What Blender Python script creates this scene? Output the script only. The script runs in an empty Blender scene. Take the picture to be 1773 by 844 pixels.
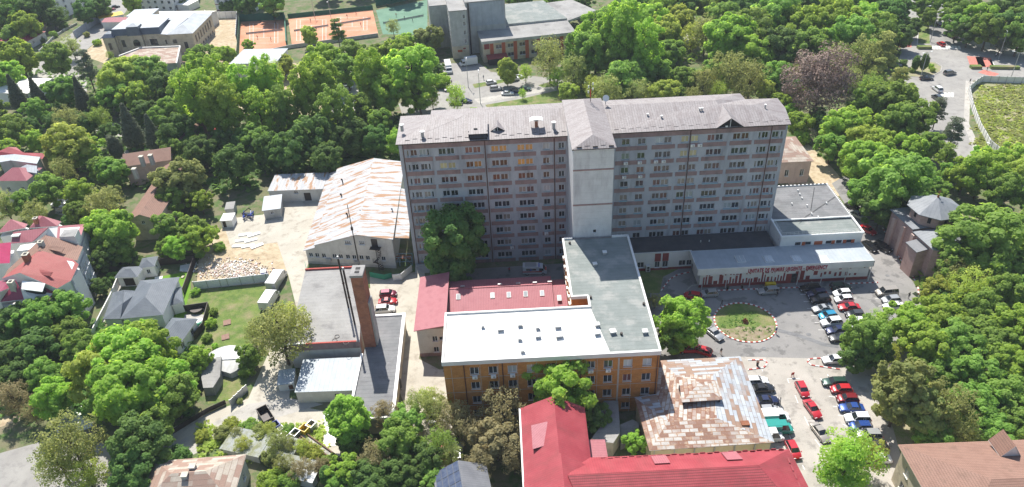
import bpy, bmesh, math, random
import numpy as np
from mathutils import Vector, Matrix, Euler

# ------------------------------------------------------------------ camera, sky, sun, exposure
scene = bpy.context.scene
COL = scene.collection
FPX, PCX, PCY, HCAM = 1291.0, 886.5, 422.0, 105.0
PITCH = math.atan2(FPX, 1886.5); ROLL = math.atan2(97.5, 1884.0)
FW = Vector((0, math.cos(PITCH), -math.sin(PITCH)))
R0 = Vector((1, 0, 0)); U0 = Vector((0, math.sin(PITCH), math.cos(PITCH)))
RT = R0*math.cos(ROLL) - U0*math.sin(ROLL)
UP = U0*math.cos(ROLL) + R0*math.sin(ROLL)
cam = bpy.data.cameras.new('camera'); camo = bpy.data.objects.new('camera', cam); COL.objects.link(camo)
cam.sensor_fit = 'HORIZONTAL'; cam.sensor_width = 36; cam.lens = FPX/1773*36
cam.clip_start = 1; cam.clip_end = 6000
mw = Matrix((RT, UP, -FW)).transposed().to_4x4(); mw.translation = (0, 0, HCAM)
camo.matrix_world = mw
scene.camera = camo

SUNV = Vector((-0.2, 0.72, 1.0)).normalized()
world = bpy.data.worlds.new('World'); scene.world = world; world.use_nodes = True
wn = world.node_tree; bg = wn.nodes['Background']
sky = wn.nodes.new('ShaderNodeTexSky'); sky.sky_type = 'NISHITA'; sky.sun_disc = False
sky.sun_elevation = math.asin(SUNV.z); sky.sun_rotation = math.atan2(SUNV.x, SUNV.y)
sky.altitude = 200; sky.air_density = 1.2; sky.dust_density = 1.0
wn.links.new(sky.outputs[0], bg.inputs[0]); bg.inputs[1].default_value = 0.098
sl = bpy.data.lights.new('sun', 'SUN'); sl.energy = 5.0; sl.angle = math.radians(0.53); sl.color = (1.0, 0.95, 0.87)
so = bpy.data.objects.new('sun', sl); COL.objects.link(so); so.rotation_euler = SUNV.to_track_quat('Z', 'Y').to_euler()
so.location = (0, 0, 300)
vs = scene.view_settings; vs.view_transform = 'Standard'; vs.look = 'None'; vs.exposure = 0.68; vs.gamma = 1
vs.use_curve_mapping = False
scene.cycles.max_bounces = 5; scene.cycles.diffuse_bounces = 3; scene.cycles.transmission_bounces = 3
scene.cycles.transparent_max_bounces = 4; scene.cycles.caustics_reflective = False; scene.cycles.caustics_refractive = False
scene.cycles.sample_clamp_indirect = 3

# ------------------------------------------------------------------ survey: where a point of the photo stands at height z
def W(u, v, z=0.0):
    d = RT*(u-PCX) - UP*(v-PCY) + FW*FPX
    t = (z-HCAM)/d.z
    return Vector((d.x*t, d.y*t, z))
def CR(x0, y0, s):
    return lambda x, y, z=0.0: W(x0+x/s, y0+y/s, z)

# ------------------------------------------------------------------ materials
def newmat(name):
    m = bpy.data.materials.new(name); m.use_nodes = True
    nt = m.node_tree; b = nt.nodes['Principled BSDF']
    return m, nt, b
def rgba(c): return (c[0], c[1], c[2], 1)
def N(nt, t, **kw):
    n = nt.nodes.new(t)
    for k, v in kw.items(): setattr(n, k, v)
    return n
def mixc(nt, fac, a, b, mode='MIX'):
    n = N(nt, 'ShaderNodeMix', data_type='RGBA', blend_type=mode)
    for i, x in ((0, fac), (6, a), (7, b)):
        if isinstance(x, (int, float)): n.inputs[i].default_value = x
        elif isinstance(x, tuple): n.inputs[i].default_value = rgba(x)
        else: nt.links.new(x, n.inputs[i])
    return n.outputs[2]
def mathn(nt, op, a, b=0.0, c=None):
    n = N(nt, 'ShaderNodeMath', operation=op)
    for i, x in ((0, a), (1, b), (2, c)):
        if x is None: continue
        if isinstance(x, (int, float)): n.inputs[i].default_value = x
        else: nt.links.new(x, n.inputs[i])
    return n.outputs[0]
def noise(nt, vec, sc, det=4, rough=.6, stretch=None):
    if stretch:
        mp = N(nt, 'ShaderNodeMapping'); nt.links.new(vec, mp.inputs[0]); mp.inputs[3].default_value = stretch; vec = mp.outputs[0]
    n = N(nt, 'ShaderNodeTexNoise'); n.inputs['Scale'].default_value = sc; n.inputs['Detail'].default_value = det
    n.inputs['Roughness'].default_value = rough
    nt.links.new(vec, n.inputs[0]); return n.outputs[0]
def ramp(nt, fac, lo, hi):
    n = N(nt, 'ShaderNodeMapRange'); n.inputs[1].default_value = lo; n.inputs[2].default_value = hi
    nt.links.new(fac, n.inputs[0]); return n.outputs[0]
MATS = {}
def mk(name, c1, c2=None, sc=.4, lo=.38, hi=.62, rough=.8, metal=0, coord='UV', stretch=None, c3=None, sc3=.08, lo3=.5, hi3=.7, st3=None,
       seam=None, row=None, brick=None, bump=0.0, fine=.12, spec=.4, cells=None):
    """seam=(period, width, dark) lines running up the slope, row=(...) lines across it; brick=(w,h,mortar colour, mortar)"""
    m, nt, b = newmat(name)
    tc = N(nt, 'ShaderNodeTexCoord'); vec = tc.outputs['UV' if coord == 'UV' else 'Object']
    col = c1
    if c2 is not None: col = mixc(nt, ramp(nt, noise(nt, vec, sc, stretch=stretch), lo, hi), c1, c2)
    if cells:   # (w, h, colour, share): whole sheets of another colour
        bt = N(nt, 'ShaderNodeTexBrick'); bt.inputs['Scale'].default_value = 1; bt.inputs['Brick Width'].default_value = cells[0]
        bt.inputs['Row Height'].default_value = cells[1]; bt.inputs['Mortar Size'].default_value = .03
        bt.inputs['Color1'].default_value = (0, 0, 0, 1); bt.inputs['Color2'].default_value = (1, 1, 1, 1); bt.inputs['Mortar'].default_value = (.6, .6, .6, 1)
        nt.links.new(vec, bt.inputs[0])
        f = mathn(nt, 'ADD', mathn(nt, 'MULTIPLY', bt.outputs[0], .5), noise(nt, vec, .12, 3))
        col = mixc(nt, mathn(nt, 'MULTIPLY', ramp(nt, f, 1-cells[3]-.08, 1-cells[3]+.08), .9), col, cells[2])
    if c3 is not None: col = mixc(nt, ramp(nt, noise(nt, vec, sc3, 5, .65, st3), lo3, hi3), col, c3)
    h = None
    if brick:
        bt = N(nt, 'ShaderNodeTexBrick'); bt.inputs['Scale'].default_value = 1; bt.inputs['Brick Width'].default_value = brick[0]
        bt.inputs['Row Height'].default_value = brick[1]; bt.inputs['Mortar Size'].default_value = brick[3]
        bt.inputs['Color1'].default_value = (1, 1, 1, 1); bt.inputs['Color2'].default_value = (.78, .78, .78, 1)
        bt.inputs['Mortar'].default_value = rgba(brick[2]); nt.links.new(vec, bt.inputs[0])
        col = mixc(nt, 1.0, col, bt.outputs[0], 'MULTIPLY')
    if seam or row:
        sp = N(nt, 'ShaderNodeSeparateXYZ'); nt.links.new(vec, sp.inputs[0])
        for ax, s in ((0, seam), (1, row)):
            if not s: continue
            fr = mathn(nt, 'FRACT', mathn(nt, 'DIVIDE', sp.outputs[ax], s[0]))
            ln = mathn(nt, 'LESS_THAN', fr, s[1])
            col = mixc(nt, mathn(nt, 'MULTIPLY', ln, s[2]), col, (c1[0]*.35, c1[1]*.35, c1[2]*.35))
            h = ln if h is None else mathn(nt, 'MAXIMUM', h, ln)
    if fine:
        f = ramp(nt, noise(nt, vec, 6, 3, .7), .2, .8)
        g = mathn(nt, 'MULTIPLY_ADD', f, fine*2, 1-fine)
        hs = N(nt, 'ShaderNodeHueSaturation'); nt.links.new(g, hs.inputs['Value'])
        if isinstance(col, tuple): hs.inputs['Color'].default_value = rgba(col)
        else: nt.links.new(col, hs.inputs['Color'])
        col = hs.outputs[0]
    if isinstance(col, tuple): b.inputs['Base Color'].default_value = rgba(col)
    else: nt.links.new(col, b.inputs['Base Color'])
    b.inputs['Roughness'].default_value = rough; b.inputs['Metallic'].default_value = metal
    b.inputs['Specular IOR Level'].default_value = spec
    if h is not None or bump:
        bp = N(nt, 'ShaderNodeBump'); bp.inputs['Strength'].default_value = .5; bp.inputs['Distance'].default_value = .06 if h is not None else bump
        nt.links.new(h if h is not None else noise(nt, vec, 3, 5), bp.inputs['Height']); nt.links.new(bp.outputs[0], b.inputs['Normal'])
    MATS[name] = m
    return m
mk('concrete_panel', (.37,.385,.43), (.47,.485,.52), sc=.35, lo=.3, hi=.7, c3=(.22,.225,.25), sc3=.5, lo3=.50, hi3=.75, st3=(1,.12,1), fine=.14)
mk('white_panel', (.55,.56,.57), (.62,.63,.64), row=(1.6,.03,.15), c3=(.45,.45,.47), st3=(1,.2,1), sc3=.6, fine=.05)
mk('pink_band', (.27,.175,.17), (.33,.225,.215), c3=(.15,.115,.12), sc3=.4, lo3=.50, hi3=.7, st3=(1,.3,1), fine=.15)
mk('pale_wall', (.52,.50,.46), (.60,.58,.54), c3=(.38,.35,.31), st3=(1,.25,1), sc3=.6, lo3=.55, hi3=.8)
mk('white_wall', (.70,.69,.67), (.76,.75,.73), fine=.05, c3=(.58,.57,.55), sc3=.4, st3=(1,.3,1), lo3=.55, hi3=.85)
mk('cream_stone', (.50,.43,.32), (.58,.51,.40), row=(.6,.05,.25), c3=(.36,.31,.24), sc3=.5)
mk('yellow_wall', (.55,.45,.26), (.6,.5,.32), c3=(.4,.33,.2))
mk('pink_wall', (.50,.36,.31), (.56,.42,.37), c3=(.40,.28,.25), sc3=.6, st3=(1,.3,1))
mk('rose_wall', (.43,.28,.25), (.49,.33,.29), c3=(.34,.22,.20), sc3=.6, row=(.8,.06,.3))
mk('grey_render', (.38,.38,.365), (.47,.47,.455), c3=(.27,.27,.26), sc3=.5, st3=(1,.12,1), lo3=.48, hi3=.75)
mk('blue_render', (.34,.37,.41), (.40,.43,.47), c3=(.28,.30,.33), sc3=.5, st3=(1,.12,1))
mk('orange_brick', (.50,.215,.055), (.57,.27,.08), sc=.9, brick=(.5,.16,(.72,.62,.5),.018), c3=(.38,.17,.06), sc3=.5, lo3=.52, hi3=.8, fine=.18)
mk('red_brick', (.36,.14,.08), (.43,.18,.11), sc=1.2, brick=(.5,.16,(.8,.7,.65),.02), c3=(.24,.11,.08), sc3=.4, fine=.18)
mk('roof_mauve', (.235,.21,.21), (.30,.275,.275), sc=2.2, lo=.35, hi=.6, seam=(.55,.14,.45), rough=.62, metal=0, c3=(.19,.16,.16), sc3=.8, lo3=.45, hi3=.7, st3=(1,.3,1), fine=.25, spec=.5)
mk('roof_green_felt', (.17,.195,.185), (.225,.25,.24), sc=.35, lo=.3, hi=.7, row=(1.0,.05,.4), rough=.85, c3=(.28,.29,.275), sc3=.2, lo3=.5, hi3=.62, fine=.16)
mk('roof_membrane', (.66,.65,.62), (.74,.73,.70), sc=.3, row=(1.9,.02,.12), rough=.7, c3=(.46,.41,.33), sc3=.16, lo3=.50, hi3=.74, fine=.05)
mk('roof_tar', (.045,.048,.055), (.065,.068,.075), row=(1.0,.04,.4), rough=.8)
mk('roof_bitumen', (.15,.155,.16), (.20,.20,.205), sc=.25, row=(1.05,.05,.5), rough=.8, c3=(.12,.12,.125), sc3=.3)
mk('roof_gravel', (.27,.265,.255), (.33,.325,.315), sc=.3, rough=.9, c3=(.20,.195,.19), sc3=.15, lo3=.48, hi3=.62, fine=.22, row=(1.1,.04,.3))
mk('roof_light_metal', (.33,.37,.40), (.39,.43,.46), seam=(.9,.05,.25), rough=.6, metal=0, spec=.45, fine=.08)
mk('roof_zinc', (.34,.37,.40), (.42,.45,.48), seam=(.7,.06,.35), rough=.62, metal=0, fine=.1)
mk('roof_zinc_dark', (.09,.11,.15), (.12,.14,.18), seam=(.7,.05,.3), rough=.5, metal=.3)
mk('roof_rust', (.36,.37,.385), (.46,.465,.47), sc=.7, stretch=(1.6,.12,1), rough=.7, metal=0, seam=(.9,.06,.4), c3=(.33,.19,.105), sc3=.45, lo3=.515, hi3=.575, st3=(1.6,.3,1), fine=.25, spec=.3)
mk('roof_patch', (.44,.42,.395), (.52,.50,.47), sc=.9, brick=(1.5,.75,(.74,.60,.50),.10), rough=.75, cells=(1.5,.75,(.27,.14,.095),.20), c3=(.46,.34,.25), sc3=1.1, lo3=.54, hi3=.64, fine=.2, spec=.25)
mk('roof_patch_blue', (.36,.39,.43), (.44,.47,.50), sc=.5, brick=(2.6,.7,(.6,.58,.55),.05), rough=.65, cells=(2.6,.7,(.33,.20,.13),.20), fine=.15, spec=.35)
mk('roof_rust_tan', (.38,.33,.27), (.46,.41,.35), sc=.5, row=(.9,.08,.4), cells=(2.5,.9,(.28,.18,.14),.30), rough=.75, fine=.25, spec=.25)
mk('roof_red', (.30,.045,.058), (.35,.062,.075), seam=(.4,.12,.35), rough=.6, c3=(.24,.05,.055), sc3=.25, lo3=.48, hi3=.72, st3=(1,.4,1), fine=.16, spec=.3)
mk('roof_red_tile', (.28,.042,.052), (.33,.058,.068), row=(.42,.3,.7), seam=(.3,.2,.3), rough=.6, c3=(.22,.045,.05), sc3=.3, fine=.16, spec=.3)
mk('roof_rose', (.34,.11,.13), (.40,.15,.17), seam=(.35,.2,.35), rough=.6, c3=(.30,.09,.11), sc3=.4, fine=.15, spec=.3)
mk('roof_magenta', (.42,.03,.10), (.46,.045,.13), row=(.42,.2,.3), rough=.4, fine=.08)
mk('roof_plum', (.25,.04,.08), (.30,.06,.10), seam=(.5,.1,.25), rough=.35, metal=.2, fine=.08)
mk('roof_terracotta', (.34,.085,.08), (.40,.12,.11), seam=(.3,.2,.25), row=(.4,.15,.25), rough=.65, c3=(.28,.08,.07), sc3=.4, fine=.18, spec=.3)
mk('roof_brown', (.25,.145,.11), (.32,.19,.145), row=(.4,.2,.5), seam=(.3,.18,.3), rough=.7, c3=(.20,.12,.09), sc3=.4, fine=.2, spec=.25)
mk('roof_slate', (.12,.14,.165), (.155,.175,.20), seam=(.3,.15,.15), row=(.38,.15,.45), rough=.55, fine=.15)
mk('roof_lead', (.19,.205,.225), (.24,.255,.275), seam=(.8,.06,.4), rough=.6, fine=.12, spec=.3)
mk('roof_graphite', (.15,.155,.17), (.19,.195,.21), seam=(.45,.1,.35), rough=.5, fine=.1)
mk('frame_white', (.66,.68,.70), fine=0, rough=.4)
mk('frame_blue', (.24,.38,.46), fine=0, rough=.4)
mk('frame_brown', (.10,.06,.04), fine=0, rough=.5)
mk('dark_metal', (.035,.03,.03), (.05,.04,.035), coord='obj', rough=.5, metal=.3)
mk('rust_dark', (.08,.035,.025), (.12,.05,.03), coord='obj', rough=.7)
mk('grey_metal', (.42,.43,.44), fine=.05, rough=.45, metal=.4)
mk('white_paint', (.78,.78,.76), fine=.04, rough=.5)
mk('off_white', (.62,.62,.60), (.70,.70,.68), fine=.05, rough=.6)
mk('dark_red', (.22,.035,.035), (.27,.05,.045), fine=.05)
mk('sign_red', (.35,.012,.04), fine=0, rough=.5)
mk('orange_panel', (.42,.10,.04), fine=.05)
mk('copper_brown', (.14,.08,.05), fine=.1)
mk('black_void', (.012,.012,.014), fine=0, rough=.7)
mk('stone_cap', (.45,.42,.34), (.52,.49,.42))
mk('roof_weathered', (.30,.32,.31), (.38,.39,.37), sc=.6, seam=(.9,.06,.4), rough=.8, c3=(.20,.21,.12), sc3=.6, lo3=.42, hi3=.6, fine=.3, spec=.2)
mk('ground_soil', (.13,.14,.065), (.19,.165,.11), sc=.15, coord='obj', rough=1, c3=(.075,.13,.035), sc3=.35, lo3=.45, hi3=.6, fine=.3, bump=.1)
mk('asphalt', (.20,.195,.19), (.27,.26,.25), sc=.12, lo=.35, hi=.65, coord='obj', rough=.9, c3=(.15,.147,.143), sc3=.25, lo3=.54, hi3=.6, fine=.16)
mk('asphalt_worn', (.34,.315,.28), (.42,.39,.35), sc=.15, lo=.35, hi=.65, coord='obj', rough=.9, c3=(.27,.25,.225), sc3=.35, lo3=.53, hi3=.62, fine=.16)
mk('road_grey', (.26,.25,.235), (.31,.30,.28), sc=.12, coord='obj', rough=.9, c3=(.22,.21,.20), sc3=.5, fine=.08)
mk('concrete_yard', (.40,.37,.31), (.48,.45,.385), sc=.2, lo=.35, hi=.65, coord='obj', rough=.95, c3=(.31,.28,.23), sc3=.4, lo3=.5, hi3=.66, fine=.16)
mk('paving', (.36,.345,.315), (.43,.41,.38), sc=.3, coord='obj', rough=.9, c3=(.26,.25,.225), sc3=.6, fine=.2)
mk('sand', (.42,.34,.22), (.50,.42,.30), sc=.2, coord='obj', rough=1, c3=(.33,.25,.16), sc3=.6, lo3=.45, hi3=.65, fine=.2, bump=.2)
mk('grass', (.085,.14,.028), (.14,.19,.045), sc=.5, coord='obj', rough=1, c3=(.24,.21,.11), sc3=.22, lo3=.48, hi3=.68, fine=.45, bump=.15)
mk('turf', (.10,.22,.008), (.12,.25,.012), sc=.5, coord='obj', rough=.9, fine=.15)
mk('rough_grass', (.22,.23,.11), (.31,.27,.18), sc=.3, coord='obj', rough=1, c3=(.17,.23,.07), sc3=.35, lo3=.5, hi3=.66, fine=.5, bump=.2)
mk('bed_soil', (.22,.17,.115), (.29,.24,.17), sc=1.2, coord='obj', rough=1, c3=(.15,.17,.06), sc3=.8, lo3=.5, hi3=.65, fine=.4)
mk('clay', (.44,.18,.10), (.54,.30,.19), sc=.08, lo=.35, hi=.65, coord='obj', rough=.95, fine=.12)
mk('green_court', (.10,.20,.135), (.13,.24,.165), sc=.15, coord='obj', rough=.9, fine=.06)
mk('line_white', (.70,.69,.66), (.55,.54,.51), sc=1.5, coord='obj', rough=.8)
mk('line_red', (.46,.13,.10), (.50,.20,.16), sc=1.5, coord='obj', rough=.8)
mk('kerb_red', (.36,.06,.05), (.42,.09,.07), sc=2, coord='obj')
mk('kerb_white', (.68,.67,.64), (.74,.73,.70), sc=2, coord='obj')
mk('kerb_stone', (.40,.38,.34), (.46,.44,.40), sc=1, coord='obj')
mk('tarp_white', (.66,.67,.68), (.72,.73,.74), coord='obj', rough=.5, bump=.3)
mk('tarp_green', (.02,.20,.12), (.03,.25,.15), coord='obj', rough=.6)
mk('net_green', (.015,.10,.06), (.02,.13,.08), coord='obj', rough=.8)
mk('bin_yellow', (.75,.50,.01), fine=0, rough=.4)
mk('bin_blue', (.02,.05,.30), fine=0, rough=.4)
mk('wood', (.30,.20,.11), (.36,.26,.16), coord='obj', rough=.8)
mk('rust_mound', (.22,.08,.04), (.30,.12,.06), coord='obj', bump=.3)
mk('bark', (.085,.065,.045), (.13,.10,.075), sc=3, coord='obj', rough=.95)
mk('bark_red', (.20,.125,.10), (.25,.16,.13), sc=3, coord='obj', rough=.95)
mk('rubber', (.02,.02,.02), fine=0, rough=.8)
mk('rim', (.45,.46,.48), fine=0, rough=.3, metal=.7)
mk('skin', (.45,.28,.20), fine=0, rough=.6); mk('hair_dark', (.03,.02,.015), fine=0, rough=.8)
mk('cloth_dark', (.03,.03,.04), fine=.1); mk('cloth_red', (.45,.05,.04), fine=.1); mk('cloth_blue', (.05,.09,.22), fine=.1); mk('cloth_white', (.6,.6,.6), fine=.1)
mk('lens_white', (.8,.8,.8), fine=0, rough=.1); mk('lens_red', (.4,.01,.01), fine=0, rough=.2); mk('lens_blue', (.02,.08,.6), fine=0, rough=.2)
mk('stripe_red', (.55,.06,.03), fine=0, rough=.35)
mk('solar', (.045,.06,.11), (.08,.10,.15), sc=1.5, rough=.3, spec=.9, fine=0)
def glassmat(name, c, rough=.12, spec=.9):
    m, nt, b = newmat(name)
    oi = N(nt, 'ShaderNodeObjectInfo'); hs = N(nt, 'ShaderNodeHueSaturation'); hs.inputs['Color'].default_value = rgba(c)
    nt.links.new(mathn(nt, 'MULTIPLY_ADD', oi.outputs['Random'], 1.0, .5), hs.inputs['Value']); nt.links.new(hs.outputs[0], b.inputs['Base Color'])
    b.inputs['Roughness'].default_value = rough; b.inputs['Specular IOR Level'].default_value = spec
    MATS[name] = m
glassmat('glass', (.025,.032,.04)); glassmat('glass_curtain', (.28,.25,.22), .2); glassmat('glass_orange', (.55,.27,.07), .25)
glassmat('glass_yellow', (.50,.45,.25), .25); glassmat('glass_red', (.12,.05,.05), .2); glassmat('glass_light', (.36,.40,.42), .15); glassmat('car_glass', (.02,.025,.03), .06)
def paint(name, c, metal=.25):
    m, nt, b = newmat(name); b.inputs['Base Color'].default_value = rgba(c); b.inputs['Roughness'].default_value = .32
    b.inputs['Metallic'].default_value = metal; b.inputs['Coat Weight'].default_value = .7; b.inputs['Coat Roughness'].default_value = .06; MATS[name] = m
for n_, c_ in dict(white=(.66,.67,.68), black=(.012,.012,.014), navy=(.012,.02,.07), blue=(.015,.06,.26), red=(.42,.012,.02), dark_red=(.20,.01,.015), silver=(.36,.37,.38),
                   grey=(.16,.165,.17), dark_grey=(.05,.052,.056), cyan=(.02,.25,.42), teal=(.01,.26,.22), green=(.02,.06,.045), beige=(.36,.33,.29), yellow=(.65,.38,.01), wine=(.16,.02,.045)).items():
    paint('paint_'+n_, c_, 0 if n_ in ('white','red','yellow','teal') else .3)
def leafmat(name, c, c2, trans=.35):
    m, nt, b = newmat(name)
    oi = N(nt, 'ShaderNodeObjectInfo'); at = N(nt, 'ShaderNodeAttribute'); at.attribute_name = 'tone'
    col = mixc(nt, at.outputs['Fac'], c, c2)
    hs = N(nt, 'ShaderNodeHueSaturation'); nt.links.new(col, hs.inputs['Color'])
    nt.links.new(mathn(nt, 'MULTIPLY_ADD', oi.outputs['Random'], .028, .486), hs.inputs['Hue'])
    nt.links.new(mathn(nt, 'MULTIPLY_ADD', oi.outputs['Random'], .35, 1.06), hs.inputs['Value']); hs.inputs['Saturation'].default_value = .9
    nt.links.new(hs.outputs[0], b.inputs['Base Color']); b.inputs['Roughness'].default_value = .65; b.inputs['Specular IOR Level'].default_value = .18
    tr = N(nt, 'ShaderNodeBsdfTranslucent'); t2 = N(nt, 'ShaderNodeHueSaturation'); nt.links.new(hs.outputs[0], t2.inputs['Color'])
    t2.inputs['Hue'].default_value = .485; t2.inputs['Saturation'].default_value = 1.1; t2.inputs['Value'].default_value = 2.0; nt.links.new(t2.outputs[0], tr.inputs[0])
    mx = N(nt, 'ShaderNodeMixShader'); mx.inputs[0].default_value = trans
    nt.links.new(b.outputs[0], mx.inputs[1]); nt.links.new(tr.outputs[0], mx.inputs[2])
    nt.links.new(mx.outputs[0], nt.nodes['Material Output'].inputs[0]); MATS[name] = m
leafmat('leaf_G', (.175,.285,.028), (.27,.385,.048), .55)
leafmat('leaf_M', (.135,.230,.032), (.205,.315,.050), .52)
leafmat('leaf_D', (.075,.150,.028), (.125,.215,.040), .46)
leafmat('leaf_O', (.175,.215,.060), (.26,.285,.088), .5)
leafmat('leaf_Y', (.225,.285,.042), (.31,.36,.062), .54)
leafmat('leaf_B', (.195,.175,.078), (.27,.235,.11), .45)
leafmat('leaf_P', (.085,.11,.06), (.13,.15,.09), .3)
leafmat('leaf_S', (.11,.16,.15), (.16,.21,.20), .1)
leafmat('leaf_R', (.20,.14,.105), (.27,.20,.155), .1)

# ------------------------------------------------------------------ mesh builder with metre UVs on every face
class MB:
    def __init__(s): s.v = []; s.f = []; s.m = []
    def poly(s, pts, mi=0):
        i = len(s.v); s.v += [Vector(p) for p in pts]; s.f.append(list(range(i, i+len(pts)))); s.m.append(mi)
    def box(s, x0, x1, y0, y1, z0, z1, mi=0, skip=''):
        x0, x1 = sorted((x0, x1)); y0, y1 = sorted((y0, y1)); z0, z1 = sorted((z0, z1))
        P = lambda a, b, c: (a, b, c)
        if 'f' not in skip: s.poly([P(x0,y0,z0), P(x1,y0,z0), P(x1,y0,z1), P(x0,y0,z1)], mi)
        if 'b' not in skip: s.poly([P(x1,y1,z0), P(x0,y1,z0), P(x0,y1,z1), P(x1,y1,z1)], mi)
        if 'l' not in skip: s.poly([P(x0,y1,z0), P(x0,y0,z0), P(x0,y0,z1), P(x0,y1,z1)], mi)
        if 'r' not in skip: s.poly([P(x1,y0,z0), P(x1,y1,z0), P(x1,y1,z1), P(x1,y0,z1)], mi)
        if 't' not in skip: s.poly([P(x0,y0,z1), P(x1,y0,z1), P(x1,y1,z1), P(x0,y1,z1)], mi)
        if 'd' not in skip: s.poly([P(x0,y1,z0), P(x1,y1,z0), P(x1,y0,z0), P(x0,y0,z0)], mi)
    def prism(s, pts, z0, z1, mi=0, top=None, bottom=True):
        pts = [Vector((p[0], p[1])) for p in pts]
        if sum(a.x*b.y-b.x*a.y for a, b in zip(pts, pts[1:]+pts[:1])) < 0: pts.reverse()
        for a, b in zip(pts, pts[1:]+pts[:1]): s.poly([(a.x,a.y,z0), (b.x,b.y,z0), (b.x,b.y,z1), (a.x,a.y,z1)], mi)
        s.poly([(p.x,p.y,z1) for p in pts], mi if top is None else top)
        if bottom: s.poly([(p.x,p.y,z0) for p in reversed(pts)], mi)
    def tube(s, a, b, r0, r1=None, n=8, mi=0):
        a = Vector(a); b = Vector(b); r1 = r0 if r1 is None else r1
        d = (b-a).normalized(); x = d.orthogonal().normalized(); y = d.cross(x)
        A = [a+(x*math.cos(t)+y*math.sin(t))*r0 for t in [2*math.pi*k/n for k in range(n)]]
        B = [b+(x*math.cos(t)+y*math.sin(t))*r1 for t in [2*math.pi*k/n for k in range(n)]]
        for k in range(n): s.poly([A[k], A[(k+1)%n], B[(k+1)%n], B[k]], mi)
        s.poly(list(reversed(A)), mi); s.poly(B, mi)
    def slab(s, top, th, mi=0, side=None):
        """closed solid from a list of top faces (lists of Vectors), thickness th straight down"""
        edges = {}
        key = lambda p: (round(p[0],3), round(p[1],3), round(p[2],3))
        for f in top:
            f = [Vector(p) for p in f]
            n = sum(((a.cross(b)) for a, b in zip(f, f[1:]+f[:1])), Vector())
            if n.z < 0: f.reverse()
            s.poly(f, mi); s.poly([Vector((p.x,p.y,p.z-th)) for p in reversed(f)], mi if side is None else side)
            for a, b in zip(f, f[1:]+f[:1]): edges[(key(a), key(b))] = (a, b)
        for (a, b), (p, q) in edges.items():
            if (b, a) not in edges:
                s.poly([(p.x,p.y,p.z-th), (q.x,q.y,q.z-th), q, p], mi if side is None else side)
    def facade(s, p, a, L, z0, z1, holes=(), depth=.18, mi=0):
        """wall face from p running L along direction a, outward to its right, with recessed openings (x,z,w,h)"""
        d = Vector((math.cos(a), math.sin(a), 0)); n = Vector((d.y, -d.x, 0)); o = Vector((p[0], p[1], 0))
        Q = lambda x, z, k=0: o + d*x - n*k + Vector((0,0,z))
        xs = sorted(set([0, L]+[round(h[0],3) for h in holes]+[round(h[0]+h[2],3) for h in holes]))
        zs = sorted(set([z0, z1]+[round(h[1],3) for h in holes]+[round(h[1]+h[3],3) for h in holes]))
        for z_a, z_b in zip(zs, zs[1:]):
            if z_b-z_a < 1e-4: continue
            st = None
            for x_a, x_b in zip(xs, xs[1:]):
                xm, zm = (x_a+x_b)/2, (z_a+z_b)/2
                inside = any(h[0] < xm < h[0]+h[2] and h[1] < zm < h[1]+h[3] for h in holes)
                if not inside and st is None: st = x_a
                if inside and st is not None: s.poly([Q(st,z_a), Q(x_a,z_a), Q(x_a,z_b), Q(st,z_b)], mi); st = None
            if st is not None: s.poly([Q(st,z_a), Q(L,z_a), Q(L,z_b), Q(st,z_b)], mi)
        for x, z, w, h in holes:
            for a1, b1 in (((x,z),(x+w,z)), ((x+w,z),(x+w,z+h)), ((x+w,z+h),(x,z+h)), ((x,z+h),(x,z))):
                s.poly([Q(*a1), Q(*a1,depth), Q(*b1,depth), Q(*b1)][::-1], mi)
    def mesh(s, name, mats):
        me = bpy.data.meshes.new(name)
        me.from_pydata([tuple(v) for v in s.v], [], s.f)
        for m in mats: me.materials.append(MATS[m] if isinstance(m, str) else m)
        uv = me.uv_layers.new(name='UVMap')
        data = np.zeros((len(me.loops), 2), 'f'); mi = np.array(s.m, 'i')
        me.polygons.foreach_set('material_index', mi)
        k = 0
        for f in s.f:
            P = [s.v[i] for i in f]
            n = Vector((0,0,0))
            for a, b in zip(P, P[1:]+P[:1]): n += (a-P[0]).cross(b-P[0])
            n = n.normalized() if n.length > 1e-9 else Vector((0,0,1))
            h = Vector((-n.y, n.x, 0))
            h = h.normalized() if h.length > .02 else Vector((1,0,0))
            vv = n.cross(h)
            for p in P: data[k] = (p.dot(h), p.dot(vv)); k += 1
        uv.data.foreach_set('uv', data.ravel()); me.update()
        return me
    def build(s, name, mats, parent=None, loc=(0,0,0), rz=0):
        me = s.mesh(name, mats if isinstance(mats, (list, tuple)) else [mats])
        o = bpy.data.objects.new(name, me); COL.objects.link(o); o.location = loc; o.rotation_euler = (0,0,rz)
        if parent is not None: o.parent = parent
        return o
def tag(o, label, cat, group=None):
    o['label'] = label; o['category'] = cat
    if group: o['group'] = group
    return o
def thing(name, label, cat, loc=(0,0,0), rz=0, group=None):
    o = bpy.data.objects.new(name, None); COL.objects.link(o); o.location = loc; o.rotation_euler = (0,0,rz); o.empty_display_size = .5
    return tag(o, label, cat, group)
def inst(name, me, parent, loc, rz=0, sc=None):
    o = bpy.data.objects.new(name, me); COL.objects.link(o); o.location = loc; o.rotation_euler = (0,0,rz)
    if sc: o.scale = sc
    if parent is not None: o.parent = parent
    return o
def stype(o, kind='structure'): o['kind'] = kind; return o
def copy_tree(o, parent=None):
    c = o.copy(); COL.objects.link(c); c.parent = parent
    for ch in o.children: copy_tree(ch, c)
    return c

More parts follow.
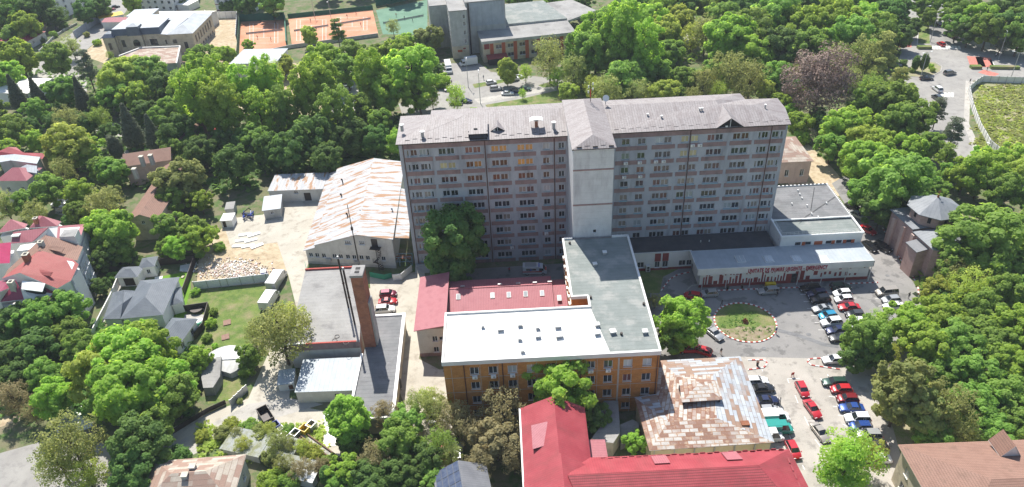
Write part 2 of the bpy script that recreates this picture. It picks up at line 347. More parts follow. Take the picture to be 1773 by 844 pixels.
# ------------------------------------------------------------------ windows
WM = {}
def win_meshes(w, h, style='two'):
    k = (round(w,2), round(h,2), style)
    if k in WM: return WM[k]
    f = MB(); t = .07
    f.box(-w/2, w/2, -.05, .02, 0, t); f.box(-w/2, w/2, -.05, .02, h-t, h)
    f.box(-w/2, -w/2+t, -.05, .02, t, h-t); f.box(w/2-t, w/2, -.05, .02, t, h-t)
    if style in ('two', 'blue') and w > .8: f.box(-.04, .04, -.06, .02, t, h-t)
    if style == 'grid':
        for i in range(1, 3): f.box(-w/2+w*i/3-.03, -w/2+w*i/3+.03, -.05, .02, t, h-t)
        f.box(-w/2+t, w/2-t, -.045, .015, h*.66-.03, h*.66+.03)
    if w > .8 and style != 'plain': f.box(.04, w/2-t, -.075, 0, t, t+.05); f.box(w/2-t-.05, w/2-t, -.075, 0, t+.05, h-t)
    f.box(-w/2-.06, w/2+.06, -.3, .0, -.06, -.003, 1)
    if style == 'blue': f.box(-w/2-.05, w/2+.05, -.22, -.0, -.30, -.063, 1)
    fm = f.mesh('window', ['frame_white' if style != 'brown' else 'frame_brown', 'frame_blue' if style == 'blue' else 'off_white'])
    g = MB(); g.box(-w/2+t, w/2-t, -.015, .03, t, h-t)
    gms = {gn: g.mesh('pane', [gn]) for gn in ('glass','glass_curtain','glass_orange','glass_yellow','glass_red','glass_light')}
    WM[k] = (fm, gms); return WM[k]
RW = random.Random(5)
def add_window(parent, p, a, x, z, w, h, style='two', glass='glass', depth=.18, pane=True):
    fm, gms = win_meshes(w, h, style)
    d = Vector((math.cos(a), math.sin(a), 0)); n = Vector((d.y, -d.x, 0))
    loc = Vector((p[0], p[1], 0)) + d*(x+w/2) - n*(depth-.03) + Vector((0,0,z))
    o = inst('window', fm, parent, loc, a)
    if pane: inst('pane', gms[glass], o, (0,0,0))
    return o
def pick_glass(r=RW, orange=0):
    t = r.random()
    return 'glass' if t < .68 else 'glass_curtain' if t < .84 else 'glass_light' if t < .93 else 'glass_red'

# ------------------------------------------------------------------ generic house in its own frame: x along the front eave, y to the back
def house(name, label, cat, A, B, C, z, wall='pale_wall', roof='roof_red', shape='hip', rise=2.5, over=.5, wins=(), wstyle='two', fascia=None, parapet=.4,
          z0=0, group=None, dvec=None, slope=0, door=None):
    """A,B: ends of the front eave, C: a back corner of the eave (all at eave height z)"""
    A = Vector(A); B = Vector(B); C = Vector(C)
    a = math.atan2(B.y-A.y, B.x-A.x); L = (B-A).to_2d().length
    d = Vector((math.cos(a), math.sin(a))); n = Vector((-d.y, d.x)); D = (C-A).to_2d().dot(n)
    t = thing(name, label, cat, (A.x, A.y, z0), a, group)
    zz = z-z0
    # walls
    w = MB(); o = over; sides = {'f': ((o,o),0,L-2*o), 'r': ((L-o,o),math.pi/2,D-2*o), 'b': ((L-o,D-o),math.pi,L-2*o), 'l': ((o,D-o),-math.pi/2,D-2*o)}
    holes = {s: [] for s in sides}
    for s_, n_, ww, hh, zb in wins:
        l_ = sides[s_][2]
        for i in range(n_): holes[s_].append((l_*(i+.5)/n_-ww/2, zb, ww, hh))
    if door:
        s_, x_, ww, hh = door
        holes[s_].append((x_, .05, ww, hh))
    top = zz-.12 if shape != 'flat' else zz+.0
    for s_, (p, an, l_) in sides.items():
        w.facade(p, an, l_, 0, top, holes[s_])
    R = MB(); e = [Vector((0,0,zz)), Vector((L,0,zz)), Vector((L,D,zz)), Vector((0,D,zz))]
    if shape == 'hip':
        if L >= D: r1, r2 = Vector((D/2,D/2,zz+rise)), Vector((L-D/2,D/2,zz+rise)); T = [[e[0],e[1],r2,r1],[e[1],e[2],r2],[e[2],e[3],r1,r2],[e[3],e[0],r1]]
        else: r1, r2 = Vector((L/2,L/2,zz+rise)), Vector((L/2,D-L/2,zz+rise)); T = [[e[0],e[1],r1],[e[1],e[2],r2,r1],[e[2],e[3],r2],[e[3],e[0],r1,r2]]
    elif shape == 'gx':
        r1, r2 = Vector((0,D/2,zz+rise)), Vector((L,D/2,zz+rise)); T = [[e[0],e[1],r2,r1],[e[2],e[3],r1,r2]]
        k = rise*(D/2-o)/(D/2)
        for xx in (o, L-o): w.poly([(xx,o,top),(xx,D-o,top),(xx,D/2,zz-.12+k)] if xx > o else [(xx,D-o,top),(xx,o,top),(xx,D/2,zz-.12+k)])
    elif shape == 'gy':
        r1, r2 = Vector((L/2,0,zz+rise)), Vector((L/2,D,zz+rise)); T = [[e[0],r1,r2,e[3]],[e[1],e[2],r2,r1]]
        k = rise*(L/2-o)/(L/2)
        for yy in (o, D-o): w.poly([(o,yy,top),(L-o,yy,top),(L/2,yy,zz-.12+k)] if yy == o else [(L-o,yy,top),(o,yy,top),(L/2,yy,zz-.12+k)])
    elif shape == 'mono':   # rises to the back
        T = [[e[0],e[1],e[2]+Vector((0,0,rise)),e[3]+Vector((0,0,rise))]]
        w.poly([(L-o,o,top),(L-o,D-o,top),(L-o,D-o,top+rise*.97)]); w.poly([(o,D-o,top),(o,o,top),(o,D-o,top+rise*.97)])
        w.facade((L-o,D-o), math.pi, L-2*o, top, top+rise*.97)
    elif shape == 'flat':
        T = [[Vector((p.x,p.y,zz+slope*(p.y>1))) for p in e]]
    R.slab(T, .14, 0, 1)
    w.build('wall', [wall], t)
    ro = R.build('roof', [roof, fascia or wall], t)
    if shape == 'flat' and parapet:
        q = MB(); th = .35
        q.box(0, L, 0, th, zz+.002, zz+parapet); q.box(0, L, D-th, D, zz+.002, zz+parapet); q.box(0, th, th, D-th, zz+.002, zz+parapet); q.box(L-th, L, th, D-th, zz+.002, zz+parapet)
        q.build('parapet', [fascia or wall], t)
    for s_ in sides:
        p, an, l_ = sides[s_]
        for (x_, z_, ww, hh) in holes[s_]:
            if door and s_ == door[0] and abs(x_-door[1]) < 1e-6 and hh == door[3]:
                q = MB(); q.box(x_, x_+ww, 0, .05, z_, z_+hh)
                dd = Vector((math.cos(an), math.sin(an), 0)); nn = Vector((dd.y,-dd.x,0))
                q.build('door', ['dark_metal'], t, Vector((p[0],p[1],0))-nn*.15, an)
            else: add_window(t, p, an, x_, z_, ww, hh, wstyle, pick_glass())
    t['L'] = L; t['D'] = D
    return t
def chimney(parent, x, y, z0, z1, w=.8, m='red_brick'):
    q = MB(); q.box(x-w/2, x+w/2, y-w/2, y+w/2, z0, z1); q.box(x-w/2-.08, x+w/2+.08, y-w/2-.08, y+w/2+.08, z1+.002, z1+.15, 1); q.box(x-w/4, x+w/4, y-w/4, y+w/4, z1+.152, z1+.25, 2)
    return q.build('chimney', [m, 'stone_cap', 'black_void'], parent)

# ================================================================== GROUND
NSH = 0
def sheet(name, pts, k, m, holes=None):
    """flat area lying k*4 mm up, pts are world xy"""
    global NSH; NSH += 1
    q = MB(); P = [Vector((p[0], p[1], .004*k+.00008*NSH)) for p in pts]
    if sum(a.x*b.y-b.x*a.y for a, b in zip(P, P[1:]+P[:1])) < 0: P.reverse()
    q.poly(P); return stype(q.build(name, [m]))
def px(*pts): return [W(u, v) for u, v in pts]
def strip(name, pts, w, k, m):
    P = [Vector((p[0], p[1])) for p in pts]; q = MB()
    L_, R_ = [], []
    for i, p in enumerate(P):
        d = ((P[min(i+1,len(P)-1)]-P[i]).normalized() + (P[i]-P[max(i-1,0)]).normalized()).normalized()
        n = Vector((-d.y, d.x))*w/2; L_.append(p+n); R_.append(p-n)
    for i in range(len(P)-1):
        q.poly([(*R_[i],.004*k), (*R_[i+1],.004*k), (*L_[i+1],.004*k), (*L_[i],.004*k)])
    return stype(q.build(name, [m]))
def arc(c, r, a0, a1, n=40, ry=None):
    return [Vector((c[0]+r*math.cos(math.radians(a0+(a1-a0)*i/n)), c[1]+(ry or r)*math.sin(math.radians(a0+(a1-a0)*i/n)))) for i in range(n+1)]
def kerb(pts, m1='kerb_white', m2='kerb_red', seg=.75, w=.22, h=.14, z=0.0, closed=False):
    P = [Vector((p[0], p[1])) for p in pts]
    if closed: P.append(P[0])
    q = MB(); k = 0; S = [P[0]]; acc = 0
    for a, b in zip(P, P[1:]):
        L = (b-a).length; t = seg-acc
        while t < L: S.append(a+(b-a)*(t/L)); t += seg
        acc = (acc+L) % seg
    S.append(P[-1])
    for a, b in zip(S, S[1:]):
        if (b-a).length < .05: continue
        d = (b-a).normalized(); n = Vector((-d.y, d.x))*w/2
        q.prism([a-n, b-n, b+n, a+n], z, z+h, k % 2); k += 1
    return stype(q.build('kerb', [m1, m2]))

g = MB(); g.poly([(-2500,-1500,0), (2500,-1500,0), (2500,4000,0), (-2500,4000,0)]); stype(g.build('ground', ['ground_soil']))
# courtyards, lots and roads
sheet('yard', px((455,372),(480,350),(560,335),(545,420),(528,475),(640,500),(735,478),(722,520),(722,620),(770,645),(778,720),(812,844),(745,844),(735,780),(700,720),(685,560),(645,545),(620,600),(520,590),(505,640),(500,700),(575,715),(590,790),(520,800),(440,725),(345,775),(250,820),(275,750),(430,690),(470,600),(515,540),(500,480),(480,420),(400,430),(385,380)), 2, 'concrete_yard')
sheet('yard', px((640,480),(735,470),(740,540),(722,640),(770,640),(700,700),(645,560)), 3, 'concrete_yard')
sheet('road', px((500,690),(560,700),(440,735),(330,790),(180,850),(100,850),(300,770),(430,700)), 4, 'paving')
sheet('road', px((0,785),(90,760),(200,770),(250,830),(240,880),(-20,880)), 3, 'road_grey')
sheet('pavement', px((345,440),(400,378),(465,375),(480,400),(520,440),(500,470),(470,490),(340,500)), 1, 'sand')
sheet('car_park', px((1125,490),(1150,475),(1200,455),(1505,470),(1462,352),(1440,318),(1470,300),(1530,390),(1562,462),(1592,505),(1640,560),(1640,640),(1560,640),(1440,655),(1290,645),(1130,640)), 2, 'asphalt')
sheet('car_park', px((1170,622),(1280,618),(1450,622),(1600,625),(1660,660),(1600,760),(1580,850),(1385,850),(1330,780),(1290,700),(1180,660)), 3, 'asphalt_worn')
sheet('road', px((1365,255),(1400,250),(1440,290),(1475,330),(1440,345),(1365,325)), 1, 'sand')
sheet('road', px((745,470),(1000,455),(1000,500),(740,500)), 2, 'asphalt')
sheet('lawn', px((1090,470),(1175,466),(1148,480),(1142,508),(1110,508)), 4, 'grass')
sheet('lawn', px((1596,505),(1640,490),(1680,560),(1620,560)), 3, 'grass')
sheet('lawn', px((1540,720),(1590,700),(1640,760),(1560,790)), 4, 'rough_grass')
sheet('lawn', px((328,508),(345,500),(465,495),(462,520),(435,600),(415,640),(350,640),(330,600),(350,560),(322,530)), 3, 'grass')
sheet('lawn', px((352,640),(430,640),(425,690),(360,700)), 3, 'grass')
sheet('lawn', px((272,480),(330,470),(330,500),(320,560),(300,560)), 2, 'turf')
sheet('path', px((312,460),(341,455),(336,472),(311,470)), 4, 'off_white')
sheet('path', px((268,480),(282,478),(276,505),(266,505)), 4, 'off_white')
sheet('path', px((320,545),(355,545),(350,565),(318,600),(310,600)), 3, 'paving')
# street and roundabout far right
sheet('road', px((1566,-40),(1640,-40),(1640,20),(1668,60),(1700,85),(1800,98),(1800,136),(1720,136),(1685,140),(1675,160),(1672,215),(1690,262),(1740,300),(1700,320),(1650,290),(1600,215),(1560,170),(1540,160),(1550,130),(1560,90)), 2, 'road_grey')
sheet('road', px((1600,-40),(1640,-40),(1648,30),(1672,75),(1640,90),(1612,80)), 3, 'asphalt')
sheet('pavement', px((1668,40),(1690,50),(1773,75),(1800,80),(1800,100),(1720,92),(1680,75)), 3, 'paving')
sheet('lawn', px((1592,18),(1608,18),(1610,76),(1590,76)), 5, 'grass')
sheet('lawn', px((1690,45),(1800,70),(1800,85),(1720,78)), 5, 'grass')
sheet('pavement', px((1672,140),(1686,142),(1680,170),(1678,215),(1700,262),(1740,300),(1728,302),(1686,262),(1668,215)), 4, 'paving')
rb = W(1594,117); 
sheet('traffic_island', [W(u,v).xy for u,v in [(1565,128),(1580,112),(1600,106),(1618,109),(1629,116),(1627,124),(1612,131),(1590,133),(1570,132)]], 6, 'rough_grass')
sheet('field', px((1682,148),(1700,138),(1810,142),(1810,262),(1760,285),(1712,262),(1690,215)), 3, 'rough_grass')
# road and lot behind the hospital
sheet('road', px((760,110),(830,110),(850,125),(1000,140),(1010,170),(940,185),(700,210),(690,180),(760,160)), 2, 'road_grey')
sheet('lawn', px((818,146),(870,138),(874,143),(822,153)), 4, 'grass')
sheet('lawn', px((840,182),(900,172),(960,158),(1010,150),(1010,172),(950,182),(850,195)), 4, 'grass')
sheet('lawn', px((932,148),(960,140),(965,150),(940,152)), 5, 'grass')
sheet('pavement', px((820,172),(940,153),(960,152),(960,156),(830,180)), 5, 'paving')
sheet('car_park', px((570,110),(640,110),(640,200),(560,200)), 1, 'paving')
sheet('car_park', px((380,110),(560,110),(560,200),(380,200)), 1, 'sand')
sheet('path', px((150,210),(210,215),(230,290),(205,290)), 1, 'paving')
sheet('path', px((1180,55),(1260,60),(1240,80),(1170,72)), 1, 'paving')
# street on the far left
sheet('road', px((75,92),(150,40),(205,-10),(240,-10),(200,45),(140,95),(150,130),(60,130)), 2, 'road_grey')
sheet('yard', px((140,95),(185,60),(410,30),(412,110),(180,110)), 3, 'sand')
sheet('yard', px((20,120),(150,115),(150,160),(40,160)), 1, 'paving')
sheet('path', px((160,570),(200,500),(210,470),(218,480),(180,560),(175,600)), 2, 'paving')
sheet('path', px((95,760),(120,715),(165,690),(160,740)), 2, 'white_paint')
sheet('yard', px((60,720),(0,740),(0,690),(60,660)), 1, 'sand')
sheet('yard', px((100,340),(140,340),(135,380),(95,370)), 1, 'paving')
# tennis courts
def court(p, q_, name='tennis_court', m='clay'): return None
sheet('court', px((417,38),(492,35),(497,80),(414,100)), 5, 'clay')
sheet('court', px((499,33),(645,18),(655,60),(506,82)), 5, 'clay')
sheet('court', px((651,18),(740,0),(740,60),(663,60)), 5, 'green_court')
def courtlines(fn, x0, x1, y0, y1):
    q = MB()
    def ln(xa, ya, xb, yb, w=.16):
        a = fn(xa, ya); b = fn(xb, yb); d = (b-a).to_2d().normalized(); n = Vector((-d.y, d.x, 0))*w/2
        q.poly([(a-n)+Vector((0,0,.026)), (b-n)+Vector((0,0,.026)), (b+n)+Vector((0,0,.026)), (a+n)+Vector((0,0,.026))])
    ym = (y0+y1)/2; xm = (x0+x1)/2
    for x in (x0, x1): ln(x, y0, x, y1)
    for x in (x0+.12*(x1-x0), x1-.12*(x1-x0)): ln(x, y0, x, y1)
    for y in (y0, y1, ym+.23*(y1-y0), ym-.23*(y1-y0)): ln(x0, y, x1, y)
    ln(xm, ym-.23*(y1-y0), xm, ym+.23*(y1-y0))
    return stype(q.build('court_lines', ['line_white']))
tz = CR(400, 0, 4.925)
courtlines(lambda x, y: tz(x, y), 160, 400, 200, 370)
courtlines(lambda x, y: tz(x, y), 560, 810, 170, 350)
courtlines(lambda x, y: tz(x, y), 905, 1160, 150, 260)

# kerbs of the hospital forecourt
c7 = CR(1150, 400, 3.247); an = CR(1080, 310, 4.018)
rc = c7(455, 514)
RR = 6.35
sheet('traffic_island', arc(rc, RR, 0, 359, 60), 5, 'grass')
sheet('flower_bed', arc(rc, 5.9, 195, 345, 30)+[Vector((rc.x+x_, rc.y-1.6-.5*math.sin(x_*1.3))) for x_ in (4.6,3,1.5,0,-1.5,-3,-4.6)], 6, 'bed_soil')
kerb(arc(rc, RR, 0, 354, 80), closed=True, seg=.55, w=.3)
kerb([an(260,780), an(285,745), an(320,700), an(375,668), an(460,650)], w=.25)
kerb([an(440,775), an(470,745), an(520,738)], 'kerb_stone', 'kerb_stone')
kerb([an(540,782), an(900,768), an(1230,756)], w=.25, seg=.6)
kerb([an(1440,735), an(1768,722)], w=.25, seg=.6)
kerb([W(1528,395), W(1545,425), W(1562,455), W(1580,478), W(1590,500), W(1590,515)], w=.25)
kerb([W(1400,485), W(1420,500), W(1445,545), W(1470,590)], 'kerb_white', 'kerb_stone')
kerb([c7(470,728), c7(560,726), c7(583,745), c7(560,770), c7(470,782)], w=.25)
kerb([c7(900,716), c7(820,720), c7(800,738), c7(830,757), c7(990,780)], w=.25)
kerb([W(1562,132), W(1590,134), W(1614,132), W(1629,124), W(1631,116), W(1619,108)], 'kerb_stone', 'kerb_stone')
# painted markings
def mark(pts, w=.14, m='line_white', k=6, name='road_marking'):
    q = MB()
    for a, b in pts:
        d = (b-a).to_2d().normalized(); n = Vector((-d.y, d.x, 0))*w/2; z = Vector((0,0,.004*k))
        q.poly([a-n+z, b-n+z, b+n+z, a+n+z])
    return stype(q.build(name, [m]))
b4 = CR(1380, 480, 6.027); b3 = CR(1290, 640, 4.137)
mark([(b4(35,185), b4(110,183)), (b4(70,257), b4(140,255)), (b4(105,330), b4(150,330)), (b4(145,402), b4(205,402)), (b4(185,475), b4(245,475)), (b4(222,552), b4(280,552)),
      (b4(770,150), b4(815,150)), (b4(815,228), b4(860,225)), (b4(850,305), b4(900,300)), (b4(320,165), b4(365,163)), (b4(590,222), b4(620,222))])
mark([(b3(300,67), b3(390,65)), (b3(302,66), b3(315,98)), (b3(358,185), b3(380,242)), (b3(425,338), b3(455,402)), (b3(445,370), b3(500,370)), (b3(500,500), b3(545,560)), (b3(410,685), b3(428,718)),
      (b3(535,68), b3(560,70)), (b3(568,125), b3(585,145)), (b3(600,192), b3(645,200)), (b3(632,265), b3(680,268)), (b3(665,328), b3(712,335)), (b3(700,392), b3(730,408)),
      (b3(145,65), b3(155,95)), (b3(230,555), b3(300,560)), (b3(315,470), b3(328,498)), (b3(290,395), b3(300,425)), (b3(590,35), b3(600,55)), (b3(120,0), b3(128,15))], .16)
t7 = CR(1540, 20, 4.69)
mark([(t7(355+i*26, 280), t7(362+i*26, 308)) for i in range(9)], .9)
mark([(t7(90+i*20, 255), t7(88+i*20, 292)) for i in range(5)], .9, 'line_red')
mark([(t7(100+i*20, 258), t7(98+i*20, 290)) for i in range(4)], .5)
mark([(t7(430+i*28, 660), t7(425+i*28, 695)) for i in range(4)], .8)
mark([(t7(690,368), t7(720,450)), (t7(760,372), t7(790,452))], 5.0, 'line_red')
mark([(t7(820,395), t7(850,452))], 1.0)
mark([(t7(742,485), t7(870,520))], 4.0, 'line_red')
mark([(t7(150,60), t7(148,210)), (t7(235,100), t7(225,280))], .2, k=7)

# ================================================================== MAIN HOSPITAL BLOCK
hosp = thing('hospital_building', 'tall nine storey grey and pink hospital slab with mauve metal roof', 'hospital', (0, 146, 0))
HY = 146.0
FL = [31.0-3.53*i for i in range(9)]
Lw = [(-21.95,.45),(-21.15,1.5),(-19.2,1.5),(-17.5,.45),(-15.0,1.65),(-13.15,1.65),(-9.2,1.65),(-7.4,1.65),(-3.5,1.65),(-1.7,1.65),(2.2,1.65),(4.0,1.65),(7.8,1.45),(11.2,1.35)]
Rw = [(25.1,1.75),(28.6,1.75),(32.5,1.65),(34.35,1.65),(38.1,1.65),(40.2,1.65),(43.8,1.65),(45.6,1.65),(49.4,1.65),(51.25,1.65),(55.0,.4),(55.7,1.4),(57.95,1.45),(59.8,.4)]
w = MB()
def wcol(cols): return [(x, FL[i]-1.5, ww, 1.5) for i in range(9) for x, ww in cols]
w.facade((-23.5,0), 0, 37.5, 0, 32.65, [(x+23.5, z, ww, h) for x, z, ww, h in wcol(Lw)], .28)
w.facade((20.5,0), 0, 40.6, 0, 32.65, [(x-20.5, z, ww, h) for x, z, ww, h in wcol(Rw) if z > 1], .28)
w.facade((61.1,0), math.pi/2, 12.5, 0, 32.65)
w.facade((61.1,12.5), math.pi, 61.1+23.5, 0, 32.65); w.facade((-23.5,12.5), -math.pi/2, 12.5, 0, 32.65)
w.box(-16.8, 55, 12.5, 15.8, 0, 32.6); w.box(55.0, 62.0, 4.0, 12.4, 0, 32.6)
hw = w.build('wall', ['concrete_panel'], hosp)
q = MB()   # pink spandrels, between the bays
for i in range(9):
    z1 = FL[i]-1.8; z0 = z1-1.0
    for a, b in [(-22.4,-16.4),(-15.8,-10.6),(-10.1,-5.1),(-4.5,.7),(1.4,6.3),(7.3,10.1),(10.5,12.8)]: q.box(a, b, -.09, -.004, z0, z1)
    if i < 8:
        for a, b in [(22.6,23.3),(23.8,30.7),(31.7,36.8),(37.4,39.8),(40.2,42.3),(42.9,48.1),(48.8,53.6),(54.2,60.4)]: q.box(a, b, -.09, -.004, z0, z1)
q.box(-22.4, 13.0, -.12, -.004, 31.35, 32.5); q.box(22.5, 60.6, -.12, -.004, 31.35, 32.5)
q.build('spandrel', ['pink_band'], hosp)
pl = [(x, i, ww) for i in range(9) for x, ww in Lw+Rw if not (i == 8 and x > 20)]
nwin = 0; rest = MB()
OR = {(0,2):'glass_red', (0,3):'glass_orange',(0,4):'glass_orange',(1,1):'glass_yellow',(1,2):'glass_orange',(1,3):'glass_orange',(1,4):'glass_orange',(2,4):'glass_red',(2,1):'glass_red',(2,2):'glass_red',(2,3):'glass_red'}
for x, i, ww in pl:
    bay = 0 if x < -16 else 1 if x < -10 else 2 if x < -5 else 3 if x < 1 else 4 if x < 6.5 else 5
    gl = OR.get((i, bay)) if RW.random() < .75 else None
    if x > 37 and x < 42 and i < 2: gl = 'glass_yellow'
    gl = gl or pick_glass()
    if nwin < 98:
        add_window(hosp, (0,0), 0, x, FL[i]-1.5, ww, 1.5, 'blue', gl, .28); nwin += 1
    else:
        z = FL[i]-1.5; mi = {'glass':2,'glass_curtain':3,'glass_light':4,'glass_red':5}.get(gl, 3); y = .25; t = .07
        rest.box(x, x+ww, y-.05, y, z, z+t); rest.box(x, x+ww, y-.05, y, z+1.5-t, z+1.5)
        rest.box(x, x+t, y-.05, y, z+t, z+1.5-t); rest.box(x+ww-t, x+ww, y-.05, y, z+t, z+1.5-t)
        if ww > 1: rest.box(x+ww/2-.04, x+ww/2+.04, y-.06, y, z+t, z+1.5-t); rest.box(x+ww/2+.04, x+ww-t, y-.075, y, z+t, z+t+.05)
        rest.box(x-.05, x+ww+.05, -.1, y, z-.30, z-.004, 1); rest.box(x+t, x+ww-t, y-.015, y+.02, z+t, z+1.5-t, mi)
o = rest.build('window', ['frame_white','frame_blue','glass','glass_curtain','glass_light','glass_red'], hosp); o['kind'] = 'stuff'
# roof
Rf = MB(); y0 = -.5
A_=(-24,y0,32.8); B_=(14,y0,32.8); E_=(-17.3,16.4,32.8); E2=(-17.3,14.1,32.8); F_=(-24.3,14.1,32.8); D_=(14,17,32.8)
r1=(-16.8,6.8,34.7); r2=(-10.2,7.0,34.85); r3=(-8.4,8.6,35.25); r4=(14,8.6,35.3)
Rf.slab([[A_,B_,r4,r3],[A_,r3,r2],[A_,r2,r1],[F_,A_,r1],[E2,F_,r1],[E2,r1,r2],[E2,r2,r3],[E_,E2,r3],[E_,r3,r4],[E_,r4,D_]], .22, 0, 1)
a1=(20.5,y0,32.8); b1=(61.5,y0,32.8); s1=(20.5,8.6,35.3); s2=(47,8.5,35.25); s3=(47.4,7,34.95); s4=(54.8,6,34.8); d1=(63,8,32.8); d2=(63,13.2,32.8); d3=(55.6,13.6,32.8); d4=(55.4,17,32.8); d5=(20.5,17,32.8)
Rf.slab([[a1,b1,s4,s3],[a1,s3,s2],[a1,s2,s1],[b1,d1,s4],[d1,d2,s4],[d2,d3,s4],[d3,s3,s4],[d3,s2,s3],[d3,d4,s2],[d4,d5,s1],[d4,s1,s2]], .22, 0, 1)
rf_ = Rf.build('roof', ['roof_mauve','dark_metal'], hosp)
q = MB()   # snow guards, staggered dashes above the eave
for k in range(52):
    x = -22+k*1.62
    if 13 < x < 22 or -8.3 < x < -4 or 45.5 < x < 51: continue
    y = .55+.35*(k%2); z = 32.8+(y+.5)*.262
    q.box(x, x+1.0, y, y+.06, z+.01, z+.10)
q.build('snow_guard', ['dark_metal'], rf_)
# parapet strip covering a joint, dormers, stacks on the roof
q = MB(); q.poly([(-8.25,-.3,34.25),(-4.0,-.3,34.25),(-4.0,5.4,35.5),(-8.25,5.4,35.5)]); q.poly([(-4.0,-.3,34.15),(-8.25,-.3,34.15),(-8.25,5.4,35.4),(-4.0,5.4,35.4)])
for x in (-8.2,-4.2): q.box(x, x+.15, .4, 3.8, 33.0, 34.5, 1)
q.box(-8.1,-4.2,1.8,1.9,33.2,34.5,1); q.box(-8.0,-4.2,-.2,-.1,32.8,33.2,1); q.box(-7.0,-6.2,1.2,1.5,34.63,34.8,1)
for x in (-7.3,-6.4,-5.2): q.box(x, x+.1, 1.6, 1.75, 33.2, 34.4, 2)
q.build('dormer', ['roof_mauve','black_void','grey_metal'], hosp)
def gdorm(x0, x1, yf, zf, h, yb):
    q = MB(); xm = (x0+x1)/2; Z = 32.8+(yf+.5)*.262
    T = [[(x0,yf,zf),(xm,yf,zf+h),(xm,yb,zf+h),(x0,yf+.4,zf)],[(x1,yf,zf),(x1,yf+.4,zf),(xm,yb,zf+h),(xm,yf,zf+h)]]
    q.slab(T, .1, 0, 1); q.poly([(x0+.15,yf+.25,zf-.1),(x1-.15,yf+.25,zf-.1),(xm,yf+.25,zf+h-.2)], 1)
    q.tube((xm,yf+.15,zf-.1),(xm,yf+.15,zf+h-.15),.07,None,6,2); q.box(xm-1,xm-.5,yf+.1,yf+.2,zf,zf+.35,2)
    q.build('dormer', ['roof_mauve','black_void','white_paint'], hosp)
gdorm(-3.4, -.3, 2.0, 33.6, 1.0, 5.6); gdorm(45.4, 51.2, -.55, 32.85, 2.1, 7.0)
q = MB(); q.box(6.3,7.0,2.6,3.3,33,35.2); q.box(6.2,7.1,2.5,3.4,35.2,35.3,1)
for k in range(6):
    t0, t1 = math.pi*k/6, math.pi*(k+1)/6
    q.slab([[(6.65+1.5*math.cos(t1),2.1,35.3+.45*math.sin(t1)),(6.65+1.5*math.cos(t0),2.1,35.3+.45*math.sin(t0)),(6.65+1.5*math.cos(t0),3.9,35.3+.45*math.sin(t0)),(6.65+1.5*math.cos(t1),3.9,35.3+.45*math.sin(t1))]], .05, 1)
q.build('chimney', ['red_brick','white_paint'], hosp)
for x, y, h in ((-18.2,1.6,1.2),(-22.8,4.0,1.3),(10.4,2.0,1.5),(57.5,5.5,.5),(34.2,3.6,.5),(31.3,4.6,.4),(42.9,5.2,.7),(43.4,5.2,.7)):
    q = MB(); Z = 32.8+min(y+.5,9)*.262; q.tube((x,y,Z-.2),(x,y,Z+h),.18 if h<1 else .35); q.tube((x,y,Z+h),(x,y,Z+h+.12),.28 if h<1 else .55,None,8,1)
    q.build('roof_vent', ['grey_metal','white_paint'], hosp)
for x in (-22.6, -4.8, 10.3, 40.0, 57.6):
    q = MB(); q.tube((x,-.16,32.6),(x,-.16,.1),.10); q.build('drainpipe', ['rust_dark'], hosp)
acs = [(33.2,1),(34.9,1),(41.0,0),(42.6,0),(26.5,1),(29.6,1),(26.3,2),(29.9,2),(8.6,6),(.4,7)]
acm = MB(); acm.box(-.45,.45,-.42,-.06,0,.6); acm.tube((.12,-.43,.3),(.12,-.44,.3),.22,None,12,1); acme = acm.mesh('air_conditioner', ['white_paint','grey_metal'])
for x, i in acs: inst('air_conditioner', acme, hosp, (x-.4, -.05, FL[i]-2.55))
# lift tower in front of the slab
q = MB(); q.facade((13.2,-12.8), 0, 8.25, 14.5, 35.9, [(4.3,15.5,.75,.85)], .2); q.facade((21.45,-12.8), math.pi/2, 12.75, 0, 35.9); q.facade((13.2,-.05), -math.pi/2, 12.75, 0, 35.9)
q.facade((13.2,-12.8), 0, 8.25, 0, 14.45); q.box(13.25,21.4,.05,10.7,30,35.85)
for z in (31.0, 22.7): q.box(13.16, 21.5, -12.86, -12.806, z-.18, z+.18, 1)
tw = q.build('tower', ['white_panel','pink_band'], hosp)
add_window(hosp, (13.2,-12.8), 0, 4.3, 15.5, .75, .85, 'plain', 'glass', .2)
q = MB(); tx0, tx1, ty0, ty1 = 12.9, 21.8, -13.2, 11.0
m_ = (17.35,-10.2,37.6); n_ = (17.35,7.0,37.7)
q.slab([[(tx0,ty0,35.95),(tx1,ty0,35.95),m_],[(tx1,ty0,35.95),(tx1,ty1,36.1),n_,m_],[(tx0,ty1,36.1),(tx0,ty0,35.95),m_,n_],[(tx1,ty1,36.1),(tx0,ty1,36.1),n_]], .2, 0, 1)
for k in range(5): q.box(13.9+k*1.6, 14.9+k*1.6, -12.9+.3*(k%2), -12.8+.3*(k%2), 36.1, 36.35, 1)
q.build('tower_roof', ['roof_mauve','dark_metal'], hosp)
q = MB(); q.tube((18.9,7.0,36.9),(18.9,7.0,41.8),.07); q.tube((18.9,7.0,38.2),(18.9,7.0,40),.14,None,6,1); 
for z, x in ((41.2,.5),(40.6,-.45),(40.0,.5),(39.4,-.5)): q.box(18.9+min(0,x), 18.9+max(0,x), 6.96, 7.04, z, z+.06); q.tube((18.9+x,7.0,z-.25),(18.9+x,7.0,z+.3),.13,None,6,2)
q.build('antenna_mast', ['dark_metal','stripe_red','white_paint'], hosp)
q = MB(); q.tube((22.6,9.3,35.2),(22.6,9.3,36.7),.08)
for k in range(4): q.tube((22.6,9.3-.09*k,36.7+.05*k),(22.6,9.2-.09*k,36.75+.05*k), .1+.16*k, .1+.16*(k+1), 16, 1)
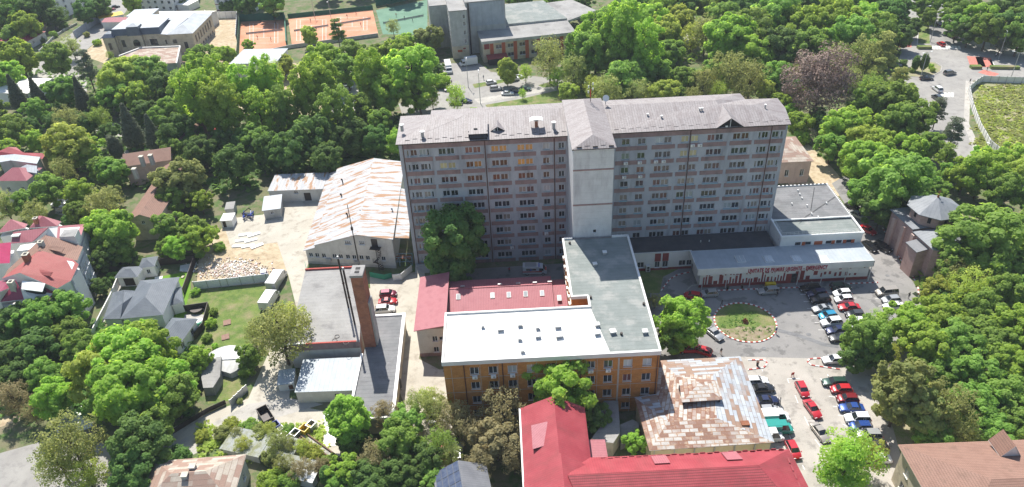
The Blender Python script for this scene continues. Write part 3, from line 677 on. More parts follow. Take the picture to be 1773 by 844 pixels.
q.build('satellite_dish', ['grey_metal','white_paint'], hosp)

# ================================================================== L-SHAPED ORANGE BRICK BUILDING IN FRONT
lb = thing('clinic_building', 'four storey orange brick building with green and white flat roof, joined to the tower foot', 'clinic building', (0, 96.3, 0))
ZR = 14.5
w = MB(); cols = [-8.6,-5.3,-1.9,1.5,5.0,8.5,12.0,15.1,18.6,22.0]
hol = [(x+13.2, z, 1.6, 1.75) for x in cols for z in (11.35, 7.75, 4.2)] + [(x+13.2, .9, 1.6, 1.5) for x in cols]
w.facade((-13.2,0), 0, 38.1, 0, ZR, hol, .2)
w.facade((24.9,0), math.pi/2, 36.4, 0, ZR, [(3+i*4.2, z, 1.6, 1.6) for i in range(8) for z in (11.4,7.8,4.2)], .2)
w.facade((11.1,36.4), -math.pi/2, 20.0, 0, ZR, [(2+i*3.6, z, 1.6, 1.6) for i in range(5) for z in (11.4,7.8)], .2)
w.facade((24.9,36.4), math.pi, 13.8, 0, ZR); w.facade((-13.2,13.3), -math.pi/2, 13.3, 0, ZR); w.facade((14.0,13.3), math.pi, 27.2, 0, ZR, [(.9,z,1.6,1.6) for z in (11.4,7.8)])
w.facade((14.0,16.4), -math.pi/2, 3.1, 0, ZR); w.facade((14,16.4), math.pi, 2.9, 0, ZR)
w.build('wall', ['orange_brick'], lb)
q = MB()
for z in (10.7,7.1,3.6): q.box(-13.2, 24.9, -.05, -.004, z, z+.07)
for x in (-11.9,-6.8,-3.6,-.2,3.2,6.7,13.9,20.0): q.box(x, x+.07, -.055, -.004, 0, 13.6)
q.box(17.6, 17.9, -.05, -.004, 0, 13.6)
q.build('joint_strips', ['kerb_stone'], lb)
for x, z in [(x, z) for x in cols for z in (11.35, 7.75, 4.2)]: add_window(lb, (0,0), 0, x, z, 1.6, 1.75, 'two', 'glass_light' if (x > 18 and z > 11) else pick_glass(), .2)
for x in cols: add_window(lb, (0,0), 0, x, .9, 1.6, 1.5, 'two', 'glass', .2)
for i in range(8):
    for z in (11.4,7.8,4.2): add_window(lb, (24.9,0), math.pi/2, 3+i*4.2, z, 1.6, 1.6, 'two', pick_glass(), .2, False)
for i in range(5):
    for z in (11.4,7.8): add_window(lb, (11.1,36.4), -math.pi/2, 2+i*3.6, z, 1.6, 1.6, 'two', pick_glass(), .2)
q = MB(); T = [[(-13.1,.1,ZR+.02),(16.3,.1,ZR+.02),(14.2,13.2,ZR+.02),(-13.1,13.2,ZR+.02)]]
q.poly(T[0], 0); q.poly([(16.3,.1,ZR+.02),(24.8,.1,ZR+.02),(24.8,36.3,ZR+.02),(11.2,36.3,ZR+.02),(11.2,16.5,ZR+.02),(14.2,16.5,ZR+.02),(14.2,13.2,ZR+.02)], 1)
q.build('roof', ['roof_membrane','roof_green_felt'], lb)
q = MB(); h = ZR+.38; b = ZR-.55
for x0,x1,ya,yb in ((-13.4,25.1,-.2,.25),(24.75,25.15,.25,36.4),(10.8,11.2,16.6,36.4),(11.2,13.0,36.2,36.6),(21.5,25.15,36.2,36.6),(10.8,14.2,16.2,16.6),(13.95,14.35,13.4,16.2),(-13.4,14.35,13.0,13.4),(-13.4,-13.0,.25,13.0)):
    q.box(x0, x1, ya, yb, b if ya == -.2 else ZR-.3, h if ya == -.2 else h+.02*(x0>0))
q.build('parapet', ['off_white'], lb)
c9 = CR(740, 380, 2.483)
vm = MB(); vm.box(-.4,.4,-.4,.4,0,.75); vm.box(-.55,.55,-.55,.55,.752,.95,1); vme = vm.mesh('roof_vent', ['grey_metal','off_white'])
for x, y, s in ((238,466,.6),(314,478,1.0),(398,460,.8),(474,472,.7),(475,508,.9),(560,466,1.0),(567,505,1.2),(397,520,.7),(409,572,.7),(730,460,.8),(730,495,1.0),(797,490,1.0),(935,490,.9),(762,150,.8),(720,200,.8)):
    p_ = c9(x, y, ZR); inst('roof_vent', vme, lb, (p_.x, p_.y-96.3, ZR+.02), RW.random()*.2, (s, s, .7))
for x, y in ((930,368),(612,106),(702,340),(834,497)):
    p_ = c9(x, y, ZR); q = MB(); q.tube((0,0,0),(0,0,.5),.25); q.build('roof_pipe', ['dark_metal'], lb, (p_.x, p_.y-96.3, ZR+.02))
for x in (-7.8,-4.5,-1.1,12.8,15.9): inst('air_conditioner', acme, lb, (x, -.02, 10.6))
for y in (19,21,24.5,27,30.5,33): inst('air_conditioner', acme, lb, (11.08, y, 9+RW.random()*3), -math.pi/2)
for x in (-9.6,-2.8,11.0,24.6):
    q = MB(); q.tube((x,-.16,13.9),(x,-.16,.1),.09); q.build('drainpipe', ['rust_dark'], lb)
q = MB(); q.box(16.2,17.9,-3.2,-.3,0,.9); q.box(14.2,16.0,-5,-.3,.0,2.4,1); q.build('entrance_block', ['grey_render','grey_render'], lb)

# ================================================================== EMERGENCY UNIT
eu = thing('emergency_unit', 'long low white emergency unit with dark red patterned wall and red lettering', 'emergency building', (0, 132, 0))
w = MB(); w.facade((41.6,0), 0, 37.8, 0, 4.6, mi=0); w.facade((79.4,0), math.pi/2, 6.6, 0, 5.0); w.facade((41.6,6.6), -math.pi/2, 6.6, 0, 5.0); w.facade((79.4,6.6), math.pi, 37.8, 0, 5)
w.box(41.5,79.5,-.07,-.004,0,.75,1)
r = random.Random(8); x = 42.3; 
while x < 79:
    if 60.6 < x < 63: x = 63
    ww = r.choice((.25,.35,.5,.9)); tall = r.random()
    za = .8; zb = za + (r.uniform(.9,1.3) if tall < .35 else r.uniform(1.6,2.7) if tall < .9 else .5)
    if x > 66: za += r.choice((0,.5,1.1)); zb = za + r.uniform(.5,1.3); 
    w.box(x, x+ww, -.04, -.004, za, min(zb,3.6), 1)
    if r.random() < .5: w.box(x+ww+.3, x+ww+.3+r.choice((.3,.6)), -.04, -.004, 3.1, 3.35, 1)
    x += ww + (r.uniform(.18,.45) if x < 64 else r.uniform(.35,.9))
w.build('wall', ['white_wall','dark_red'], eu)
q = MB(); q.slab([[(40.6,-.9,5.75),(79.6,-.9,5.75),(79.9,6.9,5.35),(40.6,6.9,5.35)]], .12, 0, 1); q.box(40.6,79.6,-1.0,-.85,4.15,5.85,1)
q.box(40.55,40.7,-1,6.9,4.15,5.6,1); q.box(79.5,79.65,-1,6.9,4.15,5.6,1); q.box(40.7,79.5,-.84,-.02,4.15,4.25,1)
q.build('roof', ['roof_light_metal','off_white'], eu)
for x_ in (770,965,1160,1350):
    a_ = an(x_+40, 560, 5.6); q = MB(); q.box(-1.0,1.0,-1.3,1.3,0,.3); q.box(-.85,.85,-1.15,1.15,.302,.4,1 if x_ < 1300 else 0)
    q.box(-.04,.04,-1.2,1.2,.402,.43); q.build('skylight', ['off_white','glass_light'], eu, (a_.x, a_.y-132, 5.45))
for k in range(8):
    xx = 42+k*5.35; q = MB(); q.tube((xx,-.75,.0),(xx,-.75,4.2),.08); q.build('canopy_post', ['off_white'], eu)
q = MB(); q.box(77.2,79.2,-.08,-.005,1.9,3.2); q.box(74.8,77,-.08,-.005,1.9,3.2); q.build('notice_board', ['white_paint'], eu)
q = MB(); q.box(61.0,62.2,-.08,-.005,.1,2.6); q.box(62.25,63.4,-.08,-.005,.1,2.6,1); q.build('door', ['dark_red','glass'], eu)
tc_ = bpy.data.curves.new('lettering', 'FONT'); tc_.body = 'UNITATE DE PRIMIRE URGENTE - EMERGENCY'; tc_.size = 1.12; tc_.extrude = .05; tc_.offset = .03; tc_.space_character = 1.15
to = bpy.data.objects.new('lettering', tc_); COL.objects.link(to); to.parent = eu; tc_.materials.append(MATS['sign_red'])
bpy.context.view_layer.update()
wd = to.dimensions.x
tme = bpy.data.meshes.new_from_object(to.evaluated_get(bpy.context.evaluated_depsgraph_get())); bpy.data.objects.remove(to)
to = bpy.data.objects.new('lettering', tme); COL.objects.link(to); to.parent = eu
to.rotation_euler = (math.pi/2, 0, 0); to.location = (51.8, -1.06, 4.26); to.scale = (17.5/max(wd,.1), 1.3, 1)

lk = thing('link_corridor', 'low white link building with black roof between tower and emergency unit', 'link building', (0, 139.4, 0))
w = MB(); hl = [(28.8,.9,1.6,1.5),(38.5,.9,1.6,1.5),(40.3,.9,1.2,1.5)]
w.facade((25.2,0), 0, 16.4, 0, 4.9, [(x-25.2, z, a, b) for x, z, a, b in hl]+[(32.9-25.2,.7,1.2,1.7),(34.7-25.2,.7,1.3,1.7)])
w.facade((60.5,0.1), math.pi/2, 6.4, 0, 4.9)
w.box(25.2,41.5,-.06,-.004,0,.65,1); w.box(32.8,34.2,-.06,-.004,2.5,4.7,1); w.box(34.6,36.0,-.06,-.004,2.5,4.7,1); w.box(25.2,41.2,-.12,.1,4.85,5.1,2)
w.build('wall', ['white_wall','dark_red','off_white'], lk)
for x, z, a, b in hl+[(32.9,.7,1.2,1.7),(34.7,.7,1.3,1.7)]: add_window(lk, (0,0), 0, x, z, a, b, 'two', 'glass')
q = MB(); q.slab([[(25.2,.1,5.0),(60.4,.1,5.0),(60.4,6.5,5.05),(25.2,6.5,5.05)]], .15); q.build('roof', ['roof_tar'], lk)
q = MB(); q.box(30.7,31.9,-.75,-.1,0,.12,1); q.box(30.8,31.8,-.7,-.1,.12,1.7); q.tube((31.3,-.71,.55),(31.3,-.73,.55),.3,None,12,1); q.tube((31.3,-.71,1.25),(31.3,-.73,1.25),.3,None,12,1)
q.build('air_conditioner', ['off_white','dark_metal'], lk)
for x in (44,46): 
    q = MB(); q.tube((x,3.2,5.05),(x,3.2,5.5),.12); q.build('roof_pipe', ['off_white'], lk)

b2 = thing('annex_building', 'two storey white annex with grey flat roof terrace right of the hospital slab', 'annex', (0, 138.8, 0))
w = MB(); hl = [(64.6+i*2.35, 5.35, 1.4, .95) for i in range(6)]
w.facade((61.2,0), 0, 18.6, 0, 8.0, [(x-61.2, z, a, b) for x, z, a, b in hl], .15); w.facade((79.8,0), math.pi/2, 22.0, 0, 8.0, [(2+i*3.5, 4.8, 1.4, 1.6) for i in range(6)]); w.facade((79.8,22), math.pi, 18.6, 0, 8); w.facade((61.2,22), -math.pi/2, 22, 0, 8, [(20.5,6.0,.5,.9)])
for x in (66.2, 69.0, 73.0, 75.6, 77.5): w.box(x, x+(.75 if x < 68 or x > 70 else 1.9), -.04, -.004, 5.35, 6.3, 1)
w.build('wall', ['white_wall','orange_panel'], b2)
for x, z, a, b in hl: add_window(b2, (0,0), 0, x, z, a, b, 'plain', 'glass', .15)
for i in range(6): add_window(b2, (79.8,0), math.pi/2, 2+i*3.5, 4.8, 1.4, 1.6, 'two', 'glass')
q = MB(); q.poly([(61.3,.1,7.7),(79.7,.1,7.7),(79.7,6.6,7.7),(61.3,6.6,7.7)], 1); q.poly([(61.3,6.9,7.95),(79.7,6.9,7.95),(79.7,21.9,7.95),(61.3,21.9,7.95)], 0)
q.build('roof', ['roof_bitumen','roof_green_felt'], b2)
q = MB(); 
for x0,x1,ya,yb in ((61.0,80,-.2,.15),(79.65,80,.15,22.2),(61.0,79.65,21.9,22.2),(61.0,61.35,.15,21.9),(61.35,79.65,6.6,6.9)): q.box(x0,x1,ya,yb,7.9,8.25)
q.build('parapet', ['white_paint'], b2)
q = MB()
for k in range(22): q.box(79.75,79.9,7+k*.68,7.35+k*.68,8.252,8.33)
for k in range(18): q.box(62+k*1.0,62.5+k*1.0,21.95,22.1,8.252,8.33)
q.build('edge_clips', ['dark_metal'], b2)
q = MB()
for k in range(20): q.tube((61.4+k*.92,.35,7.7),(61.4+k*.92,.35,8.9),.025,None,4)
for k in range(6): q.tube((61.4,.35+k*1.1,7.7),(61.4,.35+k*1.1,8.9),.025,None,4)
for z in (8.5,8.9): q.tube((61.4,.35,z),(78.9,.35,z),.03,None,4); q.tube((61.4,.35,z),(61.4,6,z),.03,None,4)
q.build('railing', ['off_white'], b2)
for x, y in ((1210,87),(1222,112),(1238,140),(1168,180),(1273,192),(1305,250),(1408,175),(1350,272)):
    p_ = an(x, y, 7.95); q = MB(); q.tube((0,0,0),(0,0,.35),.1); q.tube((0,0,.35),(0,0,.5),.18); q.build('roof_vent', ['white_paint'], b2, (p_.x, p_.y-138.8, 7.95))
q = MB(); a_, b_ = an(1470,125,8.0), an(1215,300,7.97); q.tube((a_.x,a_.y-138.8,8.1),(b_.x,b_.y-138.8,8.1),.05,None,4); c_, d_ = an(1325,60,8), an(1300,220,8); q.tube((c_.x,c_.y-138.8,8.1),(d_.x,d_.y-138.8,8.1),.05,None,4)
q.build('roof_cable', ['dark_metal'], b2)

# drain covers and repair patches on the forecourt
for (x, y), s_ in (((812,583),.5),((1170,232),.45),((1255,252),.45),((1105,308),.6),((700,470),.4),((560,660),.4)):
    p_ = c7(x, y); q = MB(); q.prism([(p_.x+v_.x, p_.y+v_.y) for v_ in arc((0,0),s_,0,345,14)], .0, .036); stype(q.build('manhole_cover', ['roof_bitumen']))
strip('road_patch', [c7(640,560), c7(760,590), c7(900,640), c7(980,650)], 1.1, 5, 'roof_bitumen')

# ================================================================== BUILDINGS ROUND THE HOSPITAL
bo = CR(480, 440, 3.014); wh = CR(360, 260, 2.814); vi = CR(170, 440, 4.69); ma = CR(160, 0, 6.49); gr = CR(720, 0, 5.215); ch = CR(1540, 310, 4.442)
hs = CR(0, 350, 4.44); le = CR(0, 240, 4.22); tl = CR(0, 0, 6.494); kk = CR(1000, 600, 3.46); u6 = CR(840, 690, 5.481); bt = CR(1540, 740, 7.61)

# rose roofed building left of the clinic: a gabled wing and a cross wing with roof windows
rb_ = thing('outpatient_building', 'two storey pale building with rose metal tile roof behind the white flat roof', 'building', (0, 114, 0))
w = MB(); w.facade((-20,0), 0, 5.6, 0, 7.3, [(2.9,.6+3.3,1.1,1.4),(2.9,1.0,1.1,1.4),(4.3,4.2,.8,.9)]); w.facade((-14.4,0), math.pi/2, 17, 0, 7.6); w.facade((-14.4,17), math.pi, 5.6, 0, 7.3); w.facade((-20,17), -math.pi/2, 17, 0, 7.3)
w.box(-20.06,-14.4,-.06,-.004,0,.9,1); w.poly([(-20,.0,7.3),(-14.4,0,7.3),(-14.4,0,8.2)],1)
w.build('wall', ['pale_wall','pink_band'], rb_)
w = MB(); w.box(-14.39,8.0,5.4,15.5,0,5.6); w.box(8.003,11.0,6,15,0,5.3); w.build('cross_wing_wall', ['pale_wall'], rb_)
for x, z, a_, b_ in ((2.9,3.9,1.1,1.4),(2.9,1.0,1.1,1.4),(4.3,4.2,.8,.9)): add_window(rb_, (-20,0), 0, x, z, a_, b_, 'two', 'glass')
q = MB(); q.slab([[(-20.5,-.5,7.4),(-14.0,-.5,8.4),(-14.0,17.4,8.4),(-20.5,17.4,7.4)]], .15); q.build('roof', ['roof_rose'], rb_)
q = MB(); q.slab([[(-13.95,4.7,5.7),(8.1,4.7,5.7),(8.1,12.4,7.5),(-13.95,12.4,7.5)],[(-13.95,12.4,7.5),(8.1,12.4,7.5),(8.1,17.0,6.2),(-13.95,17,6.2)]], .15)
q.slab([[(8.2,5.5,5.5),(11.0,5.5,5.5),(11.0,12.2,7.0),(8.2,12.2,7.0)],[(8.2,12.2,7.0),(11,12.2,7),(11,15.8,6),(8.2,15.8,6)]], .15)
q.build('roof', ['roof_rose'], rb_)
q = MB(); q.box(-13.9,8,12.3,12.5,7.52,7.6); q.build('ridge_cap', ['roof_rose'], rb_)
for x, y in ((133,334),(280,328),(350,325),(422,321),(493,318),(567,333)):
    p_ = c9(x, y, 7.0); t_ = MB(); t_.box(-.45,.45,-.75,.75,0,.12); t_.box(-.35,.35,-.62,.62,.122,.14,1)
    o = t_.build('roof_window', ['off_white','glass_light'], rb_, (p_.x, p_.y-114, 5.7+(p_.y-114-4.7)*.234+.02)); o.rotation_euler = (math.atan(.234), 0, 0)
for x in (-11.5,-3.5,.4,4.0,7.2):
    q = MB(); q.box(x,x+.9,12.9,13.2,7.5,7.75); q.build('ridge_vent', ['grey_metal'], rb_)

# warehouse with the rusty white roof
wt = thing('warehouse', 'large white warehouse with streaked rusty white metal roof left of the hospital', 'warehouse', (-50, 149.4, 0), math.radians(-10.16))
w = MB(); LW = 22.3; SK = -.20; DW = 37.0
hl = [(x, 2.0, 1.1, 1.2) for x in (.6,2.2,3.9,6.6,8.2,10.0,11.6,13.4,15.0,18.9)] + [(10.5,6.4,1.6,1.0),(14.1,6.5,1.4,1.0),(17.1,6.1,1.5,2.1)]
w.facade((0,0), 0, LW, 0, 3.9, hl[:10])
prof = [(0,3.903),(LW,3.903),(LW,8.45),(13.9,9.25),(2.7,5.6),(2.6,4.95),(0,3.95)]
w.poly([(x,0,z) for x, z in prof]); w.poly([(x+SK*DW,DW,z) for x, z in prof][::-1])
w.poly([(LW,0,0),(LW+SK*DW,DW,0),(LW+SK*DW,DW,8.45),(LW,0,8.45)]); w.poly([(SK*DW,DW,0),(0,0,0),(0,0,3.9),(SK*DW,DW,3.9)]); w.poly([(LW+SK*DW,DW,0),(SK*DW,DW,0),(SK*DW,DW,3.9),(LW+SK*DW,DW,3.9)])
w.box(-.05,LW,-.05,-.004,0,.7,1)
w.build('wall', ['pale_wall','grey_render'], wt)
for h in hl[:10]: add_window(wt, (0,0), 0, *h, 'two', 'glass')
for h in hl[10:12]: add_window(wt, (0,0), 0, *h, 'grid', 'glass', -.02)
q = MB(); q.box(17.1,18.6,-.07,-.005,6.1,8.2); q.build('door', ['dark_metal'], wt)
ca, sa = math.cos(math.radians(10.16)), math.sin(math.radians(10.16))
def wl(p_): v = Vector(p_)-Vector((-50,149.4,0)); return Vector((v.x*ca - v.y*sa, v.x*sa + v.y*ca, v.z))
q = MB(); o_ = .35; bk = lambda x, z: (x+SK*(DW+o_), DW+o_, z); fr = lambda x, z: (x, -o_, z)
q.slab([[fr(2.6,5.75),fr(13.9,9.45),bk(13.9,9.45),bk(2.6,5.75)],[fr(13.9,9.45),fr(22.7,8.6),bk(22.7,8.6),bk(13.9,9.45)]], .12)
q.slab([[fr(-.4,3.95),fr(2.75,5.1),bk(2.75,5.1),bk(-.4,3.95)]], .1)
q.slab([[(22.75,.9,8.3),(25.9,1.8,7.7),(20.6,24,7.7),(18.0,23.5,8.3)]], .12)
q.build('roof', ['roof_rust'], wt)
for x, y, s in ((655,150,1.3),(650,218,1.1),(683,335,1.4),(750,322,1.4),(712,350,.8),(808,262,.9),(812,240,.9),(902,315,1.6),(910,120,.7),(907,160,.8)):
    p_ = wl(wh(x, y, 7.6)); q = MB(); q.tube((0,0,-1.2),(0,0,s),.16); q.tube((0,0,s),(0,-.35,s+.25),.2,.26)
    q.build('roof_vent', ['dark_metal' if x < 800 else 'grey_metal'], wt, (p_.x, p_.y, 7.6 if p_.x > 4 else 6.6))
# spiral outside stair and landing
q = MB(); q.tube((18.4,-1.3,0),(18.4,-1.3,6.6),.08)
for k in range(20):
    a_ = k*.42; X_, Y_ = 18.4, -1.3
    q.slab([[(X_,Y_,.3*k+.3),(X_+1.15*math.cos(a_),Y_+1.15*math.sin(a_),.3*k+.3),(X_+1.15*math.cos(a_+.42),Y_+1.15*math.sin(a_+.42),.3*k+.3)]], .05)
    q.tube((X_+1.1*math.cos(a_),Y_+1.1*math.sin(a_),.3*k+.3),(X_+1.1*math.cos(a_),Y_+1.1*math.sin(a_),.3*k+1.2),.03,None,4)
q.box(16.8,19.4,-1.4,-.06,6.02,6.1)
q.build('spiral_stair', ['dark_metal'], wt)
for x, z in ((5.0,1.2),(12.0,1.0)):
    q = MB(); q.box(x,x+1.2,-.6,-.05,z,z+.8); q.build('air_conditioner', ['grey_metal'], wt)
# side wing and kiosks at the far end of the yard
house('side_wing', 'low pale wing with rusty roof joined to the far left of the warehouse', 'outbuilding', wh(290,200,3.8), wh(560,190,3.8), wh(640,115,3.8), 3.8, 'pale_wall', 'roof_rust', 'mono', .5, .2, [('f',1,1.2,.8,2.5)], door=('f', 9.5, 1.9, 2.6))
house('kiosk', 'small pale kiosk with light metal roof in front of the low wing', 'kiosk', wh(262,297,2.9), wh(354,285,2.9), wh(378,217,2.9), 2.9, 'grey_render', 'roof_light_metal', 'mono', .25, .3, [('f',1,.9,.8,1.3)])
house('container_hut', 'small white container hut at the tree edge of the yard', 'hut', wh(57,345,2.3), wh(116,342,2.3), wh(118,308,2.3), 2.3, 'white_paint', 'white_paint', 'mono', .1, .08, [], door=('f', .4, .9, 1.9))
house('tool_shed', 'small grey shed behind the white container hut', 'shed', wh(80,290,2.1), wh(125,285,2.1), wh(140,252,2.1), 2.1, 'grey_render', 'roof_gravel', 'mono', .2, .1)

# boiler house, lower felt roofed hall and shed, chimney
bh = thing('boiler_house', 'boiler house with pale grey flat roof, red edging and brick chimney beside it', 'boiler house', (-45.6, 112.6, 0))
w = MB(); w.facade((0,0), 0, 14.2, 0, 6.2); w.facade((14.2,0), math.radians(97), 25.5, 0, 6.2); w.facade((11.1,25.2), math.pi, 12.6, 0, 6.2); w.facade((-1.5,25.2), -math.pi/2+math.radians(3.4), 25.2, 0, 6.2)
w.box(0,14.2,-.06,-.004,4.6,6.2,1); w.build('wall', ['pale_wall','pink_band'], bh)
q = MB(); q.slab([[(0,-.1,6.3),(14.3,-.1,6.3),(11.2,25.3,6.3),(-1.6,25.3,6.3)]], .12); q.build('roof', ['roof_gravel'], bh)
q = MB(); q.box(3.5,13.6,-.25,.1,6.302,6.5); q.box(-1.6,11.2,25.0,25.35,6.302,6.7); q.build('parapet', ['kerb_red'], bh)
q = MB(); q.slab([[(-1.0+.0,-.2,6.55),(3.5,-.2,6.55),(3.5,.1,6.55),(-1,.1,6.55)]], .2); q.build('edge', ['off_white'], bh)
for x, y in ((312,432),(300,452),(360,465)):
    p_ = bo(x, y, 6.3); q = MB()
    for k in range(10): a0, a1 = k*.63, (k+1)*.63; q.tube((p_.x+45.6+.5*math.cos(a0),p_.y-112.6+.5*math.sin(a0),6.4),(p_.x+45.6+.5*math.cos(a1),p_.y-112.6+.5*math.sin(a1),6.4),.05,None,4)
    q.build('cable_coil', ['dark_metal'], bh)
cs = thing('chimney_stack', 'tall square red brick chimney stack with two flues beside the boiler house', 'chimney', (-29.6, 114.6, 0), math.radians(-2))
q = MB(); q.box(-1.12,1.12,-1.4,1.8,0,21.6); q.build('shaft', ['red_brick'], cs)
q = MB(); q.box(-1.24,1.24,-1.52,1.92,21.602,22.1); q.build('cap', ['roof_gravel'], cs)
for k in (-.3, .85): q = MB(); q.box(-.42,.42,k-.32,k+.32,22.103,22.2); q.build('flue_opening', ['black_void'], cs)
q = MB(); q.box(1.122,1.5,-.9,1.5,0,15); q.build('buttress', ['grey_render'], cs)
for (bx, by, tx, ty), lb_ in zip(((405,368,345,72),(372,280,367,18)), ('rusty black steel flue pipe on the boiler roof, nearer the road', 'rusty black steel flue pipe behind the brick chimney')):
    b0 = bo(bx, by, 6.3); t0 = thing('flue_pipe', lb_, 'flue pipe', (b0.x, b0.y, 6.3))
    hh = 14.0 if bx == 405 else 12.8
    q = MB(); q.tube((0,0,0),(0,0,hh),.2,.2,12); q.build('pipe', ['dark_metal'], t0)
    q = MB(); q.tube((0,0,hh),(0,0,hh+.5),.3,.15,12); q.build('cowl', ['grey_metal'], t0)
    q = MB(); q.tube((0,0,hh*.5),(0,0,hh*.5+.15),.28,.28,12); q.build('collar', ['rust_dark'], t0)
pb = wh(737,553); t0 = thing('mast', 'tall thin dark mast standing against the warehouse front', 'mast', (pb.x+.2, pb.y-1.2, 0))
q = MB(); q.tube((0,0,0),(0,0,17.5),.16,.08); q.build('pole', ['dark_metal'], t0); q = MB(); q.box(-.25,.25,-.2,.2,10.5,11.4); q.build('bracket', ['dark_metal'], t0)
fh = thing('felt_roof_hall', 'long low hall with dark grey felt roof and white edges beside the chimney', 'hall', (-31, 94, 0))
w = MB(); w.facade((0,0), 0, 7.9, 0, 4); w.facade((7.9,0), math.pi/2+.02, 29, 0, 4, [(3+4*i,1.6,1.6,1.2) for i in range(6)]); w.facade((7.3,29), math.pi, 6.7, 0, 4); w.facade((.5,29), -math.pi/2-.02, 29, 0, 4)
w.build('wall', ['cream_stone'], fh)
q = MB(); q.poly([(0,0,4.03),(7.9,0,4.03),(7.35,28.9,4.03),(.5,28.9,4.03)]); q.build('roof', ['roof_bitumen'], fh)
q = MB(); q.prism([(7.6,-.1),(8.2,-.1),(7.65,29.2),(7.0,29.2)],3.8,4.3); q.prism([(-.35,-.1),(.1,-.1),(.25,17),(-.2,17)],3.8,4.45); q.prism([(.5,28.6),(7.0,28.6),(7.0,29.2),(.5,29.2)],3.85,4.28); q.prism([(.1,-.2),(7.6,-.2),(7.6,.15),(.1,.15)],3.8,4.3); q.build('parapet', ['white_paint'], fh)
q = MB(); q.tube((8.1,10.5,1),(8.1,10.5,3.2),.15); q.tube((8.1,9.6,1.2),(8.1,9.6,3.4),.1); q.build('wall_duct', ['dark_metal'], fh)
house('lean_to_shed', 'lean to shed with light metal roof and open dark doorway below the boiler house', 'shed', bo(90,722,3.1), bo(396,712,3.1), bo(428,556,3.1), 3.1, 'pale_wall', 'roof_light_metal', 'mono', .9, .15, [], door=('f', 7.3, 1.7, 2.1), fascia='off_white')
p0 = bo(60,700); t0 = thing('brick_store', 'tiny white store with grey lean to roof left of the metal roofed shed', 'store', (p0.x, p0.y, 0), .1)
q = MB(); q.box(-1.6,1.4,-.7,2.6,0,1.9); q.build('wall', ['off_white'], t0); q = MB(); q.slab([[(-1.8,-.9,1.95),(1.5,-.9,1.95),(1.5,2.8,2.5),(-1.8,2.8,2.5)]],.1); q.build('roof', ['roof_light_metal'], t0); q = MB(); q.box(.3,1.1,-.76,-.705,.3,1.4); q.build('door', ['rust_dark'], t0)

# patched metal roof building, lower right
pr_ = thing('patched_roof_building', 'low yellow building with broad patched rusty and zinc hipped roof', 'building', (0, 82, 0))
E = [kk(430,625,5), kk(1180,575,5), kk(975,60,5), kk(490,85,5), kk(470,285,5), kk(340,305,5)]
E = [Vector((p.x, p.y-82, 5)) for p in E]
rr = [Vector((p.x, p.y-82, p.z)) for p in (kk(540,450,6.0), kk(835,430,6.2), kk(810,170,6.2), kk(590,170,6.0))]
q = MB(); q.slab([[E[0],E[1],rr[1],rr[0]],[E[1],E[2],rr[2],rr[1]],[E[2],E[3],rr[3],rr[2]],[E[3],E[4],rr[3]],[E[4],rr[0],rr[3]],[E[4],E[5],rr[0]],[E[5],E[0],rr[0]],[rr[0],rr[1],rr[2],rr[3]]], .14)
q.m = [{1:1}.get(i//2, 0) if i < 16 else 0 for i in range(len(q.m))]
q.m = [1 if i in (2,3,4,5,10,11) else 0 for i in range(len(q.m))]  # bluish sheets east and north; on the north-west slope they paint in shade
q.build('roof', ['roof_patch','roof_patch_blue'], pr_)
w = MB(); P_ = [(p.x+(.4 if p.x < 25 else -.4), p.y+(.4 if p.y < 3 else -.4)) for p in E]; w.prism(P_, 0, 4.85); 
for k in range(6): x = P_[0][0]+3.4*k+.5; w.box(x, x+.12, P_[0][1]-.08, P_[0][1]+.3, 0, 4.7, 1)
w.build('wall', ['yellow_wall','grey_metal'], pr_)
q = MB(); a_, b_, c_, d_ = [Vector((p.x, p.y-82, 7.1)) for p in (kk(625,335,7.1), kk(870,318,7.1), kk(835,205,7.1), kk(605,180,7.1))]
m_ = (a_+b_+c_+d_)/4 + Vector((0,.9,.8)); q.slab([[a_,b_,m_],[b_,c_,m_],[c_,d_,m_],[d_,a_,m_]], .12)
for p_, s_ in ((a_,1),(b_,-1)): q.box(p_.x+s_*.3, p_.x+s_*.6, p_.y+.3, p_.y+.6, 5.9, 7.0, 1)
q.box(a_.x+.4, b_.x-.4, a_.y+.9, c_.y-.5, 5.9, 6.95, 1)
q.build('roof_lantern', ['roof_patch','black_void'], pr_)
for x, y in ((665,405),(1005,455)): p_ = kk(x, y, 6); q = MB(); q.box(-.7,.7,-.5,.5,0,.35); q.build('roof_hatch', ['rust_mound'], pr_, (p_.x, p_.y-82, 5.55))

# red roofed building, bottom centre
ru = thing('red_roof_building', 'large building with bright red metal roof, gabled wing and long hipped wing', 'building', (0, 60, 0))
y_ = lambda y: y-60
w = MB(); w.prism([(.4,0-60),(10.5,-60),(10.5,29.0),(.4,29.4)], 0, 8.9); w.prism([(10.504,-55),(43.2,-55),(42.0,17.8),(10.504,17.8)], 0, 8.9); w.build('wall', ['pale_wall'], ru)
q = MB(); RZ = 12.2
a_=(0,y_(90),9.0); b_=(11.0,y_(89.4),9.0); c_=(5.7,y_(89.6),12.0); r_=(5.7,y_(30),12.0); sw=(-.2,y_(30),9.0); ib=(10.8,y_(78.2),9.0); 
q.slab([[sw,r_,c_,a_],[c_,r_,(10.8,y_(30),9.0),ib,b_]], .18)
q.build('roof', ['roof_red'], ru)
q = MB(); q.slab([[(9.9,y_(78.6),9.1),(42.4,y_(78.2),9.1),(35.4,y_(72.9),12.3),(6.6,y_(72.9),12.3)],[(42.4,y_(78.2),9.1),(43.3,y_(64),9.1),(42.6,y_(60),9.1),(35.4,y_(72.9),12.3)]], .18, 0); q.build('roof', ['roof_red'], ru)
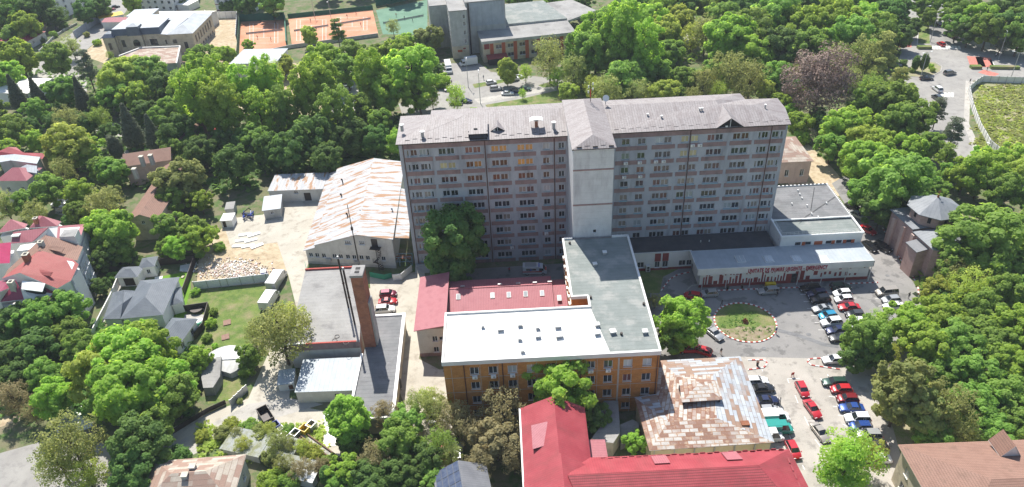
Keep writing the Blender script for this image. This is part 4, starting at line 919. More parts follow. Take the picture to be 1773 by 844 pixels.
q = MB(); q.slab([[(6.6,y_(72.88),12.28),(35.4,y_(72.88),12.28),(42.6,y_(59.9),9.1),(11.0,y_(59.9),9.1)]], .18); q.build('roof', ['roof_red_tile'], ru)
q = MB(); g1_ = u6(745,505,12.6); q.slab([[(5.9,y_(77.2),12.3),(11.2,y_(75.6),9.8),(11.0,y_(30),9.8),(6.0,y_(30),12.3)],[(5.9,y_(77.2),12.3),(6.0,y_(30),12.3),(.3,y_(30),9.4),(-.1,y_(74.5),9.15)]], .12); q.build('roof', ['roof_red'], ru)
q = MB(); q.slab([[(1.6,y_(84.2),11.0),(4.3,y_(84.6),11.3),(4.3,y_(80.2),10.9),(1.6,y_(79.6),10.6)]], .1); q.box(1.8,4.1,y_(79.9),y_(84),9.8,10.5,1); q.build('dormer', ['roof_rose','black_void'], ru)
q = MB()
for k in range(26): x = 12.3+k*1.13; q.box(x, x+.8, y_(78.15-.25*(k%2)), y_(78.23-.25*(k%2)), 9.15+.15*(k%2), 9.45+.15*(k%2))
for k in range(9): q.box(41.3-.02*k+.0, 41.4, y_(63+1.5*k), y_(63.9+1.5*k), 9.6, 9.85)
q.build('snow_guard', ['roof_red'], ru)
for x in (20.2, 31.4): q = MB(); q.slab([[(x,y_(78.0),9.5),(x+2.4,y_(78.0),9.5),(x+2.4,y_(75),11.3),(x,y_(75),11.3)]],.1); q.build('roof_panel', ['roof_rose'], ru)
q = MB(); q.box(11.05,13.6,y_(80.6),y_(84.3),0,6.3,1); q.slab([[(10.9,y_(80.2),6.6),(13.9,y_(80.2),6.4),(13.9,y_(84.4),6.4),(10.9,y_(84.4),6.6)]],.12); q.build('porch', ['roof_rose','off_white'], ru)
q = MB(); q.box(-.3,.05,y_(30),y_(90),8.7,8.95); q.build('gutter', ['off_white'], ru)
# low curved passage between the two
cp = thing('curved_passage', 'grey flat roofed passage with curved cream wall and small window between buildings', 'passage', (0, 84, 0))
k3 = CR(888, 562, 2.993)
A_ = [k3(470,395,3.5), k3(545,395,3.5), k3(556,560,3.5), k3(520,615,3.5), k3(478,610,3.5), k3(408,590,3.5), k3(430,560,3.5), k3(480,500,3.5)]
w = MB(); w.prism([(p.x, p.y-84) for p in A_], 0, 3.5, 0, 1); w.build('wall', ['cream_stone','roof_gravel'], cp)
q = MB(); q.box(15.6,16.5,-2.6,-2.4,1.6,2.5); q.build('window', ['frame_white'], cp)
A_ = [k3(556,520,2.6), k3(620,492,2.6), k3(652,510,2.6), k3(655,560,2.6), k3(560,600,2.6)]
t0 = thing('ramp_roof', 'small grey concrete ramp roof beside the patched roof building', 'ramp', (A_[0].x, A_[0].y, 0)); q = MB(); q.prism([(p.x-A_[0].x, p.y-A_[0].y) for p in A_], 0, 2.6); q.build('slab', ['roof_gravel'], t0)

# brown tiled building at the bottom right corner, solar roofed one at the bottom
house('brown_tile_building', 'cream building with large brown ribbed tile hipped roof, bottom right corner', 'building', Vector((60.0,60.5,0)), Vector((93,60.0,0)), Vector((93,78.4,0)), 8.0, 'cream_stone', 'roof_brown', 'hip', 2.6, .6, [('l',3,1.2,1.5,4.5),('l',3,1.2,1.5,1.2)])
t0 = thing('roof_gablet', 'small pointed tiled dormer roof with white edges on the brown tiled roof', 'dormer', (75.6, 74.6, 9.1))
q = MB(); q.slab([[(-1.6,0,0),(0,0,2.4),(0,3.4,2.4),(-1.6,3.4,0)],[(1.6,0,0),(1.6,3.4,0),(0,3.4,2.4),(0,0,2.4)]], .12, 0, 1); q.build('roof', ['roof_brown','white_paint'], t0); q = MB(); q.poly([(-1.5,.1,-.1),(1.5,.1,-.1),(0,.1,2.2)]); q.build('gable', ['off_white'], t0)
st = house('solar_roof_house', 'house with dark roof and blue solar panels under the trees at the bottom edge', 'house', Vector((-13.2,70,0)), Vector((-4.4,71.5,0)), Vector((-5.2,82.2,0)), 4.6, 'grey_render', 'roof_graphite', 'gy', 2.2, .4)
q = MB()
for i in range(4):
    for j in range(5):
        x0 = .35+i*1.0; y0 = .6+j*2.05; z = lambda x: 4.62+x*2.2/4.45+.06
        q.slab([[(x0,y0,z(x0)),(x0+.92,y0,z(x0+.92)),(x0+.92,y0+1.9,z(x0+.92)),(x0,y0+1.9,z(x0))]], .04, 0, 1)
q.build('solar_panels', ['solar','grey_metal'], st)
house('rusty_house', 'small house with tan and rust patched metal roof, bottom left', 'house', Vector((-62.5,76.0,0)), Vector((-47.0,76.5,0)), Vector((-45.6,86.5,0)), 5.0, 'grey_render', 'roof_rust_tan', 'hip', 2.4, .4, [('r',2,1,1.2,1.8)])
for x, y, lb_ in ((1000,745,'left'),(960,790,'right')):
    p_ = CR(0,562,2.993)(x, y, 7); t0 = thing('roof_chimney', 'stubby grey chimney on the tan rusty roof, '+('farther' if lb_ == 'left' else 'nearer')+' of two', 'chimney', (p_.x, p_.y, 6.0)); q = MB(); q.box(-.45,.45,-.45,.45,-.5,1.5); q.build('stack', ['grey_render'], t0); q = MB(); q.box(-.55,.55,-.55,.55,1.502,1.65); q.build('cap', ['stone_cap'], t0)

# church
cz = thing('church', 'rose walled church with grey metal roofs and broad eight sided dome roof', 'church', (97, 139, 0), math.radians(8))
w = MB(); w.prism([(-6.5,-7.5),(-2.5,-10.5),(3,-10.5),(6.5,-7.5),(6.5,8),(-6.5,8)], 0, 8.4)
w.build('wall', ['rose_wall'], cz)
q = MB(); c0 = Vector((0,-4.5,10.6)); pts = [Vector((-6.9,-7.7,8.5)),Vector((-2.7,-11,8.5)),Vector((3.2,-11,8.5)),Vector((6.9,-7.7,8.5)),Vector((6.9,-.5,8.5)),Vector((-6.9,-.5,8.5))]
q.slab([[pts[i],pts[(i+1)%6],c0] for i in range(6)], .15); q.build('apse_roof', ['roof_lead'], cz)
q = MB(); q.slab([[(-6.9,-.4,9.0),(6.9,-.4,9.0),(6.9,8.4,9.0),(-6.9,8.4,9.0)]], .15); q.build('roof', ['roof_lead'], cz)
q = MB(); oc = lambda r_, z, o=.5: [Vector((r_*math.cos((k+o)*math.pi/4), 3+r_*math.sin((k+o)*math.pi/4), z)) for k in range(8)]
q.prism([(p.x,p.y) for p in oc(4.8,0)], 9.01, 12.0); q.build('drum', ['rose_wall'], cz)
q = MB(); O = oc(5.9, 12.0); q.slab([[O[i],O[(i+1)%8],Vector((0,3,14.6))] for i in range(8)], .15); q.build('dome_roof', ['roof_lead'], cz)
q = MB(); q.tube((0,3,14.4),(0,3,15.2),.3,.15); q.tube((0,3,15.2),(0,3,16.4),.05); q.box(-.35,.35,2.96,3.04,15.8,15.9); q.build('finial', ['rust_mound'], cz)
for k in range(8):
    a_ = k*math.pi/4+math.pi/8*0+math.pi/4*.0; q = MB(); n_ = Vector((math.cos(a_+math.pi/4*1), math.sin(a_+math.pi/4*1),0)); q.box(-.35,.35,-.03,.03,0,1.3); q.tube((0,-.03,1.3),(0,.03,1.3),.35,None,12)
    q.build('window', ['black_void'], cz, Vector((0,3,9.9))+n_*4.45, a_+math.pi/4-math.pi/2)
q = MB(); q.box(-9.0,-6.52,-6.0,-2.5,0,7.0,0); q.build('porch', ['rose_wall'], cz); q = MB(); q.slab([[(-9.3,-6.3,7.1),(-6.5,-6.3,7.6),(-6.5,-2.2,7.6),(-9.3,-2.2,7.1)]],.15); q.build('porch_roof', ['roof_graphite'], cz)
for x, y in ((-6.55,-1.0),(-6.55,2.5),(-6.55,6)): q = MB(); q.box(-.55,0,-.5,.5,0,8.0); q.build('buttress', ['pink_wall'], cz, (x,y,0))
for x in (-1.2, 1.6): q = MB(); q.box(-.3,.3,-.05,.05,0,1.8); q.build('window', ['black_void'], cz, (x,-10.53,4.6))
# pink old building behind the annex, with fallen roof
pk = house('pink_villa', 'old pink villa with worn rusty roof behind the grey annex', 'villa', Vector((69,175.4,0)), Vector((82.0,175.2,0)), Vector((84.5,190,0)), 6.8, 'pink_wall', 'roof_rust_tan', 'hip', 1.8, .4, [('f',3,1.1,2.0,2.2),('r',3,1.1,2,2.2)])

# ------------------------------------------------ villas and terrace, left
vm_ = house('grey_villa', 'modern white villa with slate grey tiled hipped roof beside the lawn', 'villa', vi(180,528,4.6), vi(525,495,4.6), vi(628,190,4.6), 4.6, 'white_wall', 'roof_slate', 'hip', 2.0, .4, [('f',2,1.0,1.1,1.6)])
vl = thing('villa_wing', 'hipped left wing of the slate grey roofed villa', 'villa wing', (-92, 124, 0))
q = MB(); P4 = [vi(40,530,4.2), vi(180,528,4.2), vi(335,300,4.2), vi(120,312,4.2)]; P4 = [Vector((p.x+92,p.y-124,4.2)) for p in P4]
ra = Vector(((P4[0].x+P4[1].x)/2+1.5,P4[0].y+3.5,5.8)); rb2 = Vector((P4[3].x+3.5,P4[3].y-1.5,5.8)); q.slab([[P4[0],P4[1],ra],[P4[1],P4[2],rb2,ra],[P4[2],P4[3],rb2],[P4[3],P4[0],ra,rb2]],.15); q.build('roof', ['roof_slate'], vl)
w = MB(); cx_ = sum((p.x for p in P4))/4; cy_ = sum((p.y for p in P4))/4; w.prism([(p.x*.93+cx_*.07, p.y*.93+cy_*.07) for p in P4], 0, 4.05); w.build('wall', ['white_wall'], vl)
house('villa_annex', 'small slate roofed annex on the garden side of the grey villa', 'annex', vi(585,420,2.9), vi(690,392,2.9), vi(712,255,2.9), 2.9, 'white_wall', 'roof_slate', 'hip', .8, .3)
house('garden_house', 'white house with slate grey hipped roof, nearest the big bright tree', 'house', vi(420,760,3.2), vi(640,770,3.2), vi(705,522,3.2), 3.2, 'white_wall', 'roof_slate', 'hip', 1.8, .4, [('r',2,1.2,1.5,1)])
house('garage', 'white garage with slate grey roof and dark open door behind the villa', 'garage', vi(130,195,2.9), vi(318,188,2.9), vi(345,100,2.9), 2.9, 'white_wall', 'roof_slate', 'hip', 1.0, .4, door=('f', 1.2, 2.6, 2.3))
house('guest_house', 'small white guest house with slate hipped roof joined to the garage', 'house', vi(325,118,3.1), vi(458,100,3.1), vi(450,22,3.1), 3.1, 'white_wall', 'roof_slate', 'hip', 1.0, .3, [('f',1,.9,1.2,1.0),('r',1,.8,1,1.2)])
# terrace of tall narrow houses with red roofs
def rooft(name, label, outline, ze, ridge, mroof, mwall='white_wall', faces=None, wins=(), cat='house', th=.18, base=0, inset=.04):
    """roof from an eave outline and ridge points (world), walls straight down to the ground"""
    c = sum((Vector(p) for p in outline), Vector())/len(outline); t = thing(name, label, cat, (c.x, c.y, 0))
    P = [Vector((p[0]-c.x, p[1]-c.y, p[2])) for p in list(outline)+list(ridge)]
    q = MB(); q.slab([[P[i] for i in f] for f in faces], th, 0, 1); q.build('roof', [mroof, mwall], t)
    n = len(outline); zt = min(p.z for p in P[:n])-th
    w = MB(); w.prism([(p.x*(1-inset), p.y*(1-inset)) for p in P[:n]], base, zt); w.build('wall', [mwall], t)
    return t, P
Z = 11.5
t1, P = rooft('terrace_house', 'terrace house with coral red tiled roof and loggia, fronting the tall row', [hs(440,665,10), hs(545,605,10), hs(605,480,11), hs(560,440,11.5), hs(10,590,11)], 10, [hs(300,370,14), hs(150,545,13.5), ], 'roof_terracotta', faces=[[0,1,2,3,5,6],[0,6,4],[6,5,4]])
q = MB(); c_ = Vector(t1.location); a_, b_ = hs(165,540,12.4), hs(385,570,11.9); a2, b2 = hs(190,490,13.0), hs(405,540,12.4)
q.slab([[a_-c_, b_-c_, b2-c_, a2-c_]], .12); q.build('dormer', ['roof_terracotta'], t1)
chimney(t1, hs(225,465,13).x-c_.x, hs(225,465,13).y-c_.y, 11.5, 15.2, 1.2)
t2, P = rooft('terrace_house', 'terrace house with brown ribbed tile roof and small dormer in the tall row', [hs(595,450,11), hs(638,345,11), hs(470,285,12.5), hs(345,255,14), hs(60,520,11), hs(20,590,11), hs(430,420,12)], 10, [hs(300,372,14.1)], 'roof_brown', faces=[[0,1,2,3,7,6],[3,4,5,7]])
c_ = Vector(t2.location); chimney(t2, hs(320,330,14).x-c_.x, hs(320,330,14).y-c_.y, 12, 14.8, 1.0, 'grey_render')
a_, b_, b2, a2 = hs(355,360,13.2), hs(475,385,12.6), hs(498,350,12.9), hs(400,335,13.4); q = MB(); q.slab([[a_-c_, b_-c_, b2-c_, a2-c_]], .12); q.build('dormer', ['roof_brown'], t2)
t3, P = rooft('terrace_house', 'terrace house with raspberry red roof and flat dormer', [hs(85,320,13), hs(245,308,13), hs(350,255,13), hs(440,285,12), hs(600,335,11), hs(652,170,11), hs(450,185,13), hs(372,195,14.5), hs(100,232,14.5)], 11, [], 'roof_rose', faces=[[0,1,2,7,8],[2,3,6,7],[3,4,5,6]])
c_ = Vector(t3.location); q = MB(); a_ = hs(124,252,14.2)-c_; q.box(a_.x-.9,a_.x+.9,a_.y-.7,a_.y+.7,a_.z-.2,a_.z+.05); q.build('roof_window', ['white_paint'], t3)
A_ = [hs(455,275,13.2)-c_, hs(575,268,13.2)-c_, hs(602,208,13.2)-c_, hs(495,215,13.2)-c_]; q = MB(); q.prism([(p.x,p.y) for p in A_], 11, 13.2); q.prism([(p.x*.97+A_[0].x*.03,p.y*.97+.0) for p in A_], 13.205, 13.3, 1); q.build('dormer', ['white_wall','roof_gravel'], t3)
t4, P = rooft('terrace_house', 'low house with plum red metal roof and white dormer ending the tall row', [hs(330,805,8), hs(430,700,8.6), hs(440,665,9), hs(150,655,11), hs(0,770,9), hs(180,750,8.5)], 8, [hs(120,600,12)], 'roof_plum', faces=[[0,1,2,3,5],[3,6,4,5]])
c_ = Vector(t4.location); A_ = [hs(165,670,11.2), hs(325,690,10.6), hs(348,625,11.4), hs(170,605,11.9)]; q = MB(); q.slab([[p-c_ for p in A_]], .15); q.box(A_[0].x-c_.x+.4, A_[1].x-c_.x-.3, A_[0].y-c_.y+.4, A_[2].y-c_.y-.3, 9.3, 10.7, 1); q.build('dormer', ['white_paint','black_void'], t4)
chimney(t4, hs(105,660,11).x-c_.x, hs(105,660,11).y-c_.y, 10, 12.6, 1.1, 'stone_cap')
t5, P = rooft('terrace_house', 'house with bright magenta red roof at the left edge', [hs(-120,480,9), hs(75,470,9), hs(85,310,11), hs(-120,330,11)], 9, [], 'roof_magenta', faces=[[0,1,2,3]])
t6, P = rooft('terrace_house', 'house with pale and deep rose hipped roof behind the tall row, left', [hs(-20,240,10), hs(190,200,10), hs(212,170,10), hs(60,150,9)], 9, [hs(85,133,11.5)], 'roof_rose', faces=[[0,1,4],[1,2,4],[2,3,4],[3,0,4]])
t7_, P = rooft('terrace_house', 'house with rose gabled roof and small chimney at the back of the row', [hs(225,200,10), hs(440,185,10), hs(470,150,10), hs(300,105,9)], 9, [hs(328,108,11.8)], 'roof_rose', faces=[[0,1,4],[1,2,4],[2,3,4],[3,0,4]])
c_ = Vector(t7_.location); chimney(t7_, hs(288,165,10.5).x-c_.x, hs(288,165,10.5).y-c_.y, 9.5, 12.0, .9)
t8, P = rooft('terrace_house', 'house end with purple red gable roof at the lower left picture edge', [hs(-60,760,9), hs(0,770,9), hs(120,640,10), hs(75,600,10.5), hs(-60,610,10)], 9, [hs(0,690,11.8)], 'roof_plum', faces=[[0,1,5],[1,2,5],[2,3,5],[3,4,5],[4,0,5]])
# right hand walls of the row: tall white faces with windows and loggias
for t_, pts, n_, rows in ((t1,(hs(545,605,10),hs(605,480,10)),3,3),(t2,(hs(598,450,11),hs(638,345,11)),3,3),(t3,(hs(602,335,11),hs(652,170,11)),3,3)):
    a_, b_ = [Vector(p)-Vector(t_.location) for p in pts]; an_ = math.atan2(b_.y-a_.y, b_.x-a_.x); L_ = (b_-a_).to_2d().length
    w = MB(); hl = [(L_*(i+.5)/n_-.6, .9+3.0*j, 1.2, 1.5) for i in range(n_) for j in range(rows)]
    w.facade((a_.x,a_.y), an_, L_, 0, 9.7, hl); w.build('wall', ['blue_render'], t_)
    for h in hl: add_window(t_, (a_.x,a_.y), an_, *h, 'two', 'glass', .18, False)
# pink-roofed houses further up, long brown house
house('rose_house', 'house with rose and zinc roofs at the left picture edge, mid height', 'house', le(-40,300,8), le(195,310,7.5), le(200,215,7.5), 7.5, 'pale_wall', 'roof_rose', 'hip', 2.2, .4, [('f',2,1,1.2,4)])
t0, P = rooft('zinc_roof_house', 'house with pale zinc mansard terrace roof beside the rose roofed house', [le(110,230,9), le(270,255,8), le(270,200,9), le(195,190,9.5)], 8, [], 'roof_zinc', 'blue_render', faces=[[0,1,2,3]])
t0, P = rooft('red_gable_house', 'bright red roofed house behind the zinc terrace roof', [le(-10,130,8), le(310,150,7.5), le(338,108,8), le(170,105,8), le(120,65,9), le(60,62,9.5), le(-10,95,9)], 8, [], 'roof_red', 'cream_stone', faces=[[0,1,2,3,4,5,6]])
t0, P = rooft('flat_terrace_house', 'house with white and grey glazed roof terrace in front of the red roof', [le(80,160,9), le(270,185,9), le(295,135,9), le(105,115,9.5), le(-10,125,9.5), le(-10,175,9)], 9, [], 'roof_light_metal', 'grey_render', faces=[[0,1,2,3],[0,3,4,5]])
h0 = house('long_brown_house', 'long house with worn brown metal roof and cream gable end among the trees', 'house', Vector((-98.3,163.2,0)), Vector((-90.2,163.4,0)), Vector((-98.5,193,0)), 6.2, 'cream_stone', 'roof_brown', 'gy', 1.9, .5, [('f',1,.9,.9,4.9)])
house('brown_cross_wing', 'far part of the long brown roofed house with two chimneys', 'house wing', Vector((-111,193,0)), Vector((-98,196,0)), Vector((-99,205,0)), 6.6, 'pink_wall', 'roof_brown', 'gx', 2.0, .4)
house('brown_far_wing', 'last ribbed brown roof of the long house, half under dark trees', 'house wing', Vector((-103,206.5,0)), Vector((-95,205,0)), Vector((-93,218,0)), 6.2, 'pink_wall', 'roof_brown', 'gy', 2.0, .4)
for x, y, s_ in ((990,255,'on the long brown roof'),(1040,165,'left one on the far brown roof'),(1108,155,'right one on the far brown roof')):
    p_ = le(x, y, 8.0); t0 = thing('brick_chimney', 'dark brick chimney, '+s_, 'chimney', (p_.x, p_.y, 6.4)); q = MB(); q.box(-.5,.5,-.5,.5,0,3.0); q.build('stack', ['grey_render'], t0); q = MB(); q.box(-.6,.6,-.6,.6,3.002,3.2); q.build('cap', ['stone_cap'], t0)
# ------------------------------------------------ top left
house('rose_roof_cottage', 'pale pink cottage with rose hipped roof, top left', 'house', tl(150,350,4), tl(455,308,4), tl(640,200,4), 4, 'pink_wall', 'roof_rose', 'hip', 2.2, .5, [('r',3,1.6,1.6,1.2),('f',2,1.3,1.5,1.2)])
house('red_roof_cottage', 'pale green cottage with bright red roof, top left', 'house', tl(-60,470,3.6), tl(318,465,3.6), tl(435,355,3.6), 3.6, 'pale_wall', 'roof_red', 'hip', 2.0, .4, [('r',2,1.4,1.2,1.3)])
def block(name, label, a_, b_, D, h, m, floors, nf, ns, cat='apartment block', stripes=True, hlen=0):
    A_ = Vector(a_); B_ = Vector(b_); an_ = math.atan2(B_.y-A_.y, B_.x-A_.x); L_ = (B_-A_).length
    t = thing(name, label, cat, (A_.x, A_.y, 0), an_); w = MB(); fh_ = h/floors
    hf = [(L_*(i+.5)/nf-.7, 1+fh_*j, 1.4, 1.4) for i in range(nf) for j in range(floors)]; hr = [(D*(i+.5)/ns-.7, 1+fh_*j, 1.4, 1.4) for i in range(ns) for j in range(floors)]
    w.facade((0,0), 0, L_, 0, h, hf); w.facade((L_,0), math.pi/2, D, 0, h, hr); w.facade((L_,D), math.pi, L_, 0, h); w.facade((0,D), -math.pi/2, D, 0, h)
    if stripes:
        for j in range(floors): w.box(-.05, L_, -.06, -.004, fh_*j+.1, fh_*j+.4, 1)
    w.build('wall', [m,'dark_red'], t)
    for x in hf: add_window(t, (0,0), 0, *x, 'two', 'glass', .18, False)
    for x in hr: add_window(t, (L_,0), math.pi/2, *x, 'two', 'glass', .18, False)
    q = MB(); q.box(-.2,L_+.2,-.2,D+.2,h+.002,h+.35); q.build('roof', ['roof_gravel'], t); return t
block('apartment_block', 'white apartment block with dark red stripes at the top left edge', (-226,367), (-212,364), 26, 14, 'white_wall', 5, 4, 6)
block('apartment_block', 'white apartment block above the mansion, left of the pair', (-176,372), (-158,368), 24, 14, 'white_wall', 5, 5, 6, stripes=False)
block('apartment_block', 'white apartment block above the mansion, right of the pair', (-137,366), (-117,362), 20, 14, 'white_wall', 5, 5, 5)
house('white_garage', 'small white flat roofed garage between the two white apartment blocks', 'garage', ma(940,52,3), ma(1075,62,3), ma(1180,5,3), 3, 'off_white', 'white_paint', 'mono', .3, .2)
# mansion with mansard roof
mn = thing('mansion', 'cream stone mansion with pale metal roofs and dark blue mansard', 'mansion', (-162.0, 309, 0), math.radians(0))
w = MB()
w.facade((0,1), math.radians(-2), 24, 0, 8, [(3.2,2.8,1.3,3.2),(8.2,.3,3.2,5.0),(15.2,3.2,3.2,2.8),(21.5,3.6,.8,1.8)], .3)
w.facade((24,.15), 0, 8.2, 0, 8, [(4.4,.6,1.4,3.0)], .3) if False else None
w.box(.05,33.9,1.25,25,0,7.95); w.box(24.2,34.0,-1.2,24,0,7.97); w.box(-3.4,1.4,-.6,4,0,7.6); w.box(7.2,12.8,-.5,1.0,0,8.1)
for x in (1.6,6.8,13.2,19.6,23.6): w.box(x,x+.5,.15-.03*x*.0,.9,0,7.9)
w.build('wall', ['cream_stone'], mn)
def mwin(x, y, z, ww, hh, rz=0, arch=False):
    q = MB(); q.box(-ww/2,ww/2,-.08,0,0,hh); 
    for k in (-1,1): q.box(k*ww/6-.05,k*ww/6+.05,-.12,-.085,0,hh,1)
    q.box(-ww/2-.12,ww/2+.12,-.18,-.0,-.2,-.005,2)
    if arch: q.tube((0,-.08,hh),(0,-.0,hh),ww/2,None,20)
    q.build('window', ['glass','frame_brown','stone_cap'], mn, (x,y,z), rz)
mwin(3.9,.85,3.0,1.4,3.0); mwin(10,-.55,3.6,2.8,1.4,0,True); mwin(10,-.55,.1,2.4,2.8); mwin(16.8,.55,3.4,3.2,2.6); mwin(22.0,.4,3.6,.9,1.7); mwin(26.2,-1.25,4.2,1.6,1.6); mwin(30.5,-1.25,1.2,1.4,3.4)
for k in range(7): mwin(34.05, 2.0+k*3.2, 3.4, 1.2, 2.8, math.pi/2); mwin(34.05, 2.0+k*3.2, .5, 1.1, 1.0, math.pi/2)
mwin(-1.2,-.65,2.6,1.2,2.8); mwin(-3.45,1.6,2.6,1.0,2.6,-math.pi/2)
q = MB()
def mans(x0,x1,ya,yb,z,h,ins,top):
    b_ = [(x0,ya),(x1,ya),(x1,yb),(x0,yb)]; t_ = [(x0+ins,ya+ins),(x1-ins,ya+ins),(x1-ins,yb-ins),(x0+ins,yb-ins)]
    for i in range(4):
        j = (i+1)%4; q.poly([(*b_[i],z),(*b_[j],z),(*t_[j],z+h),(*t_[i],z+h)], 1)
    cx_, cy_ = (x0+x1)/2, (ya+yb)/2; l_ = min(x1-x0,yb-ya)/2-ins
    e_ = [Vector((*p,z+h)) for p in t_]
    ra_, rb_2 = (Vector((x0+ins+l_,cy_,z+h+top)), Vector((x1-ins-l_,cy_,z+h+top))) if x1-x0 > yb-ya else (Vector((cx_,ya+ins+l_,z+h+top)), Vector((cx_,yb-ins-l_,z+h+top)))
    if x1-x0 > yb-ya: F = [[e_[0],e_[1],rb_2,ra_],[e_[1],e_[2],rb_2],[e_[2],e_[3],ra_,rb_2],[e_[3],e_[0],ra_]]
    else: F = [[e_[0],e_[1],ra_],[e_[1],e_[2],rb_2,ra_],[e_[2],e_[3],rb_2],[e_[3],e_[0],ra_,rb_2]]
    for f in F: q.poly(f, 0)
    q.poly([(*p,z) for p in reversed(b_)], 1)
mans(.0,21,.2,14,8.05,2.6,.7,1.0); mans(7.2,12.8,-.9,4,8.1,3.6,.4,.9); mans(-4.0,1.8,-1.0,4.6,7.7,1.3,1.4,.8)
q.build('mansard_roof', ['roof_zinc','roof_zinc_dark'], mn)
q = MB()
q.slab([[(20.5,-.2,8.1),(24,-1.5,8.1),(29,12,10.6),(22,12,10.6)],[(23.8,-1.6,8.12),(34.6,-1.6,8.12),(29.2,4,10.4)],[(34.6,-1.6,8.12),(34.6,24.6,8.12),(29.2,19,10.4),(29.2,4,10.4)],[(34.6,24.6,8.12),(23.8,24.6,8.12),(29.2,19,10.4)],[(23.8,24.6,8.12),(23.8,-1.6,8.12),(29.2,4,10.4),(29.2,19,10.4)]],.12)
q.slab([[(1,11.5,9.9),(29.2,11.5,10.45),(29.2,19,10.5),(1,20,10.7)],[(1,20,10.7),(29.2,19,10.5),(29.2,26,8.1),(1,26,8.1)]],.12)
q.build('roof', ['roof_zinc'], mn)
q = MB(); q.slab([[(-2,22,9.6),(9,22,9.6),(9,32,9.6),(-2,32,9.6)]],.4); q.box(-1.6,8.6,22.4,31.6,0,9.15,1); q.build('rear_wing', ['roof_zinc','cream_stone'], mn)
house('white_roof_hall', 'long white membrane roofed hall directly behind the mansion', 'hall', (-162,342,0), (-131,338,0), (-130,347,0), 5.5, 'off_white', 'roof_membrane', 'gx', .8, .2)
house('pink_roof_shed', 'low shed with worn pink roof behind the mansion on the street side', 'shed', (-183,345,0), (-166,343,0), (-166,350,0), 3.5, 'off_white', 'roof_rose', 'gx', .8, .2)
house('yellow_awning_shed', 'low shed with yellow awning roof beside the street behind the mansion', 'shed', (-187,352,0), (-178,358,0), (-181,362,0), 3.0, 'off_white', 'bin_yellow', 'mono', .3, .2)
t0 = thing('boundary_shed', 'long low building with peeling rust and white roof in front of the mansion', 'outbuilding', (-140, 286, 0))
A_ = [ma(300,640,4),ma(540,550,4),ma(980,530,4),ma(940,710,4),ma(740,722,4),ma(250,700,4)]; q = MB(); q.prism([(p.x+140,p.y-286) for p in A_], 0, 3.9); q.build('wall', ['grey_render'], t0)
q = MB(); q.prism([(p.x+140,p.y-286) for p in A_], 3.902, 4.05); q.build('roof', ['roof_rust_tan'], t0)
q = MB()
for a_, b_ in ((ma(300,632,4.3),ma(540,540,4.3)),(ma(540,540,4.3),ma(985,522,4.3)),(ma(985,522,4.3),ma(945,715,4.3))): q.tube((a_.x+140,a_.y-286,4.3),(b_.x+140,b_.y-286,4.3),.35,None,4)
q.build('parapet', ['off_white'], t0)
t0 = thing('low_rust_shed', 'low shed with dull rust red roof right of the peeling roof', 'shed', (-120, 286, 0)); A_ = [ma(1010,700,3),ma(1300,715,3),ma(1400,640,3),ma(1040,650,3)]
q = MB(); q.prism([(p.x+120,p.y-286) for p in A_], 0, 2.9); q.build('wall', ['grey_render'], t0); q = MB(); q.prism([(p.x+120,p.y-286) for p in A_], 2.903, 3.05); q.build('roof', ['roof_brown'], t0)
house('white_block', 'three storey white building with pale zinc roof half hidden in trees, left centre', 'building', (-101,268,0), (-83.5,266.5,0), (-84.5,282,0), 8.5, 'white_wall', 'roof_light_metal', 'hip', 1.0, .3, [('f',4,1.2,1.5,4.8),('f',4,1.2,1.5,1.5)])
house('white_hall', 'white roofed hall buried in trees below the street, upper left', 'hall', Vector((-197,262,0)), Vector((-172,258,0)), Vector((-170,272,0)), 5, 'white_wall', 'roof_membrane', 'hip', 1.6, .4)
# ------------------------------------------------ grey concrete block at the top
gb = thing('grey_concrete_block', 'tall grey windowless concrete building with dotted side wall, top centre', 'building', (-19.3, 284, 0), math.radians(7))
w = MB(); w.facade((0,0), 0, 6.6, 0, 18.6, [(5.0,2.5+k*3.4,.9,1.6) for k in range(4)]+[(5.0,15.5,.9,1.6)]); w.facade((6.6,0), math.pi/2, 30, 0, 18.6); w.facade((6.6,30), math.pi, 6.6, 0, 18.6); w.facade((0,30), -math.pi/2, 30, 0, 18.6)
r = random.Random(3)
for k in range(150):
    y = r.uniform(1,28); z = 6+r.randrange(12)*1.0; w.box(-.06,-.004,y,y+.35,z,z+.3,1)
w.box(6.604,22,4.0,24,0,20.2); w.box(8.2,21.6,3.85,3.996,11,20.0,2); w.box(7.4,7.9,3.7,3.996,0,20,3); w.box(-7,-.004,14,30,0,17)
w.build('wall', ['grey_render','white_paint','blue_render','dark_metal'], gb)
for k in [2.5+k*3.4 for k in range(4)]+[15.5]: add_window(gb, (0,0), 0, 5.0, k, .9, 1.6, 'two', 'glass')
q = MB(); q.box(-.2,6.8,-.2,30,18.602,18.9); q.box(6.4,22.2,3.8,24.2,20.202,20.5); q.box(11,15,9,13,20.502,21.0,1); q.box(-7,-.21,14,30,17.003,17.3); q.build('roof', ['roof_gravel','dark_metal'], gb)
q = MB(); q.box(-.1,6.6,-.15,-.004,0,5.0); q.box(2.0,3.8,-.2,-.155,2.6,3.5,1); q.box(4.2,5.2,-.2,-.155,3.7,4.2,2); q.build('ground_floor_band', ['cream_stone','orange_panel','dark_red'], gb)
lo = thing('grey_low_block', 'long two storey block with pale flat roof and orange and tan panels, top centre', 'building', (-7.6, 277.5, 0), math.radians(9))
